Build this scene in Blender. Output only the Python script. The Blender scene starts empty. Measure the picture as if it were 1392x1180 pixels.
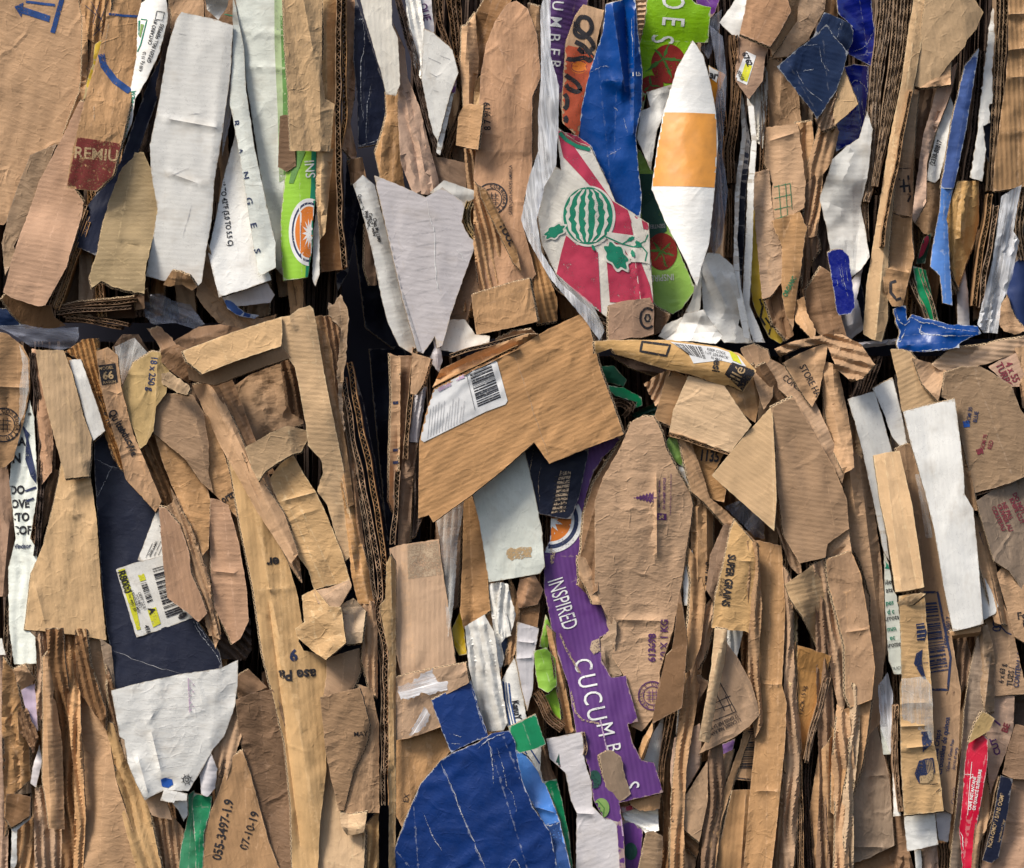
import bpy, bmesh, math, random
import numpy as np
from mathutils import Vector
from mathutils.geometry import delaunay_2d_cdt
from mathutils.bvhtree import BVHTree

SC = bpy.context.scene
COL = SC.collection
S = 360.0 / 1392.0                      # photo tiles were read enlarged by this factor
TILE = {'F': (0, 0, 1.0)}
for i, oy in enumerate((0, 250, 500, 750, 880)):
    for j, ox in enumerate((0, 340, 680, 1032)):
        TILE['ABCDE'[i] + str(j + 1)] = (ox, oy, S)
RNG = random.Random(7)
GROW = {'p': 1.2, 'f': .8, 's': 2.6, 'c': 2.0}
DS = 1.7                                # depth steps between layers

def pts(tile, flat):
    ox, oy, s = TILE[tile]
    return [(ox + flat[i] * s, oy + flat[i + 1] * s) for i in range(0, len(flat), 2)]

def W(px, py, d):                       # 1 photo pixel = 1 mm on the bale face; d = mm out of the face
    return ((px - 696.0) / 1000.0, -d / 1000.0, (1180.0 - py) / 1000.0)

# ------------------------------------------------------------------ noise
_pr = np.random.RandomState(3)
_perm = np.concatenate([_pr.permutation(256)] * 3)
_ang = _pr.rand(256) * 2 * np.pi
_g = np.stack([np.cos(_ang), np.sin(_ang)], 1)
def perlin(x, y):
    xi = np.floor(x).astype(int); yi = np.floor(y).astype(int)
    fx = x - xi; fy = y - yi
    u = fx * fx * (3 - 2 * fx); v = fy * fy * (3 - 2 * fy)
    def gr(ix, iy, dx, dy):
        g = _g[_perm[_perm[ix & 255] + (iy & 255)]]
        return g[..., 0] * dx + g[..., 1] * dy
    a = gr(xi, yi, fx, fy); b = gr(xi + 1, yi, fx - 1, fy)
    c = gr(xi, yi + 1, fx, fy - 1); d = gr(xi + 1, yi + 1, fx - 1, fy - 1)
    return ((a + (b - a) * u) * (1 - v) + (c + (d - c) * u) * v) * 1.5
def ridged(x, y):
    return 1.0 - 2.6 * np.abs(perlin(x, y))

# ------------------------------------------------------------------ materials
def new_mat(name):
    m = bpy.data.materials.new(name); m.use_nodes = True
    nt = m.node_tree; nt.nodes.clear()
    return m, nt, nt.nodes, nt.links
def N(nt, t, **kw):
    n = nt.nodes.new(t)
    for k, v in kw.items():
        if k == 'ins':
            for a, b in v.items(): n.inputs[a].default_value = b
        else: setattr(n, k, v)
    return n
def mth(nt, op, a, b=None, c=None):
    n = N(nt, 'ShaderNodeMath', operation=op)
    for i, v in enumerate((a, b, c)):
        if v is None: continue
        if isinstance(v, (int, float)): n.inputs[i].default_value = v
        else: nt.links.new(v, n.inputs[i])
    return n.outputs[0]
def mixc(nt, f, a, b, bt='MIX'):
    n = N(nt, 'ShaderNodeMix', data_type='RGBA', blend_type=bt)
    for i, v in ((0, f), (6, a), (7, b)):
        if isinstance(v, (int, float)): n.inputs[i].default_value = v
        elif isinstance(v, tuple): n.inputs[i].default_value = (v[0], v[1], v[2], 1)
        else: nt.links.new(v, n.inputs[i])
    return n.outputs[2]
def rmp(nt, v, a, b, c=0.0, d=1.0):
    n = N(nt, 'ShaderNodeMapRange'); n.clamp = True
    nt.links.new(v, n.inputs[0])
    for i, q in enumerate((a, b, c, d)): n.inputs[i + 1].default_value = q
    return n.outputs[0]
def noise(nt, vec, scale, detail=3, rough=.55, sx=1, sy=1, seed=0):
    mp = N(nt, 'ShaderNodeMapping'); mp.inputs['Scale'].default_value = (sx, sy, 1)
    mp.inputs['Location'].default_value = (seed * 3.1, seed * 1.7, 0)
    nt.links.new(vec, mp.inputs[0])
    n = N(nt, 'ShaderNodeTexNoise'); n.inputs['Scale'].default_value = scale
    n.inputs['Detail'].default_value = detail; n.inputs['Roughness'].default_value = rough
    nt.links.new(mp.outputs[0], n.inputs['Vector'])
    return n.outputs[0]

def card_mat(name, col, core, flute=.35, rough=.75, spec=.25, fibre=.75, wear=.5, cwear=.5, wrinkle=.5, var=.16, coat=0.0, crinkle=1.0, dirt=0.0):
    m, nt, ns, lk = new_mat(name)
    out = N(nt, 'ShaderNodeOutputMaterial'); b = N(nt, 'ShaderNodeBsdfPrincipled')
    lk.new(b.outputs[0], out.inputs[0])
    uv = N(nt, 'ShaderNodeUVMap').outputs[0]
    oi = N(nt, 'ShaderNodeObjectInfo')
    add = N(nt, 'ShaderNodeVectorMath', operation='ADD')
    cmb = N(nt, 'ShaderNodeCombineXYZ'); lk.new(mth(nt, 'MULTIPLY', oi.outputs['Random'], 7.3), cmb.inputs[0])
    lk.new(mth(nt, 'MULTIPLY', oi.outputs['Random'], 3.9), cmb.inputs[1])
    lk.new(uv, add.inputs[0]); lk.new(cmb.outputs[0], add.inputs[1])
    v = add.outputs[0]
    n1 = noise(nt, v, 14, 2); n2 = noise(nt, v, 1100, 1, .7, seed=1); n3 = noise(nt, v, 300, 2, .6, .25, 1, seed=2)
    n4 = noise(nt, v, 55, 3, .65, seed=4)
    # flute show-through lines
    sep = N(nt, 'ShaderNodeSeparateXYZ'); lk.new(uv, sep.inputs[0])
    wv = mth(nt, 'SINE', mth(nt, 'ADD', mth(nt, 'MULTIPLY', sep.outputs[1], 2 * math.pi / .0068), mth(nt, 'MULTIPLY', n4, 1.6)))
    fm = rmp(nt, n1, .42, .62)
    line = mth(nt, 'MULTIPLY', rmp(nt, wv, .55, 1.0), mth(nt, 'MULTIPLY', fm, rmp(nt, n4, .45, .6)))
    c = mixc(nt, rmp(nt, n1, .3, .7), tuple(x * (1 - var) for x in col), tuple(min(1, x * (1 + var * .8)) for x in col))
    c = mixc(nt, mth(nt, 'MULTIPLY', rmp(nt, n2, .52, .72), .45 * fibre), c, tuple(x * .55 for x in col))
    c = mixc(nt, mth(nt, 'MULTIPLY', rmp(nt, n3, .5, .75), .4 * fibre), c, tuple(min(1, x * 1.22) for x in col))
    c = mixc(nt, mth(nt, 'MULTIPLY', rmp(nt, n4, .56, .74), .28), c, tuple(x * .72 for x in col))
    c = mixc(nt, mth(nt, 'MULTIPLY', line, .55 * flute), c, tuple(x * .5 for x in col))
    if dirt:
        n5 = noise(nt, v, 26, 4, .7, .6, 1, seed=17)
        c = mixc(nt, mth(nt, 'MULTIPLY', rmp(nt, n5, .52, .72), dirt), c, (.40, .32, .23))
        c = mixc(nt, mth(nt, 'MULTIPLY', rmp(nt, mth(nt, 'ABSOLUTE', mth(nt, 'SUBTRACT', n5, .47)), 0, .006, 1, 0), dirt * .8), c, (.30, .28, .27))
    # per object tone
    t = rmp(nt, oi.outputs['Random'], 0, 1, .80, 1.16)
    hv = N(nt, 'ShaderNodeHueSaturation'); lk.new(c, hv.inputs['Color']); lk.new(t, hv.inputs['Value'])
    lk.new(rmp(nt, mth(nt, 'FRACT', mth(nt, 'MULTIPLY', oi.outputs['Random'], 9.1)), 0, 1, 1.12, .82), hv.inputs['Saturation'])
    c = hv.outputs[0]
    at = N(nt, 'ShaderNodeAttribute'); at.attribute_name = 'edge'
    ac = N(nt, 'ShaderNodeAttribute'); ac.attribute_name = 'crease'
    wn = noise(nt, v, 120, 3, .7, seed=7)
    we = rmp(nt, mth(nt, 'ADD', at.outputs['Fac'], mth(nt, 'MULTIPLY', mth(nt, 'SUBTRACT', wn, .5), 1.3)), .80, .98)
    wc = rmp(nt, mth(nt, 'ADD', ac.outputs['Fac'], mth(nt, 'MULTIPLY', mth(nt, 'SUBTRACT', wn, .5), 1.8)), .86, 1.0)
    c = mixc(nt, mth(nt, 'MAXIMUM', mth(nt, 'MULTIPLY', we, wear), mth(nt, 'MULTIPLY', wc, cwear)), c, core)
    lk.new(c, b.inputs['Base Color'])
    b.inputs['Roughness'].default_value = rough
    lk.new(rmp(nt, n4, .3, .7, rough - .12, min(1, rough + .12)), b.inputs['Roughness'])
    b.inputs['Specular IOR Level'].default_value = spec
    if coat: b.inputs['Coat Weight'].default_value = coat; b.inputs['Coat Roughness'].default_value = .36
    # bump: wrinkles + flutes + fibres
    nw = noise(nt, v, 42, 3, .6, .55, 1, seed=11)
    amt = rmp(nt, mth(nt, 'FRACT', mth(nt, 'MULTIPLY', oi.outputs['Random'], 17.3)), 0, 1, .25, 1.3)
    rd = mth(nt, 'ABSOLUTE', mth(nt, 'SUBTRACT', nw, .5))
    h = mth(nt, 'MULTIPLY', rmp(nt, rd, 0, .16), -.0009 * wrinkle)
    wv3 = N(nt, 'ShaderNodeVectorMath', operation='MULTIPLY_ADD')
    nc = N(nt, 'ShaderNodeTexNoise'); nc.inputs['Scale'].default_value = 30; nc.inputs['Detail'].default_value = 1; lk.new(v, nc.inputs['Vector'])
    lk.new(nc.outputs['Color'], wv3.inputs[0]); wv3.inputs[1].default_value = (.02, .02, 0); lk.new(v, wv3.inputs[2])
    for sc_, amp in ((15, .0011), (46, .0004)):
        vo = N(nt, 'ShaderNodeTexVoronoi', feature='DISTANCE_TO_EDGE'); vo.inputs['Scale'].default_value = sc_
        lk.new(wv3.outputs[0], vo.inputs['Vector'])
        g = mth(nt, 'MULTIPLY', rmp(nt, vo.outputs['Distance'], 0, .07, 1, 0), rmp(nt, n1 if sc_ < 20 else n4, .46, .62))
        h = mth(nt, 'ADD', h, mth(nt, 'MULTIPLY', g, amp * crinkle))
    h = mth(nt, 'MULTIPLY', h, amt)
    h = mth(nt, 'ADD', h, mth(nt, 'MULTIPLY', mth(nt, 'MULTIPLY', wv, rmp(nt, amt, .3, 1.3, 1.25, .1)), .00018 * flute))
    h = mth(nt, 'ADD', h, mth(nt, 'MULTIPLY', n3, .0004 * fibre))
    h = mth(nt, 'ADD', h, mth(nt, 'MULTIPLY', mth(nt, 'MULTIPLY', n4, amt), .0015 * wrinkle))
    h = mth(nt, 'ADD', h, mth(nt, 'MULTIPLY', n2, .00016 * fibre))
    bp = N(nt, 'ShaderNodeBump'); bp.inputs['Strength'].default_value = 1.0; bp.inputs['Distance'].default_value = 1.0
    lk.new(h, bp.inputs['Height']); lk.new(bp.outputs[0], b.inputs['Normal'])
    return m

def edge_mat():                          # cut side of a board: liners, flutes and dark hollows
    m, nt, ns, lk = new_mat('cut_board_edge')
    out = N(nt, 'ShaderNodeOutputMaterial'); b = N(nt, 'ShaderNodeBsdfPrincipled'); lk.new(b.outputs[0], out.inputs[0])
    uv = N(nt, 'ShaderNodeUVMap').outputs[0]
    sep = N(nt, 'ShaderNodeSeparateXYZ'); lk.new(uv, sep.inputs[0])
    tri = mth(nt, 'PINGPONG', sep.outputs[0], .0034)
    tri = mth(nt, 'DIVIDE', tri, .0034)
    d = mth(nt, 'ABSOLUTE', mth(nt, 'SUBTRACT', tri, sep.outputs[1]))
    fl = rmp(nt, d, .12, .3, 1, 0)
    ln = rmp(nt, mth(nt, 'ABSOLUTE', mth(nt, 'SUBTRACT', sep.outputs[1], .5)), .36, .42)
    k = mth(nt, 'MAXIMUM', fl, ln)
    n = noise(nt, uv, 300, 3)
    a = mixc(nt, n, (.42, .29, .17), (.6, .46, .3))
    c = mixc(nt, k, (.035, .025, .02), a)
    lk.new(c, b.inputs['Base Color']); b.inputs['Roughness'].default_value = .9
    b.inputs['Specular IOR Level'].default_value = .1
    return m

def film_mat(name, tint, opac):
    m, nt, ns, lk = new_mat(name)
    out = N(nt, 'ShaderNodeOutputMaterial'); b = N(nt, 'ShaderNodeBsdfPrincipled')
    tr = N(nt, 'ShaderNodeBsdfTransparent'); mx = N(nt, 'ShaderNodeMixShader')
    uv = N(nt, 'ShaderNodeUVMap').outputs[0]
    n = noise(nt, uv, 38, 3, .5, .13, 1.4); n2 = noise(nt, uv, 110, 2, .5, .12, 1.6, seed=3)
    s1 = rmp(nt, mth(nt, 'ABSOLUTE', mth(nt, 'SUBTRACT', n, .5)), 0, .045, 1, 0)
    s2 = rmp(nt, mth(nt, 'ABSOLUTE', mth(nt, 'SUBTRACT', n2, .52)), 0, .07, 1, 0)
    f = mth(nt, 'ADD', mth(nt, 'MULTIPLY', s1, .5), mth(nt, 'ADD', mth(nt, 'MULTIPLY', s2, .45), mth(nt, 'MULTIPLY', rmp(nt, n, .5, .7), .35)))
    lk.new(rmp(nt, f, 0, 1, opac * .42, min(1, opac * 1.2)), mx.inputs[0])
    b.inputs['Base Color'].default_value = (*tint, 1); b.inputs['Roughness'].default_value = .2
    b.inputs['Specular IOR Level'].default_value = .9
    bp = N(nt, 'ShaderNodeBump'); bp.inputs['Distance'].default_value = 1.0
    lk.new(mth(nt, 'ADD', mth(nt, 'MULTIPLY', n, .006), mth(nt, 'MULTIPLY', n2, .0015)), bp.inputs['Height'])
    lk.new(bp.outputs[0], b.inputs['Normal'])
    lk.new(tr.outputs[0], mx.inputs[1]); lk.new(b.outputs[0], mx.inputs[2]); lk.new(mx.outputs[0], out.inputs[0])
    return m

def ink_mat(name, col, holes=.15, rough=.6, spec=.3, emb=0):
    """Printed ink: worn where the paper fibres show (transparent flecks)."""
    m, nt, ns, lk = new_mat(name)
    out = N(nt, 'ShaderNodeOutputMaterial'); b = N(nt, 'ShaderNodeBsdfPrincipled')
    uv = N(nt, 'ShaderNodeTexCoord').outputs['Object']
    n = noise(nt, uv, 420, 5, .75); n2 = noise(nt, uv, 45, 3, .6, seed=2)
    c = mixc(nt, rmp(nt, n2, .3, .7), tuple(x * .85 for x in col), tuple(min(1, x * 1.12) for x in col))
    lk.new(c, b.inputs['Base Color']); b.inputs['Roughness'].default_value = rough
    b.inputs['Specular IOR Level'].default_value = spec
    tr = N(nt, 'ShaderNodeBsdfTransparent'); mx = N(nt, 'ShaderNodeMixShader')
    s = mth(nt, 'ADD', n, mth(nt, 'MULTIPLY', mth(nt, 'SUBTRACT', n2, .5), .35))
    lk.new(rmp(nt, s, .36 + holes * .3 - .05, .36 + holes * .3 + .04), mx.inputs[0])
    lk.new(tr.outputs[0], mx.inputs[1]); lk.new(b.outputs[0], mx.inputs[2]); lk.new(mx.outputs[0], out.inputs[0])
    return m

KC = (.62, .48, .32)                     # pale torn fibre
M = {}
def kraft(k, col, **o):
    M[k] = card_mat('kraft_' + k, col, tuple(min(.75, x * 1.35 + .05) for x in col), wear=.55, cwear=.35, **o)
kraft('k',  (.460, .272, .140)); kraft('kp', (.440, .264, .164)); kraft('kg', (.535, .336, .158))
kraft('ko', (.415, .292, .142)); kraft('kd', (.240, .136, .072)); kraft('kl', (.585, .388, .215))  # kd: dark boards, and shade put into the colour of recessed ones
kraft('ky', (.320, .220, .142)); kraft('kx', (.095, .059, .041)); kraft('kr', (.455, .242, .098))  # kx: dark boards, and gap shade put into core and filler colour
kraft('kf', (.460, .282, .152), flute=1.1)
def coat_(k, col, core=(.62, .58, .52), **o):
    a = dict(flute=.12, rough=.42, spec=.45, fibre=.2, wear=.8, cwear=.3, wrinkle=.2, var=.10, crinkle=.45); a.update(o)
    M[k] = card_mat('printed_' + k, col, core, **a)
coat_('w', (.80, .775, .72), core=(.46, .38, .29), wear=.7, cwear=.12, rough=.5, dirt=.38)
coat_('wc', (.72, .67, .58), core=(.46, .38, .29), wear=.7, cwear=.12, rough=.6, flute=.5, dirt=.35)
coat_('wg', (.63, .585, .59), core=(.46, .38, .29), wear=.7, cwear=.15, rough=.6, flute=.3, dirt=.25)
coat_('wn', (.69, .71, .63), core=(.46, .40, .30), wear=.6, cwear=.12, dirt=.3)
coat_('nv', (.009, .012, .030), core=(.30, .28, .27), flute=.25, rough=.55, spec=.25, wear=.6, cwear=.1)
coat_('nb', (.013, .028, .080), core=(.40, .40, .40), flute=.3, rough=.4, spec=.35, wear=.7, cwear=.15)
coat_('bl', (.010, .066, .290), core=(.55, .58, .62), rough=.36, spec=.35, cwear=.08)
coat_('rb', (.014, .022, .210), core=(.55, .55, .60), rough=.18, spec=.6)
coat_('db', (.010, .034, .150), core=(.50, .52, .58), rough=.42, flute=.06, spec=.35)
coat_('bb', (.028, .190, .610), core=(.6, .6, .62), rough=.4)
coat_('pu', (.115, .040, .185), core=(.42, .30, .24), rough=.5, flute=.5)
coat_('pl', (.230, .085, .330), core=(.5, .4, .36), rough=.5)
coat_('gr', (.012, .260, .100), core=(.5, .5, .4), rough=.4)
coat_('li', (.290, .540, .055), core=(.55, .55, .4), rough=.45)
coat_('dg', (.012, .075, .045), core=(.3, .3, .22), rough=.45)
coat_('rd', (.480, .018, .045), core=(.6, .45, .42), rough=.4)
coat_('mg', (.400, .045, .095), core=(.6, .55, .48), rough=.6)
coat_('ye', (.620, .410, .030), core=(.6, .5, .3), rough=.45)
coat_('og', (.640, .250, .030), core=(.6, .5, .3), rough=.4)
coat_('ll', (.560, .450, .560), core=(.6, .5, .5), rough=.5)
coat_('gl', (.70, .68, .635), core=(.5, .44, .36), rough=.36, spec=.9, coat=.8, wear=.6, cwear=.05, wrinkle=.5, dirt=.18)
M['edge'] = edge_mat()
M['film'] = film_mat('clear_film', (.88, .88, .90), .66)
M['filmd'] = film_mat('grey_film', (.26, .27, .33), .45)
M['tape'] = film_mat('clear_tape', (.80, .78, .74), .34)
for k, c, h in (('black', (.022, .02, .024), .12), ('navy', (.025, .035, .09), .12), ('blue', (.02, .065, .22), .16), ('brightblue', (.02, .10, .42), .1),
                ('red', (.175, .028, .022), .3), ('maroon', (.20, .03, .045), .15), ('green', (.02, .19, .09), .1), ('white', (.74, .73, .71), .08),
                ('purple', (.095, .03, .12), .12), ('tan', (.50, .34, .18), .25), ('magenta', (.45, .038, .080), .05), ('yellow', (.62, .60, .03), .12),
                ('orange', (.66, .185, .025), .02), ('tomato', (.24, .018, .012), .02), ('leaf', (.05, .16, .025), .02), ('gold', (.66, .265, .022), -.4),
                ('palegreen', (.40, .50, .28), .1), ('midgreen', (.12, .26, .07), .1), ('grey', (.36, .35, .36), .1), ('label', (.72, .71, .70), -.5),
                ('teal', (.01, .20, .115), .02), ('cream', (.64, .60, .53), .02), ('lilac', (.52, .36, .50), .3), ('dred', (.42, .075, .03), .12),
                ('scratch', (.50, .51, .54), .42), ('crack', (.45, .33, .22), .4), ('veg', (.018, .075, .055), .0), ('vegl', (.20, .32, .09), .0), ('radish', (.12, .012, .03), 0)):
    M['i_' + k] = ink_mat('ink_' + k, c, h, rough=.36 if k == 'gold' else .6, spec=1. if k == 'gold' else .3)

# ------------------------------------------------------------------ sheets
CAT = {'cardboard_sheet': 'cardboard sheet', 'cardboard_strip': 'cardboard strip', 'cardboard_flap': 'cardboard flap',
       'cardboard_scrap': 'cardboard scrap', 'carton_sheet': 'carton sheet', 'paper_scrap': 'paper scrap',
       'plastic_film': 'plastic film', 'corrugated_board': 'board edge'}
KIND = {'p': 'cardboard_sheet', 's': 'cardboard_strip', 'f': 'cardboard_flap', 'c': 'cardboard_scrap', 'x': 'carton_sheet',
        'w': 'paper_scrap', 't': 'plastic_film'}

def inside(poly, X, Y):
    P_ = np.array(poly); n = len(P_); r = np.zeros(X.shape, bool); j = n - 1
    for i in range(n):
        xi, yi = P_[i]; xj, yj = P_[j]
        if yi != yj:
            r ^= ((yi > Y) != (yj > Y)) & (X < (xj - xi) * (Y - yi) / (yj - yi) + xi)
        j = i
    return r
def bdist(poly, X, Y):
    P_ = np.array(poly); d = np.full(X.shape, 1e9); n = len(P_)
    for i in range(n):
        a = P_[i]; b = P_[(i + 1) % n]; ab = b - a; L = max(1e-9, ab @ ab)
        t = np.clip(((X - a[0]) * ab[0] + (Y - a[1]) * ab[1]) / L, 0, 1)
        d = np.minimum(d, np.hypot(X - a[0] - t * ab[0], Y - a[1] - t * ab[1]))
    return d

def mesh_obj(name, verts, faces, mats, fmat=None, uvs=None, attrs=None, loc=(0, 0, 0), parent=None, sharp=35):
    me = bpy.data.meshes.new(name)
    me.from_pydata([tuple(v) for v in verts], [], faces)
    for m in mats: me.materials.append(m)
    if fmat is not None: me.polygons.foreach_set('material_index', np.array(fmat, dtype=np.int32))
    if uvs is not None:
        l = me.uv_layers.new(name='UVMap'); l.data.foreach_set('uv', np.array(uvs, dtype=np.float32).ravel())
    for k, v in (attrs or {}).items():
        a = me.attributes.new(k, 'FLOAT', 'POINT'); a.data.foreach_set('value', np.array(v, dtype=np.float32))
    me.polygons.foreach_set('use_smooth', np.ones(len(me.polygons), dtype=bool))
    me.update()
    if sharp: me.set_sharp_from_angle(angle=math.radians(sharp))
    o = bpy.data.objects.new(name, me); COL.objects.link(o)
    o.location = loc
    if parent: o.parent = parent
    return o

class Sheet: pass
ALL = []
FAC = []

def P(tile, kind, label, mat, depth, flat, tilt=None, folds=(), ridges=(), c=None, cr=None, cs=.27, th=None, fl=None,
      lim=11, res=None, torn=.7, group=None, base='F', drape=None, bow=0.0):
    name = KIND[kind]; depth = depth * DS
    poly0 = pts(tile, flat)
    g_ = GROW.get(kind, 0) if mat[0] == 'k' else .4
    if g_:
        q_ = [np.array(x) for x in poly0]; n_ = len(q_)
        sg = np.sign(sum(q_[i][0] * q_[(i + 1) % n_][1] - q_[(i + 1) % n_][0] * q_[i][1] for i in range(n_)))
        o_ = []
        for i in range(n_):
            a_, b_, c_ = q_[i - 1], q_[i], q_[(i + 1) % n_]
            d1 = (b_ - a_) / max(1e-6, np.hypot(*(b_ - a_))); d2 = (c_ - b_) / max(1e-6, np.hypot(*(c_ - b_)))
            nn_ = np.array([d1[1] + d2[1], -d1[0] - d2[0]]) * sg; L_ = np.hypot(*nn_)
            o_.append(tuple(b_ + (nn_ / L_ if L_ > .2 else 0) * g_))
        poly0 = o_
    film = kind == 't'
    rng = random.Random(hash((round(poly0[0][0]), round(poly0[1][1]), len(flat))) & 0xffff)
    if c is None: c = 1.9 if kind in 'psfx' else 4.0
    if tilt is None:
        a_, b_ = {'s': (.26, .05), 'f': (.16, .12), 'p': (.08, .05), 'x': (.09, .05), 'c': (.2, .2), 'w': (0, 0), 't': (0, 0)}[kind]
        tilt = (rng.uniform(-a_, a_), rng.uniform(-b_, b_))
    if cr is None: cr = {'p': 4, 's': 3, 'f': 2, 'c': 5, 'x': 2, 'w': 6, 't': 2}[kind]
    if th is None: th = {'t': .3, 'w': .7, 'x': 2.5}.get(kind, 3.2)
    A = np.array(poly0); cen = A.mean(0)
    area = abs(0.5 * np.sum(A[:, 0] * np.roll(A[:, 1], -1) - np.roll(A[:, 0], -1) * A[:, 1]))
    if res is None: res = 4.2 if area < 1500 else (5.0 if area < 6000 else 6.0)
    if drape: res = max(1.9, min(res, drape[1] / 4.6))
    dr2 = None
    if mat[0] == 'k' and not drape and kind in 'sp':
        q_ = max(.35, min(1.0, (c - .4) / 1.4))
        dr2 = (rng.uniform(2.2, 4.2) * q_, rng.uniform(13, 21)) if kind == 's' else (rng.uniform(1.2, 2.6) * q_, rng.uniform(24, 42))
    # major axis
    cv = np.cov((A - cen).T); ev, evec = np.linalg.eigh(cv); ax = evec[:, 1]
    if ax[1] < 0: ax = -ax
    axa = math.atan2(ax[1], ax[0]); nv = np.array([ax[1], -ax[0]])     # nv points to screen right when ax points down
    # boundary
    B = []
    s1, s2 = rng.random() * 90, rng.random() * 90
    for i in range(len(poly0)):
        a = np.array(poly0[i]); b = np.array(poly0[(i + 1) % len(poly0)]); L = np.hypot(*(b - a))
        if L < .3: continue
        k = max(1, int(round(L / (res * .8)))); nn = np.array([b[1] - a[1], a[0] - b[0]]) / L
        for q in range(k):
            p = a + (b - a) * q / k
            j = float(perlin(np.array(p[0] / 5 + s1), np.array(p[1] / 5 + s2))) * torn + (rng.random() - .5) * torn * .5
            B.append(p + nn * j)
    nb = len(B)
    # creases
    if kind in 'wc' and not drape and c >= 3 and cs <= .45: cr = cr + 6; cs = max(cs, .45); lim = max(lim, 13); c *= .45; FAC.append(1)
    cl = []                                # (x1,y1,x2,y2,slope)
    s_ = TILE[tile][2]; ox, oy = TILE[tile][:2]
    for f in folds: cl.append((ox + f[0] * s_, oy + f[1] * s_, ox + f[2] * s_, oy + f[3] * s_, f[4], True))
    ext = np.abs((A - cen) @ ax).max(); wid = np.abs((A - cen) @ nv).max()
    for q in range(cr):
        p = cen + ax * rng.uniform(-.7, .7) * ext + nv * rng.uniform(-.6, .6) * wid
        an = axa + (rng.gauss(0, .12) if rng.random() < .62 else math.pi / 2 + rng.gauss(0, .35))
        d = np.array([math.cos(an), math.sin(an)]) * (ext + wid) * 1.5
        if rng.random() < .5: d = -d
        cl.append((*(p - d), *(p + d), rng.choice((-1, 1)) * cs * rng.uniform(.4, 1.0), rng.random() < .5))
    if mat[0] == 'k' and not drape and kind in 'sp' and len(folds) < 2:
        for q in range(2 if kind == 's' else 1):
            off_ = (-.38, .34)[q] if kind == 's' else rng.uniform(-.5, .5)
            p = cen + nv * wid * (off_ + rng.uniform(-.15, .15)); an = axa + rng.gauss(0, .05)
            d = np.array([math.cos(an), math.sin(an)]) * (ext + wid) * 1.5
            if q == 0: d = -d
            cl.append((*(p - d), *(p + d), (rng.choice((-1, -1, 1)) * rng.uniform(.4, 1.0)) if kind == 's' else rng.choice((-1, 1)) * rng.uniform(.1, .3) * min(1, 32 / wid), True))
    rl = [(ox + r[0] * s_, oy + r[1] * s_, ox + r[2] * s_, oy + r[3] * s_, r[4], r[5] * s_) for r in ridges]
    facet = bool(FAC); FAC.clear()
    V = [Vector(p) for p in B]; E = [(i, (i + 1) % nb) for i in range(nb)]
    Cpts = []
    for ln in [(x[0], x[1], x[2], x[3], x[5]) for x in cl] + [(x[0], x[1], x[2], x[3], True) for x in rl]:
        L = math.hypot(ln[2] - ln[0], ln[3] - ln[1]); k = max(2, int(L / (res * .9)))
        t = np.linspace(0, 1, k + 1); X = ln[0] + (ln[2] - ln[0]) * t; Y = ln[1] + (ln[3] - ln[1]) * t
        ok = inside(poly0, X, Y) & (bdist(poly0, X, Y) > torn + 1.2)
        prev = None
        for q in range(k + 1):
            if ok[q]:
                V.append(Vector((X[q], Y[q]))); Cpts.append((X[q], Y[q], ln[4]))
                if prev is not None: E.append((prev, len(V) - 1))
                prev = len(V) - 1
            else: prev = None
    ncre = len(V)
    gx = np.arange(A[:, 0].min(), A[:, 0].max() + res, res); gy = np.arange(A[:, 1].min(), A[:, 1].max() + res, res * .87)
    GX, GY = np.meshgrid(gx, gy); GX = GX + (np.arange(len(gy)) % 2)[:, None] * res * .5
    rs = np.random.RandomState(rng.randrange(1 << 30))
    GX = (GX + (rs.rand(*GX.shape) - .5) * res * .5).ravel(); GY = (GY + (rs.rand(*GY.shape) - .5) * res * .5).ravel()
    ok = inside(poly0, GX, GY); GX, GY = GX[ok], GY[ok]
    if len(GX):
        ok = bdist(poly0, GX, GY) > max(res * .5, torn + .8); GX, GY = GX[ok], GY[ok]
    if len(GX) and Cpts:
        cp = np.array([q[:2] for q in Cpts])
        ok = np.array([((cp - (x, y)) ** 2).sum(1).min() for x, y in zip(GX, GY)]) > (res * .45) ** 2
        GX, GY = GX[ok], GY[ok]
    V += [Vector((x, y)) for x, y in zip(GX, GY)]
    ov, oe, of, orv, ore, orf = delaunay_2d_cdt(V, E, [list(range(nb))], 1, 1e-4)
    X = np.array([v[0] for v in ov]); Y = np.array([v[1] for v in ov])
    crease = np.zeros(len(ov))
    vis = {nb + i: Cpts[i][2] for i in range(len(Cpts))}
    for i, o_ in enumerate(orv):
        if any(vis.get(q, False) for q in o_): crease[i] = 1
    # heights
    h = np.zeros(len(ov))
    for x1, y1, x2, y2, sl, _ in cl:
        L = math.hypot(x2 - x1, y2 - y1); n = ((y2 - y1) / L, -(x2 - x1) / L)
        d = (X - x1) * n[0] + (Y - y1) * n[1]
        h += sl * np.maximum(0, d)
    if len(h): h -= np.median(h)
    h = lim * np.tanh(h / lim)
    for x1, y1, x2, y2, am, w in rl:
        L = math.hypot(x2 - x1, y2 - y1); n = ((y2 - y1) / L, -(x2 - x1) / L)
        d = np.abs((X - x1) * n[0] + (Y - y1) * n[1])
        t = ((X - x1) * (x2 - x1) + (Y - y1) * (y2 - y1)) / (L * L)
        en = np.clip(np.minimum(t, 1 - t) * 6 + .6, 0, 1)
        h += am * np.maximum(0, 1 - d / w) * en
    U = (X - cen[0]) * ax[0] + (Y - cen[1]) * ax[1]; Vv = (X - cen[0]) * nv[0] + (Y - cen[1]) * nv[1]
    o1, o2 = rng.random() * 60, rng.random() * 60
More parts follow.
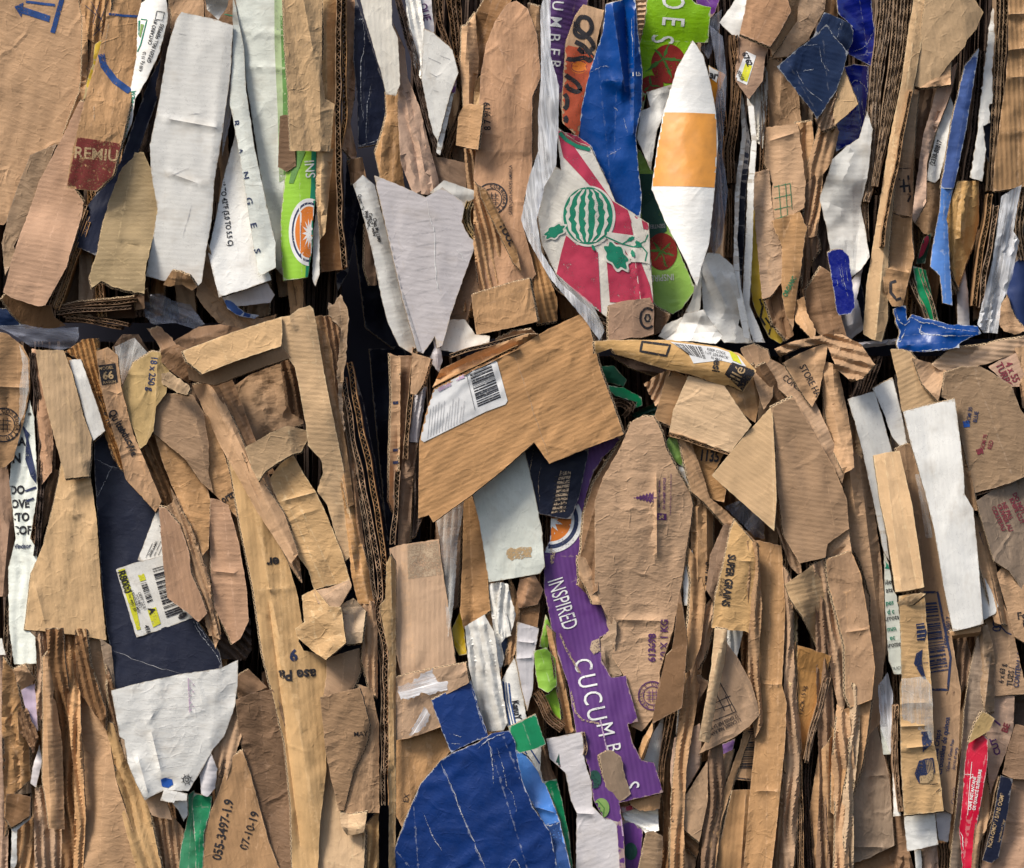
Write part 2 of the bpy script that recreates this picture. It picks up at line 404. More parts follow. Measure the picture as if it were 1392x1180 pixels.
    if film: h += c * (ridged(U / 80 + o1, Vv / 15 + o2) + .3 * ridged(U / 30 + o2, Vv / 10 + o1))
    else: h += c * (.9 * ridged(U / (45 if kind in 'wc' else 85) + o1, Vv / (24 if kind in 'wc' else 30) + o2) + (.10 if drape else .35) * ridged(X / 26 + o2, Y / 20 + o1)) + .25 * c * perlin(X / 11, Y / 11)
    if drape:                              # lengthwise buckles: (amplitude, wavelength)
        ph = Vv / drape[1] + .55 * perlin(U / 90 + o1, Vv / 60) + o2
        tri = .5 - .5 * np.cos(2 * np.pi * ph)
        h += drape[0] * (tri ** .8 - .5) * 2 * (.7 + .6 * perlin(U / 60 + o2, Vv / 25))
    if dr2:                                # softer long buckles of pressed board
        ph = Vv / dr2[1] + .7 * perlin(U / 110 + o2, Vv / 70) + o1
        sw = np.abs(np.sin(np.pi * ph))
        h += dr2[0] * (sw * 2 - 1) * np.clip(.65 + .9 * perlin(U / 70 + o1, Vv / 40 + o2), 0, 1.4)
    if bow: h += bow * (1 - (Vv / max(1, wid)) ** 2)
    h += tilt[0] * (X - cen[0]) + tilt[1] * (Y - cen[1]) + depth
    # curl at the rim so the edge catches light and lifts
    cw = W(cen[0], cen[1], depth); cw = Vector(cw)
    wx = (X - 696.) / 1000 - cw.x; wy = -h / 1000 - cw.y; wz = (1180 - Y) / 1000 - cw.z
    nV = len(X); F = []
    for f in of:
        if len(f) != 3: continue
        a, b, d = f
        ar = (X[b] - X[a]) * (Y[d] - Y[a]) - (X[d] - X[a]) * (Y[b] - Y[a])
        if abs(ar) < 1e-5: continue
        F.append((a, b, d) if ar < 0 else (a, d, b))
    front = [(wx[i], wy[i], wz[i]) for i in range(nV)]
    # boundary half edges
    he = {}
    for f in F:
        for q in range(3): he[(f[q], f[(q + 1) % 3])] = 1
    bnd = {a: b for (a, b) in he if (b, a) not in he}
    edge = np.zeros(nV)
    for a in bnd: edge[a] = 1
    fla = axa if film else math.radians(fl) if fl is not None else axa + math.pi / 2 * (rng.random() < .75) + rng.gauss(0, .05)
    ca, sa = math.cos(fla), math.sin(fla)
    U0 = ((X - cen[0]) * ca + (Y - cen[1]) * sa) / 1000; V0 = (-(X - cen[0]) * sa + (Y - cen[1]) * ca) / 1000
    verts = list(front); faces = list(F); fm = [0] * len(F); uv = [(U0[i], V0[i]) for f in F for i in f]
    la = rng.uniform(0, 2 * math.pi); lm = rng.uniform(1.4, 3.4) / 1000 if kind in 'psfc' and mat[0] == 'k' else (rng.uniform(.5, 1.6) / 1000 if kind == 'x' else 0)
    verts += [(x + lm * math.cos(la), y + th / 1000, z + lm * math.sin(la)) for x, y, z in front]
    for f in F:
        faces.append((f[0] + nV, f[2] + nV, f[1] + nV)); fm.append(0); uv += [(U0[i], V0[i]) for i in (f[0], f[2], f[1])]
    seen = set()
    for st in list(bnd):
        cur = st; arc = 0.0
        while cur in bnd and cur not in seen:
            seen.add(cur); nx = bnd[cur]; L = math.hypot(X[nx] - X[cur], Y[nx] - Y[cur]) / 1000
            faces.append((cur, cur + nV, nx + nV, nx)); fm.append(0 if film or kind == 'w' else 1)
            uv += [(arc, 0), (arc, 1), (arc + L, 1), (arc + L, 0)]
            arc += L; cur = nx
    o = mesh_obj(name, verts, faces, [M[mat], M['edge']], fm, uv,
                 {'edge': np.concatenate([edge, edge]), 'crease': np.concatenate([crease, crease])}, cw, sharp=14 if facet else 35)
    o['label'] = label; o['category'] = CAT[name]
    if group: o['group'] = group
    s = Sheet(); s.o = o; s.t = tile; s.c = cw
    s.bvh = BVHTree.FromPolygons([Vector(v) for v in front], F)
    s.n = 0
    ALL.append(s)
    return s

def lay(s, vx, vy, faces, mat, name, off):
    """Project flat artwork (photo px) on to the sheet; faces that miss it are cut away."""
    c = s.c; out = []; ok = []
    s.n += 1; off = (off + .04 * s.n) / 1000
    for x, y in zip(vx, vy):
        p = Vector(((x - 696.) / 1000 - c.x, -1.0, (1180 - y) / 1000 - c.z))
        hit = s.bvh.ray_cast(p, Vector((0, 1, 0)))
        if hit[0] is None: out.append((0, 0, 0)); ok.append(False)
        else: out.append((p.x, hit[0].y - off, p.z)); ok.append(True)
    F = [f for f in faces if all(ok[i] for i in f)]
    if not F: return None
    use = sorted({i for f in F for i in f}); mp = {k: q for q, k in enumerate(use)}
    vv = [out[i] for i in use]; FF = []
    for f in F:
        g = [mp[i] for i in f]
        a, b, d = vv[g[0]], vv[g[1]], vv[g[2]]
        ny = (b[2] - a[2]) * (d[0] - a[0]) - (b[0] - a[0]) * (d[2] - a[2])
        FF.append(tuple(g) if ny < 0 else tuple(reversed(g)))
    return mesh_obj(name, vv, FF, [M[mat]], parent=s.o, sharp=None)

def fillpoly(poly, res):
    A = np.array(poly); B = []
    for i in range(len(poly)):
        a = np.array(poly[i]); b = np.array(poly[(i + 1) % len(poly)]); L = np.hypot(*(b - a)); k = max(1, int(L / res))
        if L < 1e-6: continue
        for q in range(k): B.append(a + (b - a) * q / k)
    V = [Vector(p) for p in B]; nb = len(V)
    gx = np.arange(A[:, 0].min(), A[:, 0].max(), res); gy = np.arange(A[:, 1].min(), A[:, 1].max(), res)
    if len(gx) and len(gy):
        GX, GY = np.meshgrid(gx, gy); GX = GX.ravel() + .13 * res; GY = GY.ravel() + .17 * res
        ok = inside(poly, GX, GY) & (bdist(poly, GX, GY) > res * .4)
        V += [Vector((x, y)) for x, y in zip(GX[ok], GY[ok])]
    ov, oe, of, *_ = delaunay_2d_cdt(V, [], [list(range(nb))], 1, 1e-5)
    return [v[0] for v in ov], [v[1] for v in ov], [tuple(f) for f in of]

def poly(s, flat, ink, tile=None, name='printed_mark', off=.5, res=3.0):
    x, y, f = fillpoly(pts(tile or s.t, flat), res)
    return lay(s, x, y, f, 'i_' + ink, name, off)
def stroke_poly(p, w, closed=False):
    p = [np.array(q, float) for q in p]; n = len(p); L = []; R = []
    for i in range(n):
        a = p[i - 1] if (i > 0 or closed) else p[i]; b = p[(i + 1) % n] if (i < n - 1 or closed) else p[i]
        d = b - a; d = d / max(1e-9, np.hypot(*d)); nn = np.array([-d[1], d[0]])
        L.append(p[i] + nn * w / 2); R.append(p[i] - nn * w / 2)
    return L, R
def line(s, flat, w, ink, tile=None, name='printed_mark', off=.5, closed=False, taper=False, smooth=False):
    p = pts(tile or s.t, flat)
    if smooth:
        P_ = [np.array(x) for x in p]; P_ = [2 * P_[0] - P_[1]] + P_ + [2 * P_[-1] - P_[-2]]; p = []
        for i in range(1, len(P_) - 2):
            a, b, c, d = P_[i - 1:i + 3]
            for u in np.arange(0, 1, .12): p.append(tuple(.5 * (2 * b + (c - a) * u + (2 * a - 5 * b + 4 * c - d) * u * u + (3 * b - a - 3 * c + d) * u ** 3)))
        p.append(tuple(P_[-2]))
    q = []                                    # resample
    m = len(p) if closed else len(p) - 1
    for i in range(m):
        a = np.array(p[i]); b = np.array(p[(i + 1) % len(p)]); k = max(1, int(np.hypot(*(b - a)) / 3.5))
        for j in range(k): q.append(a + (b - a) * j / k)
    if not closed: q.append(np.array(p[-1]))
    L, R = stroke_poly(q, w, closed); n = len(q)
    if taper:
        for i in range(n):
            f = .15 + .85 * math.sin(math.pi * (i + .5) / n) * RNG.uniform(.15, 1.5); mid = (L[i] + R[i]) / 2; L[i] = L[i] + (q[i] - mid); jx = np.array([RNG.gauss(0, .45), RNG.gauss(0, .45)]); L[i] = L[i] + jx; R[i] = R[i] + jx; mid = (L[i] + R[i]) / 2
            L[i] = mid + (L[i] - mid) * f; R[i] = mid + (R[i] - mid) * f
    X = [v[0] for v in L] + [v[0] for v in R]; Y = [v[1] for v in L] + [v[1] for v in R]
    F = [(i, (i + 1) % n, n + (i + 1) % n, n + i) for i in range(n if closed else n - 1)]
    return lay(s, X, Y, F, 'i_' + ink, name, off)
def many(s, polys, ink, name='printed_barcode', off=.7, res=3.0, tile=None):
    X = []; Y = []; F = []
    for fl_ in polys:
        x, y, f = fillpoly(pts(tile or s.t, fl_), res); k = len(X)
        X += x; Y += y; F += [tuple(i + k for i in g) for g in f]
    return lay(s, X, Y, F, 'i_' + ink, name, off)
def ring(cx, cy, r, n=40, ry=None, rot=0):
    ry = ry or r; o = []
    for i in range(n):
        a = 2 * math.pi * i / n; x, y = r * math.cos(a), ry * math.sin(a)
        o += [cx + x * math.cos(rot) - y * math.sin(rot), cy + x * math.sin(rot) + y * math.cos(rot)]
    return o
def text(s, body, cx, cy, size, ang, ink, tile=None, sx=1.0, bold=0.0, off=.6, sp=1.0, shear=0, name='printed_text', mirror=False, line_sp=1.0):
    """Lettering set in Blender's own face, laid on the sheet; size = cap height-ish in tile units; ang anticlockwise as seen."""
    cu = bpy.data.curves.new('lettering', 'FONT'); cu.body = body; cu.size = 1.0; cu.align_x = 'CENTER'; cu.align_y = 'CENTER'
    cu.offset = bold + .006; cu.space_character = sp; cu.shear = shear; cu.resolution_u = 3; cu.space_line = line_sp
    ob = bpy.data.objects.new('lettering', cu); me = bpy.data.meshes.new_from_object(ob)
    bm = bmesh.new(); bm.from_mesh(me)
    ox, oy, k = TILE[tile or s.t]; sz = size * k * 1.38
    st = 5.0 / sz
    if bm.verts and st < .6:
        xs = [v.co.x for v in bm.verts]; ys = [v.co.y for v in bm.verts]
        for axis, lo, hi in ((0, min(xs), max(xs)), (1, min(ys), max(ys))):
            t = lo + st / 2
            while t < hi:
                co = [0, 0, 0]; co[axis] = t; no = [0, 0, 0]; no[axis] = 1
                bmesh.ops.bisect_plane(bm, geom=bm.verts[:] + bm.edges[:] + bm.faces[:], plane_co=co, plane_no=no); t += st * (1 if axis else 1 / sx)
    bmesh.ops.triangulate(bm, faces=bm.faces[:])
    bm.verts.index_update()
    a = math.radians(ang); ca, sa = math.cos(a), math.sin(a)
    X = []; Y = []
    px0, py0 = ox + cx * k, oy + cy * k
    for v in bm.verts:
        x, y = v.co.x * sz * sx * (-1 if mirror else 1), v.co.y * sz
        X.append(px0 + x * ca - y * sa); Y.append(py0 - (x * sa + y * ca))
    F = [tuple(v.index for v in f.verts) for f in bm.faces]
    bm.free(); bpy.data.objects.remove(ob); bpy.data.curves.remove(cu); bpy.data.meshes.remove(me)
    return lay(s, X, Y, F, 'i_' + ink, name, off)
def barcode(s, quad, n, ink, tile=None, along=True, seed=1, fill=.5, off=.7):
    """bars across a quad given as tl,tr,br,bl (tile units)."""
    r = random.Random(seed); tl, tr, br, bl = [np.array(quad[i:i + 2], float) for i in (0, 2, 4, 6)]
    ws = [r.choice((1, 1, 2, 3)) for _ in range(2 * n)]; T = sum(ws); t = 0; ps = []
    for i, w in enumerate(ws):
        a, b = t / T, (t + w) / T; t += w
        if i % 2: continue
        if along: q = (tl + (tr - tl) * a, tl + (tr - tl) * b, bl + (br - bl) * b, bl + (br - bl) * a)
        else: q = (tl + (bl - tl) * a, tr + (br - tr) * a, tr + (br - tr) * b, tl + (bl - tl) * b)
        ps.append([float(v) for p in q for v in p])
    return many(s, ps, ink, tile=tile, off=off)
def scratches(s, lst, w=1.0, ink='scratch', tile=None):
    for l in lst: line(s, l, w * .8, ink, tile=tile, name='scuff', off=.6, taper=True, smooth=True)
def emblem(s, cx, cy, r, ink, tile=None, txt='NO LTL CONTAINER', mid=True):
    """round recycling emblem: two rings, lettering on the ring, small arms inside."""
    k = TILE[tile or s.t][2]
    line(s, ring(cx, cy, r), r * .09 * k, ink, tile=tile, closed=True)
    line(s, ring(cx, cy, r * .66), r * .06 * k, ink, tile=tile, closed=True)
    n = len(txt)
    for i, ch in enumerate(txt):
        if ch == ' ': continue
        a = 2 * math.pi * i / n
        text(s, ch, cx + r * .83 * math.sin(a), cy - r * .83 * math.cos(a), r * .22, -math.degrees(a), ink, tile=tile, bold=.02)
    for q in (-.25, 0, .25):
        line(s, [cx - r * .45, cy + q * r, cx + r * .45, cy + q * r], r * .05 * k, ink, tile=tile)
        line(s, [cx + q * r, cy - r * .42, cx + q * r, cy + r * .42], r * .05 * k, ink, tile=tile)

# ------------------------------------------------------------------ boards seen edge-on
EDGE_LABEL = {}
def E(tile, label, flat, t=5.0, depth=10, deep=45, mat='k', n=1, step=(0, 0, 0, 0), group=None, pitch=6.5, dj=3, flute=True):
    """Corrugated board(s) standing edge-on: two liners and the wave between them, running back into the bale.
    n copies spaced from step[0],step[1] at the first point to step[2],step[3] at the last."""
    depth = depth * DS; res = []
    base = pts(tile, flat); k = TILE[tile][2]
    for q in range(n):
        m = len(base)
        p = [np.array((x + k * q * (step[0] + (step[2] - step[0]) * i / (m - 1)), y + k * q * (step[1] + (step[3] - step[1]) * i / (m - 1)))) for i, (x, y) in enumerate(base)]
        # smooth resample (Catmull-Rom)
        pp = [2 * p[0] - p[1]] + p + [2 * p[-1] - p[-2]]; C = []
        for i in range(1, len(pp) - 2):
            L = np.hypot(*(pp[i + 1] - pp[i])); kk = max(2, int(L / (pitch / 4)))
            for j in range(kk):
                u = j / kk; a, b, c, d = pp[i - 1], pp[i], pp[i + 1], pp[i + 2]
                C.append(.5 * (2 * b + (c - a) * u + (2 * a - 5 * b + 4 * c - d) * u * u + (3 * b - a - 3 * c + d) * u ** 3))
        C.append(p[-1]); C = np.array(C)
        T = np.gradient(C, axis=0); T /= np.maximum(1e-6, np.hypot(T[:, 0], T[:, 1]))[:, None]; Nn = np.stack([T[:, 1], -T[:, 0]], 1)
        sd = RNG.random() * 50
        C = C + Nn * (perlin(C[:, 1] / 40 + sd, C[:, 0] / 40)[:, None] * 1.6)
        arc = np.concatenate([[0], np.cumsum(np.hypot(*np.diff(C, axis=0).T))])
        tt = t * (1 + .25 * perlin(arc / 45 + sd, arc * 0 + 3))
        dep = depth + dj * perlin(arc / 14 + sd, arc * 0 + 9) + dj * perlin(arc / 70, arc * 0 + sd)
        verts = []; faces = []; uv = []; cen = np.array(W(*C.mean(0), depth))
        def ribbon(P_, hw, d0):
            b0 = len(verts); L_ = P_ + Nn * hw; R_ = P_ - Nn * hw; n_ = len(P_)
            for i in range(n_):
                for (xy, dd) in ((L_[i], d0[i]), (R_[i], d0[i]), (R_[i], d0[i] - deep), (L_[i], d0[i] - deep)):
                    w = W(xy[0], xy[1], dd); verts.append((w[0] - cen[0], w[1] - cen[1], w[2] - cen[2]))
            for i in range(n_ - 1):
                for e in range(4):
                    f = (b0 + i * 4 + e, b0 + i * 4 + (e + 1) % 4, b0 + i * 4 + 4 + (e + 1) % 4, b0 + i * 4 + 4 + e)
                    faces.append(f)
                    v0, v1 = ((0, .001), (.001, .02), (.02, .021), (.021, .06))[e]
                    uv.extend([(arc[i] / 1000, v0), (arc[i] / 1000, v1), (arc[i + 1] / 1000, v1), (arc[i + 1] / 1000, v0)])
        ribbon(C + Nn * (tt / 2)[:, None], .42, dep); ribbon(C - Nn * (tt / 2)[:, None], .42, dep)
        if flute:
            ph = np.abs(((arc / pitch) % 1.0) * 2 - 1) * 2 - 1
            ribbon(C + Nn * (ph * (tt / 2 - .5))[:, None], .32, dep - 1.2)
        o = mesh_obj('corrugated_board', verts, faces, [M[mat]], None, uv, None, tuple(cen), sharp=30)
        o['label'] = label; o['category'] = 'board edge'
        if group or n > 1: o['group'] = group or label
        res.append(o)
    return res
# =================================================================== UPPER LEFT BALE
s = P('A1', 'p', 'large tan box side with blue printed arrow, top left corner of the stack', 'k', 14,
      [-80,-60, 400,-60, 435,60, 432,330, 418,480, 330,690, 290,745, 150,810, 60,1090, 0,1170, -80,1170], fl=18, cr=2, cs=.04, c=.8, tilt=(.02,.0))
poly(s, [60,22, 110,-2, 105,22, 250,70, 244,104, 100,58, 96,78], 'blue'); line(s, [312,-20, 262,160], 6.5, 'blue')
line(s, [120,-5, 275,14], 3.5, 'blue')
P('A1', 'f', 'narrow folded tan lip under the big box side with blue arrow', 'ky', 20,
  [150,812, 285,748, 210,940, 130,1160, 60,1290, 75,1330, 20,1440, 5,1270, 35,1130, 90,960], tilt=(-.12,0), cr=1)
s = P('A1', 'p', 'pinkish tan corrugated box end leaning right, bottom left of upper left bale', 'kp', 27,
      [455,530, 412,700, 374,985, 425,1060, 420,1120, 345,1400, 300,1480, 235,1600, 200,1606, 60,1560, 20,1535, 70,1350, 200,950, 330,700, 410,530], fl=10, cr=1, cs=.05, c=.9, folds=[(60,1500,250,1560,-.5)])
P('A1', 'f', 'dark underside flap of the pinkish box end above the bale joint', 'kd', 18,
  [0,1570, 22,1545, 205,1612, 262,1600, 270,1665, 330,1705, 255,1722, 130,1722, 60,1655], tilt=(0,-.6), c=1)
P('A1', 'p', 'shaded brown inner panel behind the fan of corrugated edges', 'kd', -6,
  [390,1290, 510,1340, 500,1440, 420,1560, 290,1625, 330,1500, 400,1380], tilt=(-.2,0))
E('A1', 'corrugated board edge fanned out beside the pinkish box end', [440,1070, 385,1230, 340,1380, 262,1600], t=5.5, depth=22, n=4, step=(6,30,9,8))
s = P('A1', 's', 'tan box strip stamped with a red block reading PREMIU', 'k', 34,
      [565,-40, 728,-40, 715,200, 690,440, 655,640, 630,760, 590,920, 510,1000, 368,987, 382,880, 420,700, 470,470, 530,250, 560,100], fl=88,
      folds=[(530,400,480,680,.12), (610,440,575,740,-.18)], cr=1, c=.8)
poly(s, [415,725, 640,757, 590,930, 510,1004, 360,994, 385,870], 'red')
text(s, 'PREMIU', 490, 815, 62, -4, 'tan', sx=.95, bold=.012)
line(s, [565,66, 640,74, 720,76], 3.2, 'blue'); line(s, [525,130, 520,250, 540,340, 600,420, 690,485], 9, 'blue')
line(s, [520,300, 545,300], 6, 'blue')
line(s, [495,560, 500,640], 1, 'crack', name='scuff'); line(s, [540,250,555,180,565,120],1.2,'crack',name='scuff')
s = P('A1', 's', 'folded brown strip printed with fine line drawing left of the red stamp strip', 'k', 22,
  [440,-40, 575,-40, 555,150, 500,215, 460,190, 450,90], drape=(2.5, 9))
for q in ([470,0,540,120,480,180],[520,0,480,110,540,180],[560,0,500,150],[440,20,520,90]): line(s, q, .8, 'navy')
s = P('A1', 's', 'pale tan strip with box outline drawing on the edge of the arrow panel', 'k', 18, [405,-40, 450,-40, 440,60, 438,330, 425,490, 340,690, 330,690, 420,470, 430,330, 432,100])
P('A1', 's', 'thin yellow carton edge between arrow panel and red stamp strip', 'ye', 20, [490,225, 525,200, 500,330, 470,430, 430,525, 445,430, 480,330], cr=1)
P('A1', 's', 'thin dark board sliver under the yellow edge', 'kd', 15, [470,200, 500,220, 460,430, 410,530, 420,460], cr=1)
s = P('A1', 's', 'curved white label strip printed GREEN BELL PEPPERS', 'w', 26,
      [738,10, 800,-30, 868,-30, 880,90, 835,270, 770,410, 705,520, 690,640, 628,792, 645,560, 690,430, 715,280, 718,90], bow=5, cr=0, c=.6)
text(s, 'GREEN BELL PEPPERS', 815, 225, 21, 70, 'black', bold=.015, sx=.8)
text(s, 'ONTARIO #1', 800, 165, 21, 76, 'black', bold=.015, sx=.8)
text(s, '4.00 Kg. 15 Lb', 745, 320, 19, 78, 'black', sx=.7, bold=.01)
text(s, 'PRODUCT OF CANADA', 668, 620, 27, 78, 'teal', bold=.02, sx=.75)
line(s, [822,55, 862,62, 852,104, 812,97], 1.0, 'black', closed=True)
line(s, [735,95, 768,100, 735,230, 712,280], 1.6, 'teal'); poly(s, [712,90, 732,100, 720,260, 708,300], 'teal')
poly(s, [735,120, 752,124, 735,190, 728,190], 'vegl')
P('A1', 's', 'dark navy carton strip curving down behind the olive flap', 'nv', 12,
  [880,110, 860,330, 800,540, 700,830, 610,1000, 560,1160, 530,1270, 505,1342, 395,1292, 410,1130, 500,1010, 620,850, 690,640, 765,430, 830,290], bow=5)
P('A1', 's', 'dark brown strip left of the large white panel', 'kx', 8, [880,-20, 905,60, 900,250, 810,760, 720,790, 790,560, 840,330, 870,90])
s = P('A1', 'f', 'olive tan torn flap with pointed top hanging over the navy strip', 'ko', 38,
      [705,800, 750,800, 790,900, 830,1040, 820,1160, 800,1260, 772,1400, 765,1545, 700,1532, 600,1507, 540,1475, 490,1512, 480,1450, 520,1330, 545,1180, 580,1030, 640,880, 690,835], fl=0,
      folds=[(690,840,600,1420,-.22), (500,1448,780,1480,-.55)], ridges=[(640,1280,760,1300,-3,26), (560,1120,650,1100,3,30)], cr=2, c=1.5, torn=1.2)
s = P('A1', 'p', 'large plain white carton side in the upper left bale', 'w', 34,
      [952,62, 1100,92, 1222,130, 1205,400, 1165,700, 1125,950, 1112,1160, 1085,1300, 1060,1485, 1030,1512, 930,1470, 860,1475, 768,1450, 800,1280, 830,1100, 795,900, 790,760, 830,560, 880,250, 925,100], fl=5, cr=0, c=.8,
      ridges=[(860,620,1140,670,2.2,16), (880,905,1070,975,2.2,18)], folds=[(800,780,880,930,-.12),(870,930,850,1460,.1),(1180,150,1085,1200,-.35)])
for q in ([935,172,975,180],[1000,600,1060,590],[880,930,1000,880],[1010,1080,960,1250],[1186,240,1180,262],[1196,330,1190,350]): line(s, q, .8, 'grey', name='scuff', taper=True)
P('A1', 'c', 'small torn kraft scrap under the bottom edge of the large white panel', 'k', 41, [865,1495, 910,1432, 950,1438, 1000,1458, 1032,1508, 1010,1520, 960,1488, 900,1500])
P('A1', 'f', 'tan box flap behind the top of the large white panel', 'k', 18, [878,-50, 1062,-50, 1062,95, 955,60, 920,110, 890,200, 895,60], folds=[(900,0,1060,0,.2)])
s = P('A1', 'f', 'dark brown box flap with teal line behind the white panel top', 'kd', 10, [1060,-50, 1245,-50, 1230,135, 1070,95]); line(s, [1170,60,1222,72], 1.2, 'teal')
P('A1', 'w', 'small pointed white paper tip at the top edge above the large white panel', 'w', 30, [1068,-50, 1215,-50, 1190,30, 1142,95, 1085,45], cr=3)
P('A1', 's', 'grey white folded slip right of the large white panel', 'wg', 20, [1235,110, 1258,260, 1245,420, 1200,640, 1160,820, 1165,700, 1195,450, 1210,250], drape=(2,10))
s = P('F', 's', 'white produce carton side printed with storage temperature in Fahrenheit', 'w', 27,
      [322,165, 316,190, 304,235, 292,300, 283,345, 298,404, 340,390, 368,380, 352,330, 338,260, 330,200], cr=1, c=.8, folds=[(335,230,360,380,-.35)], fl=0)
text(s, 'STORE AT 41° TO 42°F (5.0 TO 5.5 C)', 303.5, 268, 7.2, -82, 'black', bold=.02, sx=.82)
s = P('F', 's', 'creamy white carton strip lettered ORANGES between white produce panels', 'wn', 31,
      [315,-12, 330,60, 333,120, 345,200, 362,280, 374,330, 375,364, 352,376, 344,330, 332,250, 322,190, 312,140, 316,60], cr=2, c=1.0, fl=8, folds=[(330,120,368,360,-.12)])
for ch, x, y in (('R',320,167),('A',325,205),('N',333,238),('G',338,273),('E',344,306),('S',349,341)): text(s, ch, x, y, 8.5, -78, 'navy', sx=1.2, bold=.01)
s = P('F', 'p', 'white carton side with soft green printed right edge', 'wn', 18,
      [318,-14, 388,-14, 392,90, 394,150, 388,240, 384,300, 381,372, 372,362, 366,310, 352,230, 340,150, 326,60], cr=2, c=1.2, ridges=[(330,40,385,46,1.8,6), (330,88,390,92,1.8,6)])
poly(s, [372,-14, 388,-14, 392,90, 394,150, 390,240, 378,246, 376,150, 372,60], 'palegreen'); poly(s, [380,20, 390,20, 394,150, 391,236, 384,236, 383,120], 'midgreen')
P('F', 's', 'curved brown box bottom below the white produce cartons', 'k', 16, [276,320, 284,345, 298,404, 322,428, 352,434, 372,428, 366,441, 330,444, 296,436, 275,412, 268,400], bow=4, tilt=(0,-.25))
P('F', 'f', 'white carton bottom fold above the curved brown box bottom', 'wg', 19, [300,404, 362,384, 372,400, 366,410, 318,416], tilt=(0,-.4), cr=1)
P('F', 's', 'small blue rolled carton edge inside the curved brown box bottom', 'bl', 18, [302,406, 312,408, 330,424, 350,428, 344,432, 322,428, 308,418], cr=0)
P('F', 't', 'dark crumpled film bag between the bales under the large white panel', 'filmd', 14, [190,400, 216,398, 232,408, 256,414, 276,440, 262,446, 238,438, 205,440, 195,430], c=3)
P('F', 'c', 'dark folded board layers stacked flat in the bale joint, upper layer', 'kx', 12, [70,418, 100,412, 180,404, 184,396, 196,394, 200,418, 190,428, 140,430, 76,424], tilt=(0,-.5))
E('F', 'flat corrugated board edge lying across the bale joint at the left', [72,418, 110,413, 184,408], t=4.5, depth=20, mat='kd', n=2, step=(2,6,-8,9))
E('F', 'thin torn board edge lying under the flat boards in the bale joint', [82,428, 130,433, 172,440], t=4, depth=16, mat='kd', n=2, step=(4,5,-10,5))
P('F', 'f', 'brown board end standing upright in the bale joint at the left', 'kd', 15, [180,398, 192,396, 194,418, 182,420], tilt=(.3,0))
# ---- middle of the upper left bale
s = P('A2', 's', 'golden tan cardboard strip hanging over the green sun carton', 'kg', 40,
      [180,-50, 372,-50, 366,400, 386,525, 436,552, 414,790, 222,790, 214,500, 195,250], fl=90, cr=0, c=.8, folds=[(362,0,372,790,-.9)])
for q in ([235,120,240,200,262,240],[250,280,300,230,345,205],[275,590,282,680,295,755],[250,400,262,460]): line(s, q, .8, 'crack', name='scuff', taper=True)
P('A2', 'f', 'small brown tab left of the golden strip above the green carton', 'kd', 30, [158,612, 175,604, 216,612, 236,868, 190,896, 145,874], cr=0, c=.6)
s = P('A2', 'x', 'bright green carton with orange sun emblem left of the dark gap', 'li', 27,
      [236,780, 348,780, 345,1000, 328,1160, 325,1290, 300,1455, 290,1457, 172,1472, 160,1310, 158,1150, 185,900], cr=1, c=.6, bow=2.5, fl=0)
poly(s, [345,780, 345,1000, 328,1160, 325,1290, 300,1455, 288,1455, 300,1200, 318,980, 320,780], 'teal')
poly(s, [236,790, 290,790, 225,960, 200,960], 'midgreen')
for rx, ry, ink in ((108,178,'label'),(92,158,'navy'),(82,146,'label'),(74,136,'orange')):
    poly(s, ring(308, 1218, rx, 40, ry), ink, name='printed_emblem')
st = []
for i in range(28):
    a = math.pi * 2 * i / 28; r = 1.0 if i % 2 == 0 else .45
    st += [312 + 42 * r * math.cos(a), 1225 + 84 * r * math.sin(a)]
poly(s, st, 'white', name='printed_emblem')
text(s, 'SNI', 315, 885, 52, 95, 'white', sx=.9)
P('A2', 's', 'white carton side edge with dark slots right of the sun emblem', 'w', 24, [330,1200, 362,1000, 360,1440, 340,1500, 325,1460], cr=0)
P('A2', 's', 'tan strip right of the golden strip near the upper dark gap', 'kg', 24, [385,-50, 455,-50, 452,480, 440,565, 402,505, 385,380, 398,200], cr=1, folds=[(400,0,400,500,-.3)])
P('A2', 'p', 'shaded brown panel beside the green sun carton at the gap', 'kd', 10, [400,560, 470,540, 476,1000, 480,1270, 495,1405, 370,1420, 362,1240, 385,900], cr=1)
P('A2', 's', 'pointed tan sliver hanging right of the green sun carton', 'kg', 33, [362,800, 432,785, 405,1000, 385,1220, 372,1245, 356,1000], folds=[(372,800,372,1240,-.5)], cr=0)
E('A2', 'tall corrugated board edge beside the upper dark gap', [466,-50, 462,300, 462,700, 466,1000, 477,1250, 496,1405], t=6.5, depth=34, pitch=7.5, n=1)
E('A2', 'corrugated board edge right of the tall one at the upper dark gap', [494,-50, 493,300, 492,640, 470,770], t=6, depth=30, pitch=7.5)
P('A2', 's', 'pinkish brown strip right of the tall corrugated edges', 'kp', 16, [505,-50, 548,-50, 535,500, 512,640, 545,800, 540,830, 480,760, 490,690, 505,600], cr=1)
P('A2', 's', 'long dark navy carton side facing the upper dark gap', 'nv', -12, [500,780, 560,850, 600,960, 560,1100, 500,1420, 450,1520, 440,1430, 496,1400, 480,1200], tilt=(-.5,0))
P('A2', 's', 'torn brown strip end at the top of the printed white folded box', 'kd', 20, [525,840, 580,830, 600,930, 565,965, 545,960], cr=1)
s = P('A2', 'x', 'navy carton side with white scuffed creases at the top', 'nv', 18,
      [548,-30, 590,90, 640,250, 715,490, 722,590, 692,742, 566,766, 560,500, 540,300], cr=0, folds=[(600,160,590,640,-.18),(640,380,610,750,-.1)])
scratches(s, [[588,95,600,210,580,330,578,480,590,620],[560,95,592,90],[630,440,612,560,604,740],[700,560,700,700,565,766]], 1.1)
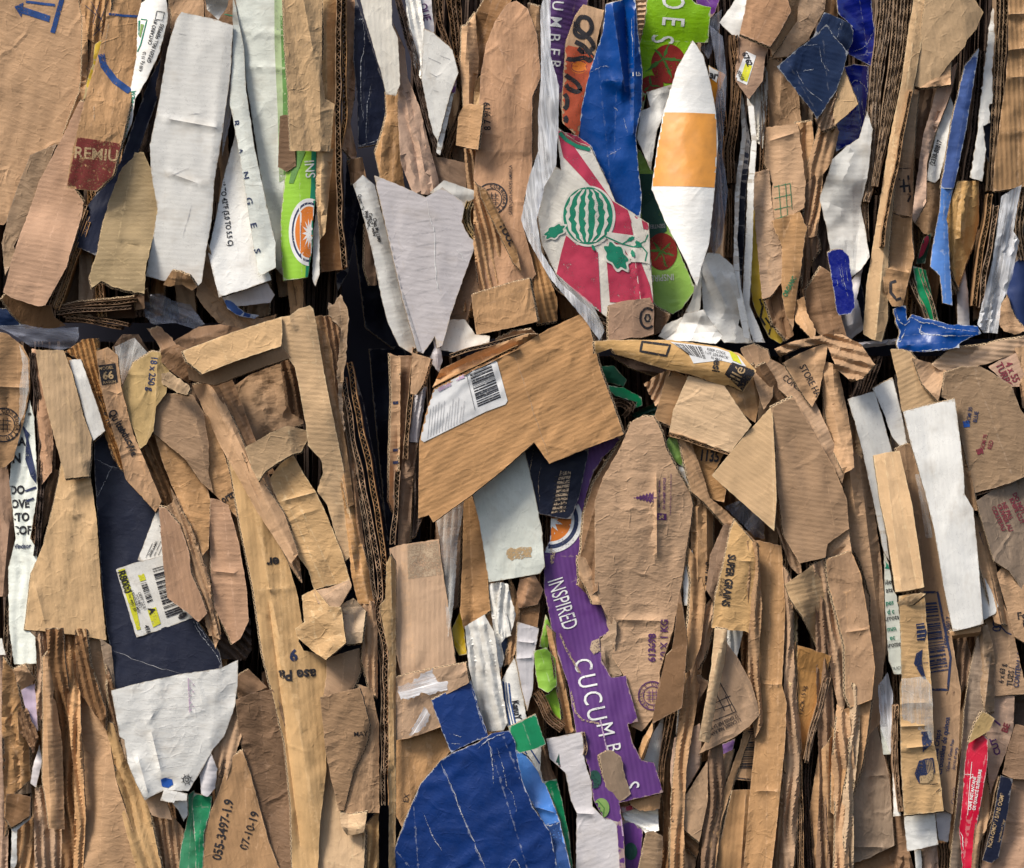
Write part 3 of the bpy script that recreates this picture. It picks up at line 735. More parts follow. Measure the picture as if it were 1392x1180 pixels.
s = P('A2', 's', 'cream carton strip hanging across the navy carton at the top', 'wc', 34, [570,-50, 742,-50, 745,130, 775,200, 787,440, 765,500, 715,494, 690,380, 600,80], cr=0, c=.6, fl=88)
P('A2', 's', 'folded tan strip below the cream strip', 'k', 20, [715,490, 760,505, 795,470, 770,730, 805,985, 690,925, 664,800, 700,700, 725,600], folds=[(760,500,740,960,-.35)], cr=1)
P('A2', 's', 'pinkish crumpled strip beside the cream strip', 'kp', 26, [755,130, 800,250, 815,400, 880,560, 940,800, 975,920, 985,985, 930,1015, 860,1005, 800,850, 785,600, 785,400], folds=[(800,420,900,1000,-.3)], c=2.5)
E('A2', 'dark grey board edge slanting beside the white clipped panel', [752,-50, 790,80, 840,260, 905,560, 985,810], t=4, depth=25, mat='kx', n=3, step=(11,-4,9,0), pitch=5)
s = P('A2', 'x', 'white carton panel with clipped corners in the upper middle', 'w', 30, [912,148, 962,172, 1062,262, 1093,380, 1050,490, 985,742, 962,690, 938,600, 903,420], cr=0, c=.7, fl=60, folds=[(925,200,985,720,.1)])
for q in ([935,300,1000,330],[940,380,980,400],[1000,290,1050,310],[960,470,990,480]): line(s, q, .5, 'grey', name='scuff')
P('A2', 's', 'white crumpled strip left of the clipped white panel', 'w', 23, [812,-50, 888,-50, 915,150, 903,425, 860,330, 830,150], drape=(3,9))
P('A2', 's', 'narrow white tapering sliver under the clipped white panel', 'w', 26, [985,745, 1052,492, 1072,482, 998,810, 978,795], cr=0)
P('A2', 'c', 'tiny purple carton corner at the right of the clipped white panel', 'pl', 27, [1045,472, 1084,415, 1078,488], cr=0)
s = P('A2', 's', 'white strip with purple lettering at the top edge', 'wg', 20, [880,-50, 945,-50, 968,172, 912,148], cr=0); text(s, 'QUE', 915, 55, 42, -74, 'purple', bold=.02, sx=.8)
E('A2', 'dark corrugated board edge packed in the upper middle', [975,-50, 990,100, 1040,230, 1100,420], t=5, depth=16, mat='kd', n=2, step=(26,0,-8,20))
E('A2', 'brown corrugated board edge packed left of the dated panel', [1035,-50, 1075,220, 1108,430, 1100,600, 1050,780, 1040,850], t=5.5, depth=18, mat='kd', n=3, step=(26,0,-22,0))
P('A2', 's', 'narrow tan strip left of the dark crumpled board', 'k', 24, [1120,140, 1142,135, 1180,65, 1192,300, 1175,560, 1130,562, 1115,350], folds=[(1150,130,1150,560,-.5)])
P('A2', 'c', 'dark crumpled brown board behind the dated panel', 'kd', 16, [1195,60, 1260,-50, 1390,-50, 1330,60, 1270,240, 1190,400, 1168,200], c=3)
P('A2', 'c', 'crumpled yellowish tan scrap left of the dated panel', 'kg', 25, [1188,425, 1262,345, 1222,565, 1178,552], c=3)
P('A2', 'f', 'folded tan clip wrapped over the strip left of the dated panel', 'k', 38, [1122,560, 1150,552, 1226,556, 1196,787, 1085,762, 1096,620], folds=[(1160,555,1140,780,.5)], cr=0)
P('A2', 'f', 'small brown flap above the grey white torn panel', 'kd', 20, [955,812, 1132,852, 1132,1002, 980,972, 970,900], folds=[(1040,830,1040,1000,-.3)], cr=0)
P('A2', 's', 'thin tan strips hanging below the folded tan clip', 'k', 22, [1130,785, 1198,785, 1215,900, 1240,1000, 1190,1010, 1150,1000], drape=(4,8))
s = P('F', 'p', 'tall tan panel stamped with date numbers and a round recycling emblem', 'kp', 32,
      [651,160, 655,100, 662,60, 675,28, 690,6, 702,2, 716,12, 729,48, 734,105, 722,132, 722,225, 712,270, 708,300, 727,372, 718,386, 662,402, 655,300, 645,240], fl=88, c=1.2, cr=2,
      folds=[(650,105,720,140,.1)], ridges=[(655,205,722,206,1.2,8), (676,60,700,110,2.5,8)])
text(s, '8 7 9/19', 662.5, 158, 9.2, 92, 'black', bold=.012, sx=.9)
emblem(s, 668, 270, 21, 'black', txt='CORRUGATED RECYCLES ')
text(s, 'GREEN JOBS ACROSS AMERICA', 694, 258, 4.4, 90, 'black', sx=.8, bold=.01)
P('F', 's', 'crumpled brown folds hanging in front of the recycling emblem', 'k', 35, [645,250, 654,262, 672,290, 690,330, 702,376, 700,390, 652,404, 646,330], drape=(4,9), c=2)
P('F', 'f', 'square tan flap folded up at the foot of the dated panel', 'k', 44, [641,402, 660,396, 700,384, 719,380, 730,437, 690,446, 648,455], fl=80, cr=1, c=1)
P('F', 's', 'bent tan strip right of the recycling emblem', 'k', 27, [705,262, 714,250, 716,300, 735,358, 755,405, 756,434, 732,438, 726,385, 712,340, 700,300], folds=[(715,280,745,435,-.4)], drape=(2,8))
s = P('B2', 's', 'thin rolled tan strip lettered in black crossing the recycling emblem', 'k', 43, [1210,20, 1240,50, 1330,220, 1392,350, 1420,450, 1392,410, 1310,240, 1225,70], bow=3, cr=0); text(s, 'TOOL', 1348, 268, 34, -62, 'black', bold=.03)
s = P('B2', 's', 'folded white box side printed with black address lines beside the gap', 'w', 22,
      [540,0, 590,-50, 650,0, 700,200, 770,450, 830,650, 905,880, 850,890, 780,850, 720,720, 690,600, 640,350, 590,150], cr=0, folds=[(620,20,800,800,-.5)], c=1)
for i, t in enumerate(('Quarz Mfg Inc CANADA','Meat Plant','Case of Twelve','Chain Mfg LBMP')): text(s, t, 592 + i * 24, 150 + i * 30, 19, -78, 'black', bold=.02, sx=.75)
s = P('B2', 'x', 'grey white torn carton side leaning in the middle, brown edge showing at right', 'wg', 36,
      [655,-45, 800,15, 922,72, 1010,20, 1130,105, 1110,200, 1150,280, 1185,305, 1160,385, 1110,520, 1050,700, 1010,850, 985,860, 970,800, 910,890, 880,880, 800,600, 720,250, 670,30],
      fl=8, cr=0, c=.7, folds=[(925,72,1000,560,-.12),(740,100,900,880,.10)])
scratches(s, [[930,80,945,180,970,260,972,430,990,560,1015,590],[1085,345,1140,415]], 1.2, 'white')
for y0 in range(210, 760, 62): line(s, [800 + (y0 - 200) * .16, y0, 900, y0 - 14, 1060 - (y0 - 200) * .18, y0 - 32], .5, 'grey', name='scuff', taper=True)
poly(s, [690,120, 740,300, 800,560, 900,880, 880,880, 790,600, 715,300, 670,40], 'grey', name='scuff')
P('B2', 'f', 'torn white top flap of the grey white carton side', 'w', 33, [945,45, 1020,-20, 1188,40, 1186,72, 1120,105, 1010,65], cr=1)
E('B2', 'frayed board edge at the right of the grey white torn panel', [1150,90, 1130,150, 1140,220, 1180,290], t=4, depth=34, mat='ko', n=2, step=(22,-5,18,-2), pitch=5)
P('B2', 'f', 'dark brown cardboard corner right of the grey white torn panel', 'kd', 28, [1050,715, 1110,530, 1165,390, 1205,440, 1195,560, 1160,620, 1140,712], folds=[(1100,560,1080,710,.3)])
P('B2', 'f', 'white carton base below the grey white torn panel', 'w', 26, [1000,870, 1040,712, 1130,712, 1180,790, 1260,800, 1255,830, 1080,885], cr=1)
P('B2', 's', 'brown narrow strip behind the folded white box side at the gap', 'kd', 12, [600,200, 640,380, 655,520, 632,520, 605,430], cr=0)
P('B2', 'w', 'crumpled film and paper knot under the grey white torn panel', 'wg', 30, [955,790, 985,775, 1000,870, 1010,930, 990,990, 940,920, 970,860], c=3)
P('F', 's', 'narrow brown strips draped between the torn white panel and the dated panel', 'k', 24, [640,262, 652,262, 656,330, 668,390, 652,400, 642,420, 632,420, 642,372], drape=(4,7))
# =================================================================== UPPER RIGHT BALE
P('A3', 't', 'long vertical rope of clear plastic film left of the watermelon carton', 'film', 48,
  [212,60, 240,-50, 262,-50, 262,300, 306,460, 302,700, 290,880, 232,985, 190,1160, 215,1330, 320,1500, 480,1640, 545,1740, 520,1790, 440,1680, 250,1450, 150,1270, 110,1160, 148,960, 200,800, 200,600, 216,400], bow=8, c=2.2)
P('A3', 't', 'thin shiny film tail under the watermelon carton', 'tape', 50, [290,1440, 480,1600, 540,1720, 530,1790, 490,1700, 380,1590], c=2)
P('A3', 's', 'dark blue carton sliver behind the clear film rope', 'db', 24, [170,1080, 235,980, 220,1080, 190,1180, 205,1250, 160,1220], cr=0)
P('A3', 's', 'brown strip between dated panel and clear film rope', 'k', 22, [150,20, 225,40, 215,120, 215,420, 205,620, 190,820, 160,850, 165,500, 205,400], folds=[(190,30,180,850,-.4)])
s = P('A3', 'x', 'purple carton side with white capital letters at the top edge', 'pu', 24,
      [262,-50, 470,-50, 452,42, 395,85, 345,230, 332,400, 322,575, 302,470, 282,380, 260,260, 250,100], folds=[(400,-20,330,300,-.25)], cr=1)
for ch, x, y in (('U',300,25),('M',290,110),('B',283,190),('E',282,265),('R',286,330)): text(s, ch, x, y, 62, -95, 'white', sx=.9)
s = P('A3', 'x', 'kraft carton printed with large black script and a red lower half', 'k', 28,
      [398,75, 440,20, 548,50, 512,200, 492,350, 435,560, 412,722, 330,645, 325,560, 332,450, 345,220], folds=[(470,40,390,700,-.2)], cr=1, fl=90)
poly(s, [345,232, 430,250, 500,300, 492,350, 435,560, 412,722, 330,645, 325,560, 332,450], 'dred')
poly(s, ring(415,345,45,16,38), 'orange'); line(s, ring(415,345,42,14,30), 1.2, 'maroon', closed=True)
for q in ([400,110,395,170,440,190,480,150,470,100,430,85,408,110,415,150,470,200,490,245,440,270,410,250],[395,215,440,240,490,300],[352,275,345,300,380,310,440,300,470,315,478,300],[338,350,345,390,400,430,420,465,400,478,360,462,345,440],[338,490,352,515,350,555,335,570],[335,605,348,625,340,640]): line(s, q, 6.2, 'black', smooth=True)
s = P('A3', 'x', 'big glossy blue carton buckled into vertical tubes', 'bl', 34,
      [556,25, 640,0, 705,-50, 722,170, 747,380, 742,560, 712,700, 722,860, 742,1020, 736,1147, 650,1102, 600,1052, 540,900, 480,770, 412,722, 430,560, 470,380, 540,170], cr=1, c=1.5,
      ridges=[(590,40,655,480,13,55), (655,20,690,640,-9,45), (705,60,700,700,10,40), (540,420,640,430,4,40), (610,480,600,800,-4,60)], lim=12)
scratches(s, [[560,820,590,805,635,778],[650,620,668,700],[600,560,618,580],[470,380,540,350,570,352],[690,100,694,300]], 1.0)
text(s, '1 Lb', 715, 392, 20, 2, 'white', bold=.03)
P('A3', 's', 'exposed ribbed kraft inner layer left of the lime carton', 'k', 22, [712,-50, 780,-50, 762,130, 736,210, 715,100], fl=0, drape=None, c=.5, ridges=[(700,k,790,k-6,2.5,12) for k in range(-30, 200, 26)], cr=0)
P('A3', 's', 'blue carton strip behind the buckled blue carton', 'bl', 22, [728,200, 742,330, 748,520, 735,520, 722,300], cr=0)
s = P('A3', 'x', 'lime green tomato carton with white capitals and a printed tomato', 'li', 24,
      [778,-50, 960,-50, 1035,20, 1107,36, 1095,216, 1002,216, 1040,300, 900,442, 770,482, 748,600, 738,400, 735,230, 762,120], cr=1, c=.8, fl=5, folds=[(740,210,1100,212,.12)])
for ch, x, y in (('O',905,5),('E',905,108),('S',850,200)): text(s, ch, x, y, 122, -95, 'white', sx=.6)
poly(s, ring(888,328,92,36,102), 'tomato'); poly(s, ring(800,440,62,30,52), 'tomato'); poly(s, [738,520,770,480,790,540,770,578,740,570], 'tomato')
for q in ([860,300,800,350],[860,300,890,225],[860,300,960,310],[860,300,905,400],[860,300,770,365],[860,300,815,250]): line(s, q, 4.2, 'leaf', taper=True)
for q in ([795,440,790,390],[795,440,845,450],[795,440,760,470]): line(s, q, 3, 'leaf', taper=True)
P('A3', 'w', 'grey white folded paper piece under the tomato carton', 'w', 28, [770,482, 905,442, 852,610, 822,690, 792,892, 720,722, 742,580, 792,560], folds=[(745,590,860,570,.25),(720,730,830,640,-.2)], cr=2, c=2)
s = P('B3', 'x', 'lime and dark green carton with upside down lettering behind the orange banded carton', 'li', 14,
      [712,-200, 740,-180, 800,-80, 860,0, 870,180, 1030,550, 960,650, 912,680, 800,622, 780,215, 735,180, 740,60], cr=1, c=.8)
poly(s, [712,-60, 800,-60, 870,0, 880,240, 800,300, 770,200, 735,180], 'veg'); poly(s, ring(855,350,80,36,98), 'tomato')
for q in ([850,350,810,300],[850,350,900,305],[850,350,915,370],[850,350,880,430],[850,350,815,400],[850,350,795,345]): line(s, q, 3.4, 'leaf', taper=True)
text(s, 'INSPIRE', 856, 487, 36, 184, 'white', sx=.75); text(s, 'SSENTIEL', 830, 215, 22, 184, 'grey', sx=.7)
s = P('A3', 'x', 'curved glossy white carton with a broad orange band and pointed top', 'gl', 50,
      [1010,218, 1062,292, 1100,440, 1130,600, 1138,760, 1118,1000, 1086,1290, 1048,1400, 1036,1450, 1022,1512, 1000,1470, 960,1370, 860,1170, 793,1000, 820,800, 855,600, 930,360], bow=22, cr=0, c=.7, fl=0, lim=3, tilt=(.02,.2))
poly(s, [853,596, 1133,606, 1142,760, 1118,996, 790,985, 815,800], 'gold', name='printed_band', off=.3, res=2.0)
P('A3', 's', 'crumpled white strip at the tip of the orange banded carton', 'wc', 33, [1022,1512, 1040,1400, 1060,1395, 1055,1550, 1050,1625, 1020,1640, 975,1640, 1010,1570], c=2)
P('B3', 'w', 'crumpled white carton end right of the lime carton, tall piece', 'w', 32, [1058,430, 1090,362, 1150,368, 1220,430, 1252,560, 1272,640, 1255,740, 1340,836, 1180,832, 1075,700, 1062,560], c=4.5, cr=6, cs=.35, lim=14)
P('B3', 'w', 'crumpled white carton folds lying on the bale joint', 'w', 38, [968,682, 1064,664, 1100,720, 1170,800, 1130,842, 1000,825, 860,826, 920,780], c=3, cs=.4, lim=12, folds=[(1064,664,1000,830,-.6)])
P('B3', 'f', 'small white folded corner at the left of the crumpled white folds', 'wc', 32, [832,800, 870,740, 960,700, 972,684, 940,760, 880,822], c=2)
s = P('A3', 's', 'thin white board edge line left of the stacked white sheets', 'w', 27, [1262,425, 1282,520, 1302,700, 1264,960, 1247,1260, 1262,1500, 1320,1790, 1280,1770, 1225,1480, 1240,1000, 1276,700], cr=1, c=1, bow=3)
P('A3', 's', 'long white sheet edge flaring out at the bale joint', 'w', 30, [1298,515, 1332,560, 1347,750, 1332,960, 1327,1300, 1312,1600, 1395,1800, 1335,1795, 1275,1600, 1292,1260, 1302,960, 1322,740], cr=1, c=1, bow=3)
P('A3', 's', 'dark board edge between the two white sheet edges', 'nv', 22, [1285,560, 1318,740, 1296,960, 1285,1260, 1270,1600, 1260,1500, 1250,1260, 1268,960, 1304,700], cr=0)
P('B3', 's', 'yellow carton strip left of the gridded kraft panel', 'ye', 22, [1328,118, 1352,160, 1372,330, 1390,520, 1420,700, 1500,820, 1480,836, 1420,800, 1340,640, 1325,560], cr=1, folds=[(1340,130,1400,780,-.3)])
s = ALL[-1]; line(s, [1370,600,1385,640,1375,700,1400,740], 3, 'black'); line(s, [1400,700,1430,740,1420,790], 2.5, 'black')
P('A3', 't', 'dark grey plastic film strip beside the orange banded carton', 'filmd', 34, [1100,130, 1170,190, 1190,420, 1180,620, 1165,800, 1195,1000, 1165,1270, 1120,1340, 1085,1250, 1115,1000, 1140,760, 1130,560, 1150,400], c=2.5)
E('A3', 'brown board edge right of the dark film strip', [1215,180, 1235,420, 1215,640, 1190,800, 1195,960], t=5, depth=30, mat='kd', n=3, step=(12,0,16,0))
E('A3', 'thin board edge below the dark film strip', [1195,990, 1200,1150, 1195,1350], t=4, depth=26, mat='kd', n=2, step=(12,0,12,0))
s = P('A3', 'x', 'small orange snack carton corner with dark letters', 'og', 26, [1098,340, 1188,388, 1152,480, 1135,600, 1105,520], cr=1, c=1); poly(s, [1100,345,1150,372,1140,430,1100,400], 'white'); text(s, 'er', 1122, 392, 42, -12, 'black', bold=.03)
P('A3', 's', 'dark bottle label sliver at the top edge right of the lime carton', 'pu', 18, [1030,-50, 1170,-50, 1130,60, 1105,90, 1105,36, 1040,15], cr=1)
P('A3', 's', 'dark plastic sliver right of the lime carton', 'filmd', 20, [1090,100, 1170,40, 1150,180, 1100,300, 1055,240, 1095,216], c=2)
P('A3', 'f', 'small white carton corner at the top right of the lime carton', 'w', 26, [1155,112, 1222,20, 1262,-50, 1305,-50, 1262,215, 1225,180], folds=[(1155,112,1290,100,-.2)], cr=0)
s = P('F', 'p', 'pinkish tan panel with clipped corner at the top edge right of centre', 'kp', 40, [1019,-12, 1066,-12, 1074,15, 1060,42, 1046,63, 1006,46], cr=0, c=.7)
s = P('F', 'f', 'brown flap carrying a small price sticker', 'kp', 30, [1006,48, 1045,62, 1040,76, 1036,110, 1018,134, 1000,108, 1003,70], cr=1)
poly(s, [1295,265, 1347,290, 1298,446, 1234,416], 'label', tile='A3', name='price_sticker'); poly(s, [1290,330,1325,345,1298,430,1262,415], 'yellow', tile='A3', name='price_sticker', off=.8)
text(s, '676', 1295, 300, 30, -65, 'black', tile='A3', bold=.03, off=1.0); text(s, '2', 1310, 335, 30, -65, 'black', tile='A3', bold=.03, off=1.0); text(s, '###', 1265, 395, 24, -65, 'black', tile='A3', bold=.0, off=1.0)
P('F', 's', 'white and brown layered strips below the price sticker flap', 'wc', 20, [1018,134, 1038,80, 1046,100, 1044,150, 1038,200, 1030,190, 1028,150], drape=(3,6))
E('F', 'brown board edge right of the white sheet edges at the top', [1034,95, 1040,160, 1034,250, 1038,300], t=4, depth=22, mat='kd', n=2, step=(5,0,4,0))
# kraft column left of royal blue
P('A4', 'f', 'folded layers of tan flap beside the pinkish clipped panel', 'k', 34, [158,55, 150,-50, 215,-50, 205,110, 130,200, 70,290, 58,235, 110,150], folds=[(190,-40,90,240,-.5)], cr=0)
P('A4', 'f', 'tan flap with corrugated rim at the top left of the navy flap', 'kf', 30, [210,-50, 355,-50, 345,45, 300,120, 255,205, 150,290, 75,300, 135,205, 205,110], folds=[(260,-50,220,200,-.25)], cr=1)
P('A4', 's', 'brown strip left of the royal blue carton at the top edge', 'kd', 24, [345,-50, 412,-50, 412,70, 360,75, 345,60], cr=0)
P('A4', 'p', 'smooth tan panel with small hole under the navy flap', 'k', 22, [60,298, 112,330, 210,500, 222,642, 40,662, 25,420], cr=1, c=1.5, ridges=[(120,380,110,600,4,40)])
s = P('A4', 'p', 'kraft panel printed with a dark green grid', 'k', 28, [45,668, 205,650, 240,950, 236,1085, 150,1140, 75,1190, 55,1090, 80,960, 35,850], cr=1, c=1.2, torn=1.2, ridges=[(50,740,210,690,2.5,18)], fl=0)
for q in ([80,980,165,962],[82,1040,170,1020],[82,1100,172,1080],[88,1150,150,1130],[105,970,118,1150],[140,962,152,1140],[165,962,175,1100]): line(s, q, .9, 'green')
P('A4', 's', 'narrow tan strip beside the navy flap above the gridded panel', 'k', 25, [205,650, 275,640, 285,760, 250,930, 240,950], folds=[(250,640,245,950,-.4)], cr=1)
s = P('B4', 'p', 'torn kraft panel folded over below the green grid', 'k', 34, [70,195, 150,170, 212,148, 247,230, 228,330, 218,440, 195,560, 175,770, 130,640, 122,500, 125,330, 100,270], torn=1.5, folds=[(200,160,170,620,-.3)], cr=1)
text(s, 'ORGANIC', 160, 540, 26, 62, 'green', sx=.7, bold=.02)
P('B4', 'p', 'tan panel left of the torn kraft panel', 'k', 27, [-30,-60, 50,-80, 62,80, 78,200, 112,272, 128,500, 52,592, 18,602, 5,400, -15,210], cr=2, torn=1.2)
P('B4', 's', 'dark creased strip at the bottom of the gridded panel column', 'kd', 24, [45,605, 122,520, 132,650, 175,790, 150,812, 85,730], c=2.5)
P('B4', 'c', 'frayed torn board layers under the torn kraft panel', 'k', 36, [180,630, 232,600, 245,680, 285,780, 272,812, 230,760, 200,720], c=4, torn=2)
P('B4', 's', 'brown strips right of the torn kraft panel', 'kd', 22, [236,30, 290,-40, 300,260, 318,330, 262,410, 240,640, 225,420, 248,240], drape=(4,9))
P('A4', 's', 'layered brown strip below the small kraft flap at the navy flap', 'k', 26, [250,930, 330,640, 395,660, 415,690, 372,850, 330,910, 320,1060, 300,1230, 270,1240, 275,1000], drape=(4,10), c=2.5)
P('B4', 'c', 'crumpled brown box foot beside the blue rounded card', 'kd', 26, [255,560, 330,440, 370,470, 400,600, 440,740, 460,810, 330,790, 265,710], c=5, cs=.3, lim=14)
P('A4', 's', 'dark brown strip left of the white crumpled paper at right', 'kx', 14, [285,1220, 330,1050, 365,1200, 375,1330, 365,1450, 320,1560, 300,1400], drape=(3,10))
s = P('A4', 'f', 'worn navy square flap torn along its top right edge', 'nb', 46, [88,360, 200,262, 300,190, 352,133, 385,190, 430,240, 462,280, 440,370, 400,480, 300,632, 270,582, 180,470], cr=0, c=1.6, torn=1.3, folds=[(330,200,360,480,.15),(140,330,300,600,-.12)])
scratches(s, [[352,133,380,185,425,235,450,270],[190,380,240,470,330,540],[310,250,330,340,365,380],[160,290,220,250,300,240],[230,380,280,370]], 1.1)
s = P('A4', 'f', 'dark navy folded top behind the worn navy flap', 'nb', 38, [340,68, 420,98, 478,128, 494,160, 490,225, 450,290, 352,130, 280,205, 305,140], cr=0, folds=[(440,100,410,240,-.3)])
scratches(s, [[340,68,420,96,490,135,495,170],[430,110,410,200]], 1.0)
s = P('A4', 'x', 'glossy royal blue crumpled carton at the top edge', 'rb', 28, [408,-50, 588,-50, 600,100, 632,250, 602,345, 540,310, 470,272, 492,135, 415,68], c=3.5, cr=4, cs=.25, lim=12)
scratches(s, [[590,-10,595,60,610,130,600,200],[470,272,560,240,600,170],[480,280,600,345]], 1.2)
s = P('A4', 'x', 'royal blue carton side standing below the crumpled glossy one', 'rb', 24, [440,355, 500,335, 582,342, 578,480, 562,600, 545,720, 408,792, 415,640, 512,550, 470,440], c=1.8, cr=1, folds=[(520,420,540,720,-.25)])
scratches(s, [[475,440,520,418,562,452,572,490],[575,345,580,480],[510,500,540,620,530,720],[545,505,555,600]], 1.3)
P('A4', 'f', 'small kraft flap hanging off the worn navy flap', 'kg', 41, [438,350, 470,440, 513,550, 460,600, 398,655, 390,600, 405,480], cr=0, c=1, folds=[(513,550,398,655,0)])
P('A4', 'c', 'layered kraft corner pinched under the worn navy flap', 'k', 38, [300,625, 350,540, 402,480, 392,600, 398,655, 330,682], drape=(3,7))
P('A4', 'w', 'large crumpled white paper right of the gridded panel', 'w', 30, [566,585, 594,680, 572,900, 535,1080, 560,1200, 582,1350, 540,1410, 490,1455, 470,1390, 460,1335, 380,1320, 360,1200, 322,1040, 385,840, 460,770, 525,728],
  c=4, cr=7, cs=.22, lim=12, folds=[(490,880,500,1440,-.35)])
P('B4', 'w', 'grey white paper lower end beside the blue rounded card', 'wg', 18, [428,690, 500,500, 562,420, 542,500, 520,600, 562,760, 480,822, 440,745], c=3)
s = P('B4', 'x', 'dark blue card with rounded corners at the bale joint', 'rb', 38, [358,362, 395,345, 440,349, 468,380, 476,440, 502,640, 482,680, 420,690, 408,670, 385,520], cr=0, c=.7, fl=90)
scratches(s, [[430,420,445,520,470,600],[420,440,440,540],[450,400,465,520],[405,500,412,540]], .8)
# dense dark edges
E('A4', 'dark corrugated board edge packed tightly in the upper right bale', [632,-50, 628,120, 590,500, 572,950, 560,1060], t=4.6, depth=32, mat='ky', n=5, step=(17,0,4,0), pitch=5.2, dj=4)
E('A4', 'dark corrugated board edge packed beside the long tan strips', [722,-50, 705,230, 665,520, 640,700, 600,980], t=4.6, depth=36, mat='ky', n=5, step=(19,0,4,0), pitch=5.2, dj=4)
E('B4', 'frayed board edge beside the crumpled white paper', [575,0, 560,60, 545,120, 560,300], t=4.5, depth=24, mat='ky', n=3, step=(14,0,10,0), pitch=5)
P('A4', 's', 'long pale tan strip running from the top edge to the bale joint', 'kl', 38, [820,-50, 888,-50, 830,280, 800,445, 792,500, 700,960, 668,1340, 668,1680, 640,1786, 598,1775, 560,1750, 578,1500, 640,1100, 690,760, 752,440],
  cr=0, c=1.2, folds=[(840,-50,620,1600,-.22)], fl=80)
E('A4', 'board edge running inside the long pale tan strip', [792,480, 770,600, 720,850, 665,1120, 640,1300], t=4.5, depth=46, mat='k', n=1)
s = P('A4', 'f', 'large tan flap with curved torn corner at the top edge, right', 'kg', 46, [880,-50, 1085,-50, 1130,25, 1166,72, 1130,160, 1080,215, 1070,250, 1000,325, 930,420, 850,460, 798,446, 825,300], cr=0, c=1, fl=75, folds=[(1060,-50,1075,230,-.3)])
P('A4', 's', 'brown lip below the large tan flap', 'k', 40, [850,462, 930,422, 1002,328, 992,442], cr=0, folds=[(850,462,1000,400,-.3)])
s = P('A4', 's', 'kraft strip printed with black stroke marks below the large tan flap', 'k', 30, [795,470, 832,480, 812,700, 803,900, 802,1130, 690,1112, 740,880, 780,640], cr=1)
line(s, [735,885,800,882], 1, 'black'); line(s, [735,940,760,945,765,1010], 3.2, 'black'); line(s, [785,920,795,1010], 3, 'black'); line(s, [740,980,790,975], 3, 'black'); line(s, [780,1020,798,1030,782,1060], 3, 'black')
s = P('B4', 'p', 'crumpled kraft strip with black curve below the stroke marks', 'k', 31, [690,140, 802,160, 802,300, 812,380, 790,470, 750,640, 700,640, 660,560, 648,425, 675,240], c=3.5, cs=.25, cr=4, lim=12, ridges=[(650,440,800,470,6,45)])
line(s, [692,145,760,175,800,170], .9, 'black'); line(s, [720,510,690,520,690,570,720,610,745,600], 4, 'black')
s = P('A4', 's', 'pinkish tan strip slanting right of the stroke mark strip', 'kp', 34, [950,452, 1000,380, 1042,332, 1002,480, 920,690, 872,850, 862,1060, 812,1165, 805,1150, 832,960, 870,720], cr=1)
P('A4', 's', 'dark creased board inside the slanting pinkish strip', 'kd', 20, [825,470, 952,450, 885,680, 855,820, 806,800, 812,620], c=2.5, folds=[(880,470,830,800,-.3)])
s = P('A4', 's', 'narrow white carton strip with printed phone like number', 'w', 26, [975,560, 1005,480, 1028,560, 992,770, 950,932, 930,957, 888,942, 898,860], cr=1)
text(s, '(2338-88817', 935, 800, 26, 72, 'black', sx=.75, bold=.02)
s = P('A4', 'x', 'tall bright blue carton edge folded lengthwise in the upper right bale', 'bl', 37, [1078,350, 1152,258, 1122,450, 1086,680, 1046,880, 1020,990, 955,990, 960,960, 1010,650], cr=0, folds=[(1120,320,1010,970,-.4)], fl=0)
P('A4', 'x', 'bright blue twisted carton strip reaching down to the blue crumple', 'bb', 35, [955,990, 1022,985, 985,1150, 992,1200, 1002,1400, 1012,1605, 962,1592, 950,1450, 898,1400, 922,1240, 950,1100], cr=1, folds=[(970,1000,975,1590,-.4)])
scratches(ALL[-1], [[1020,990,980,1060,965,1160],[1000,1560,1040,1590]], 1.6)
E('A4', 'dark board edge between blue carton and white notched strip', [1165,260, 1150,480, 1120,760, 1085,960], t=5, depth=26, mat='kx', n=2, step=(14,0,14,0))
s = P('A4', 's', 'white notched strip with rough left edge near the right side', 'w', 30, [1237,35, 1243,190, 1226,380, 1234,400, 1228,540, 1214,545, 1216,640, 1180,660, 1185,720, 1192,800, 1172,952, 1108,930, 1150,700, 1182,400, 1216,130], cr=1, torn=1.5)
P('A4', 's', 'dark navy sliver right of the white notched strip', 'nv', 24, [1228,400, 1250,400, 1240,640, 1215,850, 1190,800, 1185,650, 1216,640], cr=0)
E('A4', 'corrugated board edge near the right side of the upper bale', [1262,-50, 1255,300, 1238,600, 1225,900, 1215,1000], t=5.5, depth=28, mat='ky', n=3, step=(20,0,12,0))
s = P('A4', 'p', 'tan corrugated panel with sagging creases at the upper right edge', 'kf', 33, [1315,-50, 1430,-50, 1430,970, 1330,985, 1230,1004, 1240,860, 1262,700, 1300,420, 1312,250], cr=0, c=2, ridges=[(1300,75,1430,70,4,30),(1300,265,1430,250,6,40),(1290,410,1430,400,5,40),(1250,700,1430,690,3,40)], fl=88)
P('B4', 't', 'clump of clear stretch film near the right edge', 'film', 40, [1268,70, 1330,30, 1372,8, 1350,120, 1330,250, 1362,300, 1340,400, 1322,500, 1300,560, 1270,625, 1252,785, 1180,780, 1148,740, 1170,630, 1222,400, 1250,200], c=4)
P('B4', 's', 'tan strip left of the twisted blue carton', 'k', 24, [862,0, 952,-10, 942,150, 915,265, 880,250, 838,200, 850,100], cr=1, folds=[(900,0,890,250,-.3)])
P('B4', 's', 'golden kraft strip with soft fold right of the twisted blue carton', 'kg', 27, [988,180, 1020,90, 1050,-10, 1152,-10, 1152,200, 1120,330, 1082,420, 1052,545, 1020,420, 1000,300], cr=1, c=2, ridges=[(1065,0,1060,300,5,35)])
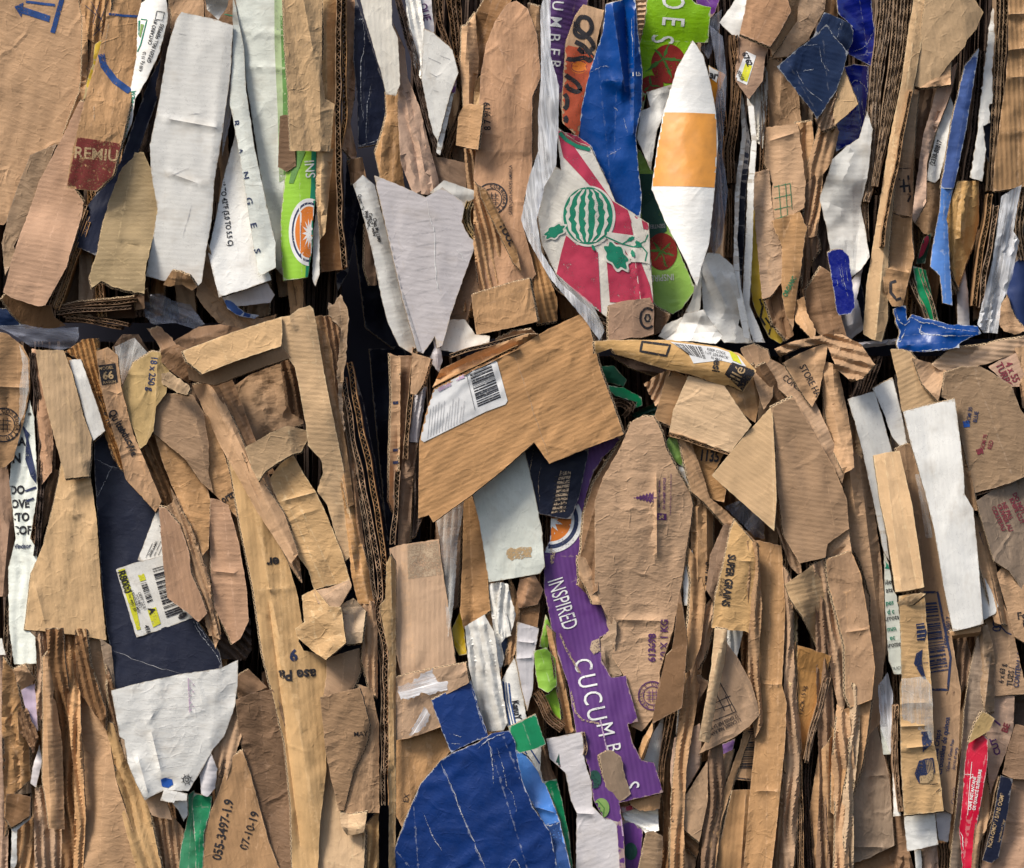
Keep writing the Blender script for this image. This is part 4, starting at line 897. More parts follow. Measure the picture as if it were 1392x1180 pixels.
E('B4', 'kraft board edge left of the stretch film clump', [1215,50, 1200,190, 1160,420, 1135,640], t=6, depth=32, n=2, step=(32,60,32,10))
E('B4', 'thin board edge below the golden kraft strip', [1005,360, 1010,460, 1050,560], t=4, depth=26, mat='ky', n=2, step=(-12,20,-16,20))
P('B4', 's', 'grey folded slip at the bottom of the golden kraft strip', 'wg', 14, [1055,540, 1090,420, 1110,560, 1120,750, 1060,745], bow=4)
s = P('B4', 'x', 'green carton strip beside the twisted blue carton', 'gr', 28, [812,430, 880,452, 915,600, 952,722, 920,737, 880,680, 845,600], cr=0, folds=[(860,440,930,730,-.6)])
P('B4', 'c', 'small green and pink carton shred above the green strip', 'dg', 26, [868,285, 906,258, 895,340, 880,412, 833,416, 855,330], cr=1); poly(ALL[-1], [860,300,890,262,895,300,870,370,845,390], 'magenta')
E('B4', 'torn board edge left of the green carton strip', [800,500, 830,580, 870,660, 900,735], t=4.5, depth=30, mat='ky', n=2, step=(50,-60,34,-10))
s = P('B4', 'x', 'crumpled bright blue carton lying on the bale joint', 'bl', 42, [708,660, 740,645, 770,642, 775,720, 802,690, 900,715, 990,742, 1140,752, 1158,790, 1110,802, 1040,842, 1042,862, 900,882, 740,880, 720,840, 740,782, 715,720], c=4, cr=4, cs=.4, lim=14, torn=1.5, folds=[(720,800,1150,770,.5),(730,850,1050,830,-.6)])
scratches(s, [[715,660,735,720,770,740,800,700],[800,700,840,725,900,735,980,760,1140,780],[830,760,880,790,1010,800,1130,800],[740,880,860,878,1040,860],[725,745,735,830,770,760],[850,740,840,780,870,790]], 2.0)
P('B4', 'p', 'deep blue smooth carton bulge at the right edge above the joint', 'db', 22, [1308,570, 1340,425, 1380,380, 1430,370, 1430,790, 1360,760, 1330,700], bow=10, cr=0)
P('B4', 'c', 'torn brown scrap under the deep blue bulge', 'k', 27, [1258,700, 1285,640, 1310,588, 1322,660, 1345,705, 1395,772, 1350,780, 1300,765], c=3, torn=2)
E('B4', 'board edge at the far right beside the stretch film', [1372,0, 1352,160, 1345,260, 1372,400], t=5, depth=30, mat='ky', n=3, step=(18,0,18,0))
P('B4', 's', 'grey plastic pipe like strip lying in the bale joint', 'wg', 20, [525,835, 600,825, 742,812, 745,838, 640,850, 535,862], bow=5, cr=0)
P('B4', 's', 'dark navy board side right of the blue rounded card', 'nv', 12, [498,520, 545,500, 565,600, 560,760, 520,700], cr=0)
# watermelon carton
s = P('A3', 'x', 'white and pink carton printed with a green watermelon', 'wc', 44,
      [298,672, 330,700, 400,750, 468,775, 482,800, 560,960, 602,1065, 668,1105, 778,1178, 790,1400, 802,1590, 795,1640, 690,1660, 578,1682, 470,1600, 380,1520, 292,1440, 220,1290, 198,1140, 232,985, 288,880, 320,900, 305,760],
      cr=1, c=1.0, fl=30, folds=[(292,880,600,1060,-.12), (690,1330,780,1600,.15)], ridges=[(700,1320,740,1600,3,18)], bow=4)
poly(s, [300,690, 330,700, 372,755, 590,1060, 600,1066, 690,1130, 782,1180, 785,1215, 720,1195, 612,1120, 545,1060, 330,830], 'magenta')
poly(s, [600,1066, 672,1110, 715,1320, 785,1500, 802,1590, 795,1600, 575,1590, 552,1300, 600,1200, 590,1090], 'magenta')
poly(s, [345,1240, 400,1290, 480,1300, 512,1330, 530,1655, 470,1600, 380,1520, 295,1440, 320,1330], 'magenta')
poly(s, [668,1105, 740,1152, 800,1440, 790,1440, 715,1250], 'cream', off=.8)
line(s, [300,690, 345,740, 400,772, 470,790], 5, 'teal', off=.8); poly(s, [305,672, 330,700, 400,750, 465,775, 440,785, 345,735], 'maroon', off=.7)
poly(s, ring(462,1140,142,44,160), 'cream', off=.9, name='printed_watermelon'); poly(s, ring(460,1138,130,44,150), 'teal', off=1.0, name='printed_watermelon')
for dx, bnd in ((-92,-38),(-50,-18),(-6,0),(40,18),(84,36)):
    L_ = []; R_ = []
    for k in range(15):
        t = -0.93 + 1.86 * k / 14; bulge = math.sqrt(1 - t * t)
        x0 = 460 + dx * bulge * 1.15 + 4 * math.sin(k * 2.2); wd = (9 + 3.5 * math.sin(k * 2.6 + dx)) * (.35 + .65 * bulge)
        L_.append((x0 - wd, 1138 + t * 148)); R_.append((x0 + wd, 1138 + t * 148))
    poly(s, [v for p in L_ + R_[::-1] for v in p], 'cream', off=1.2, name='printed_watermelon')
def leaf_(cx, cy, r, rot, ink, off, sq=.7):
    o = []
    for k in range(70):
        a = 2 * math.pi * k / 70; q = r * (1 + .13 * math.cos(7 * a)); x, y = q * math.cos(a), q * math.sin(a) * sq
        o += [cx + x * math.cos(rot) - y * math.sin(rot), cy + x * math.sin(rot) + y * math.cos(rot)]
    poly(s, o, ink, off=off, name='printed_leaf', res=3)
leaf_(285,1220,66,-.5,'cream',.95,.55); leaf_(285,1220,54,-.5,'teal',1.15,.5)
leaf_(610,1350,92,.9,'cream',.95,.6); leaf_(608,1348,76,.9,'teal',1.15,.58)
poly(s, [560,1222, 700,1240, 782,1210, 785,1390, 740,1380, 690,1380, 640,1290, 560,1260], 'cream', off=.9, name='printed_leaf')
for q in ([548,1245,640,1285,700,1300,760,1270,775,1235],[700,1300,745,1300,770,1330,760,1375],[640,1285,690,1255]): line(s, q, 1.8, 'teal', off=1.15)
for c_ in ((685,1258,20,-.5),(725,1285,22,.8),(695,1335,20,1.3),(488,1305,16,1.2)): leaf_(c_[0], c_[1], c_[2], c_[3], 'teal', 1.25, .5)
P('A3', 'c', 'torn red and kraft rim at the top of the watermelon carton', 'mg', 38, [318,690, 400,715, 470,765, 482,800, 466,850, 458,800, 400,760, 345,730], cr=0)
E('A3', 'wavy board edge under the watermelon carton left side', [205,1130, 235,1330, 300,1470, 380,1545, 500,1660, 570,1700], t=5, depth=38, mat='ky', n=2, step=(-16,16,-14,22))
s = P('B3', 'f', 'small pinkish kraft box end printed with a round arrow emblem', 'kp', 50, [572,642, 640,622, 782,604, 802,640, 802,790, 740,806, 690,805, 570,832, 568,750], cr=0, c=1, folds=[(690,620,700,810,-.2)])
line(s, ring(772,708,38,30,52), 3.2, 'black', closed=True); line(s, ring(772,708,14,6,20), 3, 'black', closed=True); poly(s, ring(772,708,24,6,30), 'crack', off=.4)
P('B3', 's', 'dark brown scrap right of the small box end with arrow emblem', 'kd', 28, [802,640, 882,692, 852,762, 802,792], cr=1)
P('B3', 's', 'brown board layers left of the small box end', 'kx', 22, [440,690, 500,690, 575,760, 560,835, 500,820, 450,740], drape=(3,9))
# =================================================================== LOWER LEFT BALE
s = P('C1', 'p', 'tan panel under clear tape with round grid emblem at the left edge', 'k', 30,
      [-60,-190, 30,-178, 110,-115, 145,-45, 148,110, 120,260, 62,480, 20,520, -60,530], cr=1, fl=0, ridges=[(-60,95,140,105,3,20)])
emblem(s, 14, 300, 88, 'black', txt='CORRUGATED RECYCLES ')
P('C1', 't', 'shiny tape running down the edge of the grid emblem panel', 'tape', 34, [100,-120, 145,-45, 150,110, 125,240, 95,300, 105,100, 120,-20], c=1.5)
P('B1', 't', 'grey crumpled film squeezed in the bale joint at the left', 'filmd', 18, [-30,745, 120,738, 220,760, 400,752, 405,800, 380,852, 300,872, 220,855, 150,852, 60,790], c=4)
P('B1', 'x', 'dark blue carton corner in the bale joint at the far left', 'nb', 5, [-60,650, 40,650, 90,740, -60,740], cr=0)
E('C1', 'dark frayed board edge right of the round grid emblem panel', [158,-80, 172,60, 192,200, 206,400, 200,700, 182,990], t=4.5, depth=30, mat='kx', n=2, step=(12,0,10,0), pitch=4.5, dj=4)
s = P('C1', 's', 'tall white carton side lettered DO NOT OVERSTACK at the left', 'wn', 25,
      [150,170, 172,260, 192,640, 152,900, 195,965, 160,1200, 142,1380, 180,1420, 187,1555, 68,1562, 42,1380, 35,1060, 75,900, 42,600, 60,420, 110,300], cr=1, c=1.6, folds=[(150,170,125,1000,.3)], drape=(1.5,16))
for t_, x, y, z in (('DO',82,645,44),('OVE',98,718,44),('STO',100,788,44),('COF',108,858,44),('IN',72,478,50),('NA',88,390,44)): text(s, t_, x, y, z, 2, 'black', bold=.035, sx=.85)
text(s, 'Windsor', 105, 940, 26, 3, 'navy', bold=.02, sx=.8)
poly(s, [108,295, 150,350, 140,370, 185,560, 185,610, 155,570, 125,480, 130,380], 'navy'); line(s, [125,250,172,235], 3.2, 'black'); line(s, [125,650,185,628], 3, 'navy'); line(s, [128,705,186,680], 3, 'navy')
P('C1', 's', 'dark brown strip at the left edge below the emblem panel', 'kp', 14, [-60,520, 20,540, 52,800, 42,1010, 20,1200, -60,1200], cr=1)
s = P('C1', 'p', 'golden kraft strip with a horizontal crease, upper left of the lower bale', 'kg', 37,
      [190,-92, 332,-88, 378,40, 432,250, 476,370, 466,565, 350,578, 322,470, 270,280, 215,50], cr=1, c=1.2, folds=[(300,-80,440,560,-.1),(415,330,440,570,-.3)], fl=88)
s = P('C1', 'p', 'wide golden kraft sheet fanned into pleats above the brown drapes', 'kg', 30,
      [325,490, 350,580, 470,572, 502,800, 522,1160, 553,1430, 420,1406, 310,1390, 128,1374, 165,1080, 230,930, 290,690], cr=0, c=1.2, fl=85,
      folds=[(400,800,310,1390,.45),(380,790,290,1390,-.45),(440,890,540,1430,-.25),(355,580,500,1100,.22)], ridges=[(185,1150,230,1330,4,25),(350,770,430,770,2,16)], lim=14)
P('C1', 's', 'narrow pinkish strip left of the golden kraft strip', 'kp', 30, [168,-95, 196,-85, 240,130, 268,400, 262,545, 215,610, 205,300, 188,100], cr=1)
P('C1', 's', 'dark bent strip between the white lettered side and the golden sheet', 'kd', 24, [268,540, 308,545, 288,700, 215,840, 195,960, 225,700], drape=(2,9))
P('C1', 's', 'narrow white carton strip tapering onto the navy panel', 'w', 31, [360,-40, 420,-46, 455,50, 520,240, 548,330, 482,388, 455,290, 418,150], cr=1, c=.8, fl=88, folds=[(390,-40,500,380,-.15)])
P('C1', 's', 'thin tan strip left of the narrow white strip', 'k', 26, [332,-55, 362,-45, 420,160, 455,300, 440,310, 395,170, 350,60], cr=0)
s = P('C1', 's', 'crumpled wrinkled brown strip with broken lettering beside the 66 strip', 'kr', 24, [345,-85, 430,-140, 495,-150, 500,-60, 545,120, 590,280, 650,450, 665,570, 600,480, 540,310, 480,120, 430,-40], drape=(4,7), c=3)
for t_, x, y in (('2bo',535,170),('4gr',560,230),('ret',570,290)): text(s, t_, x, y, 30, -62, 'black', bold=.02)
s = P('C1', 's', 'orange tan carton strip with a black square numbered 66', 'kr', 35,
      [518,-80, 570,-98, 612,-62, 630,100, 690,350, 780,560, 838,700, 815,748, 668,580, 640,450, 580,250, 540,80], cr=1, c=1, fl=88, folds=[(640,100,800,700,-.25)])
poly(s, [522,-12, 610,-24, 622,76, 540,92], 'black'); text(s, '66', 572, 42, 40, 6, 'tan', bold=.03, off=.9); text(s, 'MODEL', 562, 2, 17, 6, 'tan', bold=.0, off=.9); text(s, 'RATON', 580, 76, 14, 6, 'tan', off=.9)
for t_, x, y, a in (('Qu',600,250,-64),('Itei',632,308,-62),('oduc',662,358,-60),('We',690,430,-60)): text(s, t_, x, y, 40, a + 60 - 60, 'black', bold=.03, sx=.8)
P('C1', 'c', 'shaded brown crumple behind clear film right of the 66 strip', 'kd', 18, [590,-110, 640,-170, 720,-170, 775,-75, 690,-20, 650,100, 625,60], c=4)
P('C1', 't', 'clear film stretched over the brown crumple right of the 66 strip', 'tape', 28, [600,-110, 700,-160, 775,-75, 745,-20, 690,20, 650,130, 625,40], c=3)
s = P('C1', 'p', 'olive kraft panel printed 18 x 250 g', 'ko', 36, [648,100, 700,-20, 800,-82, 857,-72, 888,0, 872,130, 818,200, 802,330, 765,400, 737,422, 680,250, 652,180], cr=1, c=1.3, fl=80, ridges=[(830,-60,820,200,3,25)])
text(s, '18 x 250 g', 800, 30, 37, -97, 'navy', bold=.02, sx=.85)
P('C1', 'p', 'smooth tan panel with cut corner right of the olive panel', 'k', 34, [822,190, 885,140, 1010,148, 1062,230, 1092,400, 1092,560, 1118,655, 1060,600, 980,480, 810,342, 803,280], cr=1, c=1, folds=[(1010,150,1095,620,-.35)], fl=20)
P('C1', 'p', 'brown corrugated panel below the smooth tan panel with cut corner', 'k', 27, [810,352, 900,425, 1000,490, 1072,600, 1098,700, 1090,950, 1062,985, 990,800, 900,610, 850,480], cr=2, fl=10)
P('C1', 's', 'broken creased strip between the 66 strip and the brown corrugated panel', 'kd', 22, [738,425, 800,358, 832,450, 872,560, 905,680, 890,735, 845,700, 790,570, 755,490], drape=(4,9), c=2.5)
s = P('C1', 'p', 'pinkish kraft panel with pointed lower end overlapping the white barcode label', 'kp', 37, [838,735, 870,742, 945,835, 990,970, 1000,1080, 1055,1205, 1085,1290, 1042,1332, 1000,1290, 885,1205, 862,1000], cr=0, c=.8, fl=80)
P('C1', 's', 'torn edge strip along the right of the pinkish pointed panel', 'k', 33, [885,738, 918,700, 1000,850, 1090,1110, 1112,1300, 1150,1420, 1105,1400, 1060,1240, 1000,1010, 950,840], drape=(3,9), torn=1.5)
P('C1', 's', 'brown strip running from the brown corrugated panel down to the dark gap', 'k', 30, [900,640, 990,810, 1062,985, 1092,960, 1110,1160, 1150,1400, 1130,1470, 1095,1260, 1040,1060, 960,860], cr=1, folds=[(950,760,1120,1400,-.4)])
P('C1', 'p', 'pinkish brown panel with rounded shoulder left of the long golden sheet', 'kp', 30, [1105,690, 1150,700, 1195,725, 1245,900, 1292,1160, 1302,1330, 1260,1420, 1220,1450, 1130,1260, 1112,1100, 1104,900], cr=1, fl=0, ridges=[(1120,1070,1230,1080,3,18)])
s = P('C1', 'p', 'crumpled tan strip lettered ssortm', 'k', 28, [1062,232, 1105,280, 1160,420, 1200,560, 1242,785, 1190,725, 1120,655, 1092,560, 1090,420], cr=3, c=2.2); text(s, 'ssortm', 1185, 685, 40, 32, 'black', bold=.03, sx=.8)
P('C1', 'c', 'dark pinched folds above the white panel at the end of the pinkish panels', 'kx', 20, [1040,1330, 1110,1300, 1250,1400, 1310,1330, 1310,1480, 1280,1540, 1160,1530, 1150,1480], drape=(5,10), c=3)
s = P('C1', 'x', 'large navy carton side in the lower left bale', 'nv', 22,
      [483,395, 540,342, 580,430, 612,530, 700,600, 817,742, 852,760, 882,1200, 1000,1300, 1042,1350, 1150,1500, 1165,1580, 950,1640, 600,1700, 580,1500, 552,1350, 526,1100, 505,800, 488,560], cr=0, c=1, fl=12, folds=[(490,490,620,545,-.25),(580,520,500,680,.1)])
scratches(s, [[590,1490,760,1555,950,1612]], .9, 'grey'); scratches(s, [[1010,1320,1040,1390,1120,1490,1160,1560],[1000,1300,1060,1390,1090,1440],[490,480,560,515,640,550,815,740],[580,520,530,620,500,680]], 1.2)
P('C1', 'w', 'grey white sticker slip on the navy carton, pointed upper one', 'w', 24.2, [718,1012, 760,905, 818,745, 850,765, 860,1000, 770,1022], cr=0, c=.3, lim=1, folds=[]); s2 = ALL[-1]
for k in range(5): line(s2, [760 + k * 22, 1000 - k * 4, 795 + k * 22, 925 - k * 6], .7, 'black')
text(s2, 'SHIP LABEL', 800, 950, 13, 62, 'black'); line(s2, [830,830,850,850,835,870], 1, 'black'); stk = [s2]
P('D1', 'w', 'white barcode shipping label with yellow marks on the navy carton', 'w', 26.5, [605,95, 700,62, 870,18, 882,232, 1000,318, 1018,345, 940,374, 850,408, 714,452], cr=0, c=.4, lim=1, th=.5); s2 = ALL[-1]
barcode(s2, (795,92, 865,72, 960,325, 872,358), 20, 'black', along=False, seed=4)
barcode(s2, (735,170, 765,160, 800,262, 770,275), 12, 'black', along=False, seed=6)
for q in ([615,98,650,88,700,250,735,410,715,415],[720,125,752,116,762,150,732,158],[770,310,815,292,840,380,800,400]): poly(s2, q, 'yellow')
text(s2, 'R8000', 648, 160, 40, -72, 'black', bold=.03, sx=.85, off=.9); text(s2, 'A', 792, 312, 34, -72, 'black', bold=.04, off=.9); text(s2, '426', 770, 410, 22, -70, 'black', off=.9, bold=.03)
for k in range(4): text(s2, ('lot 4431 89','VENDOR MIX','PO 8812','DEPT 22 B')[k], 690 + k * 17, 270 - k * 4, 15, -72, 'black', off=.9)
poly(s2, ring(955,338,26,16,14,-.6), 'black'); stk.append(s2)
for q in stk:                            # glued on: parts of the navy carton
    q.o.name = 'shipping_label'; q.o.data.name = 'shipping_label'; del q.o['category']; q.o.parent = s.o; q.o.location = Vector(q.o.location) - Vector(s.o.location)
s = P('E1', 'x', 'large creamy white carton base with blue hexagon and target mark', 'w', 42,
      [594,222, 760,180, 950,140, 1160,112, 1250,68, 1246,200, 1232,310, 1175,470, 1122,530, 1050,660, 992,752, 870,745, 800,775, 768,797, 720,700, 680,600, 662,480, 640,465], cr=0, c=.9, fl=8, torn=.6,
      folds=[(1150,110,1110,560,-.45),(660,460,800,800,-.1)], ridges=[(800,430,860,680,3.5,20),(850,280,780,400,1.6,14),(730,560,790,780,2.5,20)])
poly(s, [850,690, 872,680, 908,690, 914,716, 888,734, 856,726], 'brightblue')
line(s, ring(985,692,19,24,19), 1.2, 'black', closed=True); line(s, ring(985,692,9,16,9), 1.4, 'black', closed=True)
for a in range(8): line(s, [985 + 18 * math.cos(a * .785 + .3), 692 + 18 * math.sin(a * .785 + .3), 985 + 32 * math.cos(a * .785 + .3), 692 + 32 * math.sin(a * .785 + .3)], 1.0, 'black')
for k in range(9): text(s, 'x', 1002 + (k % 2) * 14, 175 + k * 19, 20, 88, 'lilac', bold=.0)
line(s, [992,160,1000,340], 1.4, 'lilac')
for y0 in range(260, 700, 52): line(s, [680 + (y0 - 250) * .3, y0 + 20, 860, y0 + 6, 1140 - (y0 - 250) * .28, y0 - 8], .5, 'grey', name='scuff', taper=True)
P('E1', 'w', 'small torn white tab below the blue hexagon', 'w', 44, [868,740, 988,765, 985,800, 925,800, 918,812, 850,800], cr=0, c=1)
P('E1', 'w', 'white shred hanging below the torn white tab', 'w', 38, [905,812, 930,800, 985,800, 985,880, 965,915, 945,860], c=2)
P('E1', 's', 'pale grey plastic bottle like strip right of the target mark', 'wg', 33, [1050,665, 1110,558, 1142,640, 1130,740, 1090,785, 1060,770], bow=6, cr=0)
s = P('E1', 'x', 'bright green carton strip folded lengthwise, left piece', 'gr', 30, [988,780, 1020,755, 1025,840, 1010,950, 1030,1080, 1020,1220, 935,1220, 950,1060, 990,880], cr=0, folds=[(1010,780,985,1200,-.3)])
s = P('E1', 'x', 'bright green carton strip with torn top, right piece', 'gr', 34, [1018,770, 1112,785, 1102,865, 1072,970, 1062,1220, 1028,1220, 1030,1080, 1010,840], cr=0, folds=[(1060,780,1040,1200,-.35),(1005,838,1110,842,.2)])
P('E1', 'f', 'bent kraft tab at the foot of the white carton base', 'k', 36, [768,802, 800,775, 862,742, 868,790, 885,850, 902,905, 850,895, 800,880], cr=1, folds=[(770,850,890,830,.3)])
P('E1', 's', 'brown pleated strip below the bent kraft tab', 'k', 24, [800,880, 900,900, 950,960, 960,1060, 935,1220, 850,1220, 830,1060], drape=(4,10))
s = P('E1', 'p', 'brown corrugated panel printed with long number and date, bottom of lower left bale', 'k', 32,
      [1150,770, 1195,625, 1235,570, 1272,548, 1302,640, 1345,800, 1405,1020, 1490,1230, 1062,1230, 1082,970, 1112,860], cr=1, c=1.2, fl=80, folds=[(1275,560,1400,1060,-.25)])
text(s, '055-3497-1.9', 1172, 960, 50, 78, 'black', bold=.02, sx=.88); text(s, '07-10-19', 1312, 965, 46, 72, 'black', bold=.01, sx=.9)
P('E1', 'p', 'dark kraft panel with straight torn top right of the numbered panel', 'kd', 28, [1243,278, 1320,245, 1430,225, 1470,300, 1510,500, 1545,800, 1575,1230, 1480,1230, 1410,1020, 1340,770, 1300,620, 1258,470], cr=1, fl=15, folds=[(1290,600,1530,640,.12)])
s = P('E1', 's', 'torn brown strip with small lettering right of the white carton base', 'k', 30, [1190,400, 1243,290, 1258,470, 1215,590, 1165,740, 1140,800, 1140,640, 1120,525], drape=(3,10), c=2.5); text(s, 'Complies', 1168, 640, 24, 80, 'black', sx=.8)
P('E1', 'p', 'shaded brown panel behind the top of the dark kraft panel', 'kd', 20, [1235,160, 1300,125, 1395,215, 1330,240, 1250,272], cr=1)
# brown drapes at the lower left
P('E1', 's', 'brown draped paper fold, narrow one under the white lettered side', 'k', 26, [185,-90, 245,-88, 252,30, 240,60, 232,280, 197,430, 188,200], drape=(4,11), c=2)
P('E1', 's', 'brown draped fold with cut lower end in the lower left bale', 'k', 34, [232,60, 252,28, 272,200, 268,270, 282,290, 312,500, 332,952, 270,942, 232,700, 236,450], folds=[(250,60,300,940,-.35)], c=1.5, cr=1)
P('E1', 's', 'dark brown draped paper fold beside the one with cut lower end', 'kd', 28, [248,-90, 322,-90, 335,100, 365,400, 402,700, 392,1220, 328,1220, 332,800, 302,400, 272,100], drape=(5,12), c=2)
P('E1', 's', 'brown draped paper fold in the middle of the drapes', 'k', 30, [318,-90, 402,-90, 405,200, 425,600, 442,900, 425,1220, 388,1220, 402,700, 352,250], drape=(5,12), c=2)
P('E1', 's', 'thin dark draped fold right of the middle of the drapes', 'kd', 32, [398,-90, 442,-90, 465,100, 545,330, 552,425, 480,310, 430,240, 410,150], drape=(4,10))
s = P('E1', 'p', 'broad brown draped panel with Y shaped crease', 'k', 27, [428,-80, 540,-60, 562,120, 545,300, 552,420, 602,700, 705,1000, 735,1230, 440,1230, 442,900, 425,500, 422,200], c=2, cr=1, folds=[(552,430,450,660,.3),(540,200,560,430,-.2)], ridges=[(555,430,700,1000,5,30)], fl=0)
P('E1', 's', 'golden brown draped strip bordering the dark slit at the white base', 'kg', 32, [548,400, 585,410, 645,600, 765,830, 860,1230, 745,1230, 655,900, 595,560], drape=(3,14), c=1.6)
P('E1', 's', 'grey dusty board sliver left of the navy carton', 'ky', 26, [528,-40, 572,0, 592,200, 640,440, 660,600, 600,420, 560,110], c=2)
P('E1', 's', 'brown strip along the left of the white carton base', 'kd', 26, [560,100, 596,225, 640,470, 680,620, 770,830, 740,810, 640,590, 580,360], drape=(3,9))
P('E1', 's', 'creased brown strip under the drapes at the left', 'k', 24, [178,760, 240,735, 272,880, 312,962, 302,1230, 188,1230, 180,900], drape=(5,12), c=3)
P('E1', 'f', 'brown square tab with dark edge at the lower left', 'kd', 33, [36,772, 100,775, 157,788, 150,885, 60,945, 28,900], cr=1, c=2)
P('E1', 's', 'thin white carton edge below the brown square tab', 'w', 30, [58,945, 150,888, 158,900, 86,962, 82,1140, 50,1220, 58,1050], cr=1)
P('E1', 's', 'brown strip beside the thin white edge at the bottom left', 'k', 22, [86,962, 160,905, 190,960, 185,1230, 70,1230], drape=(4,11))
P('E1', 's', 'kraft strip below the white lettered side at the left', 'k', 24, [15,60, 60,135, 132,480, 138,700, 60,770, 18,1000, 12,400], c=2, cr=2, folds=[(40,480,130,700,.2)])
P('E1', 's', 'brown vertical strip at the far left edge, bottom', 'kp', 18, [-60,50, 20,45, 22,400, 16,1230, -60,1230], drape=(3,14))
P('D1', 'w', 'white carton sliver at the far left edge in the lower left bale', 'w', 26, [-60,465, 0,460, 22,545, -60,545], cr=0)
P('E1', 's', 'lilac and white carton sliver among torn boards at the left', 'll', 25, [104,228, 186,188, 192,445, 160,400, 130,330], cr=0, folds=[(150,205,192,400,.2)])
P('E1', 's', 'grey blue film tip below the lilac sliver', 'wg', 22, [150,722, 165,630, 197,520, 212,600, 180,742], cr=1)
P('E1', 'c', 'crumpled kraft knot under the white lettered side', 'k', 28, [50,130, 130,98, 172,170, 152,192, 100,224, 68,180], c=4)
P('E1', 'c', 'dark torn board shreds beside the lilac sliver', 'kd', 28, [76,360, 130,328, 160,400, 192,462, 172,545, 130,480, 90,432], drape=(4,8), c=3, torn=2)
# ---- tall folded box left of the dark gap
P('F', 'f', 'long light kraft flap folded across the top of the tall box', 'kl', 56, [252,478, 300,460, 340,446, 384,432, 385,455, 383,471, 330,488, 278,508, 258,492], cr=0, c=.8, torn=.6, fl=20, ridges=[(300,462,312,492,1.5,8)])
P('F', 'f', 'shaded underside strip beneath the long light flap', 'k', 46, [256,500, 280,508, 330,489, 384,472, 396,486, 340,505, 292,523, 258,516], cr=0, tilt=(0,-.5), c=1)
P('F', 'c', 'torn kraft corner at the left end of the long light flap', 'kd', 40, [221,478, 240,470, 258,478, 262,505, 255,518, 240,508, 222,492], c=2.5, torn=1.5)
P('F', 'c', 'small torn light scrap under the left end of the long light flap', 'kl', 47, [222,510, 232,508, 258,526, 256,536, 240,530, 224,522], c=2, torn=2)
P('F', 'c', 'frayed dark scrap at the bale joint above the olive panel', 'kd', 26, [200,448, 215,445, 240,470, 228,478, 220,490, 218,470], c=4, torn=2)
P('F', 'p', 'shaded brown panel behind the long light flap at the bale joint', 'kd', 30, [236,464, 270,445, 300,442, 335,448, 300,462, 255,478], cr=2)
s = P('B2', 'p', 'light kraft front column of the tall folded box beside the dark gap', 'kl', 47,
      [172,705, 215,700, 262,665, 318,645, 332,660, 348,745, 382,960, 428,1190, 478,1440, 518,1680, 548,1930, 502,1978, 470,1900, 410,1682, 357,1612, 390,1520, 382,1450, 312,1372, 302,1270, 265,1060, 243,960, 162,850], cr=1, c=1.3, fl=5,
      folds=[(240,940,370,942,.12),(400,1680,520,1675,.1),(300,650,540,1930,-.18)], ridges=[(205,700,240,760,3,18),(375,1500,380,1560,2,20)])
P('C2', 'p', 'crumpled kraft panel sunk inside the tall folded box', 'k', 16, [-115,115, 0,35, 165,-25, 192,130, 258,215, 272,290, 160,325, 30,405, -10,335, -60,255], c=5, cr=5, cs=.28, lim=14)
P('C2', 's', 'dark bent strip on the right of the sunken crumpled panel', 'kd', 24, [160,-55, 232,-42, 265,100, 278,275, 222,232, 185,125], drape=(5,12), tilt=(-.3,0))
s = P('C2', 'f', 'kraft strap bridging the tall folded box', 'kl', 48, [-20,420, 60,375, 110,345, 205,308, 292,330, 303,372, 268,442, 222,452, 150,492, 82,542, 50,592, 15,520], cr=0, c=1, folds=[(205,308,225,455,-.6)], fl=20)
s = P('C2', 'p', 'kraft column below the strap in the tall folded box', 'kl', 38, [108,582, 160,510, 225,460, 262,530, 352,672, 402,780, 482,980, 522,1112, 470,1130, 400,1142, 340,1162, 312,1062, 242,962, 222,832, 160,712, 122,632], cr=1, c=1.6, fl=8, ridges=[(170,700,340,655,3,14)])
P('F', 's', 'long brown strip slanting down the left of the tall folded box', 'k', 41, [262,525, 290,520, 318,580, 345,640, 385,700, 404,752, 397,763, 350,690, 300,602], cr=1, folds=[(280,520,400,755,-.4)], c=1.2)
P('F', 's', 'shaded strip inside the left of the tall folded box', 'kd', 30, [285,522, 312,512, 345,600, 372,642, 350,645, 320,592], cr=1, folds=[(300,515,360,640,.4)])
P('F', 's', 'brown fold between the strap and the slanting strip', 'k', 36, [330,615, 345,640, 362,640, 382,700, 403,752, 410,790, 398,770, 360,690], drape=(3,9))
s = P('F', 'p', 'long golden kraft sheet lettered upside down left of the dark gap', 'kg', 33,
      [310,622, 330,650, 388,758, 402,805, 410,850, 404,872, 412,885, 444,895, 442,925, 438,948, 442,1000, 442,1050, 434,1120, 430,1212, 399,1212, 397,1100, 388,1010, 373,950, 358,890, 345,800, 328,720], cr=1, c=1.5, fl=85,
      ridges=[(345,800,400,1180,4,7),(365,820,408,1150,-5,6),(352,700,385,930,3,10),(350,802,400,800,1.5,5)], folds=[(385,760,430,1180,-.25)])
text(s, 'er', 371, 764, 13.5, 182, 'black', bold=.03, sx=1.0); text(s, '9', 399, 890, 15, 182, 'navy', bold=.04); text(s, 'ase Pa', 404, 917, 14.5, 182, 'black', bold=.03, sx=1.0)
P('D2', 'c', 'crumpled kraft lump with square face in the tall folded box', 'kl', 46, [245,405, 292,372, 280,232, 345,200, 420,290, 478,292, 502,470, 402,556, 330,510, 252,442], c=3.5, cr=5, cs=.35, lim=14, folds=[(250,410,430,300,-.4),(430,300,500,470,-.3)])
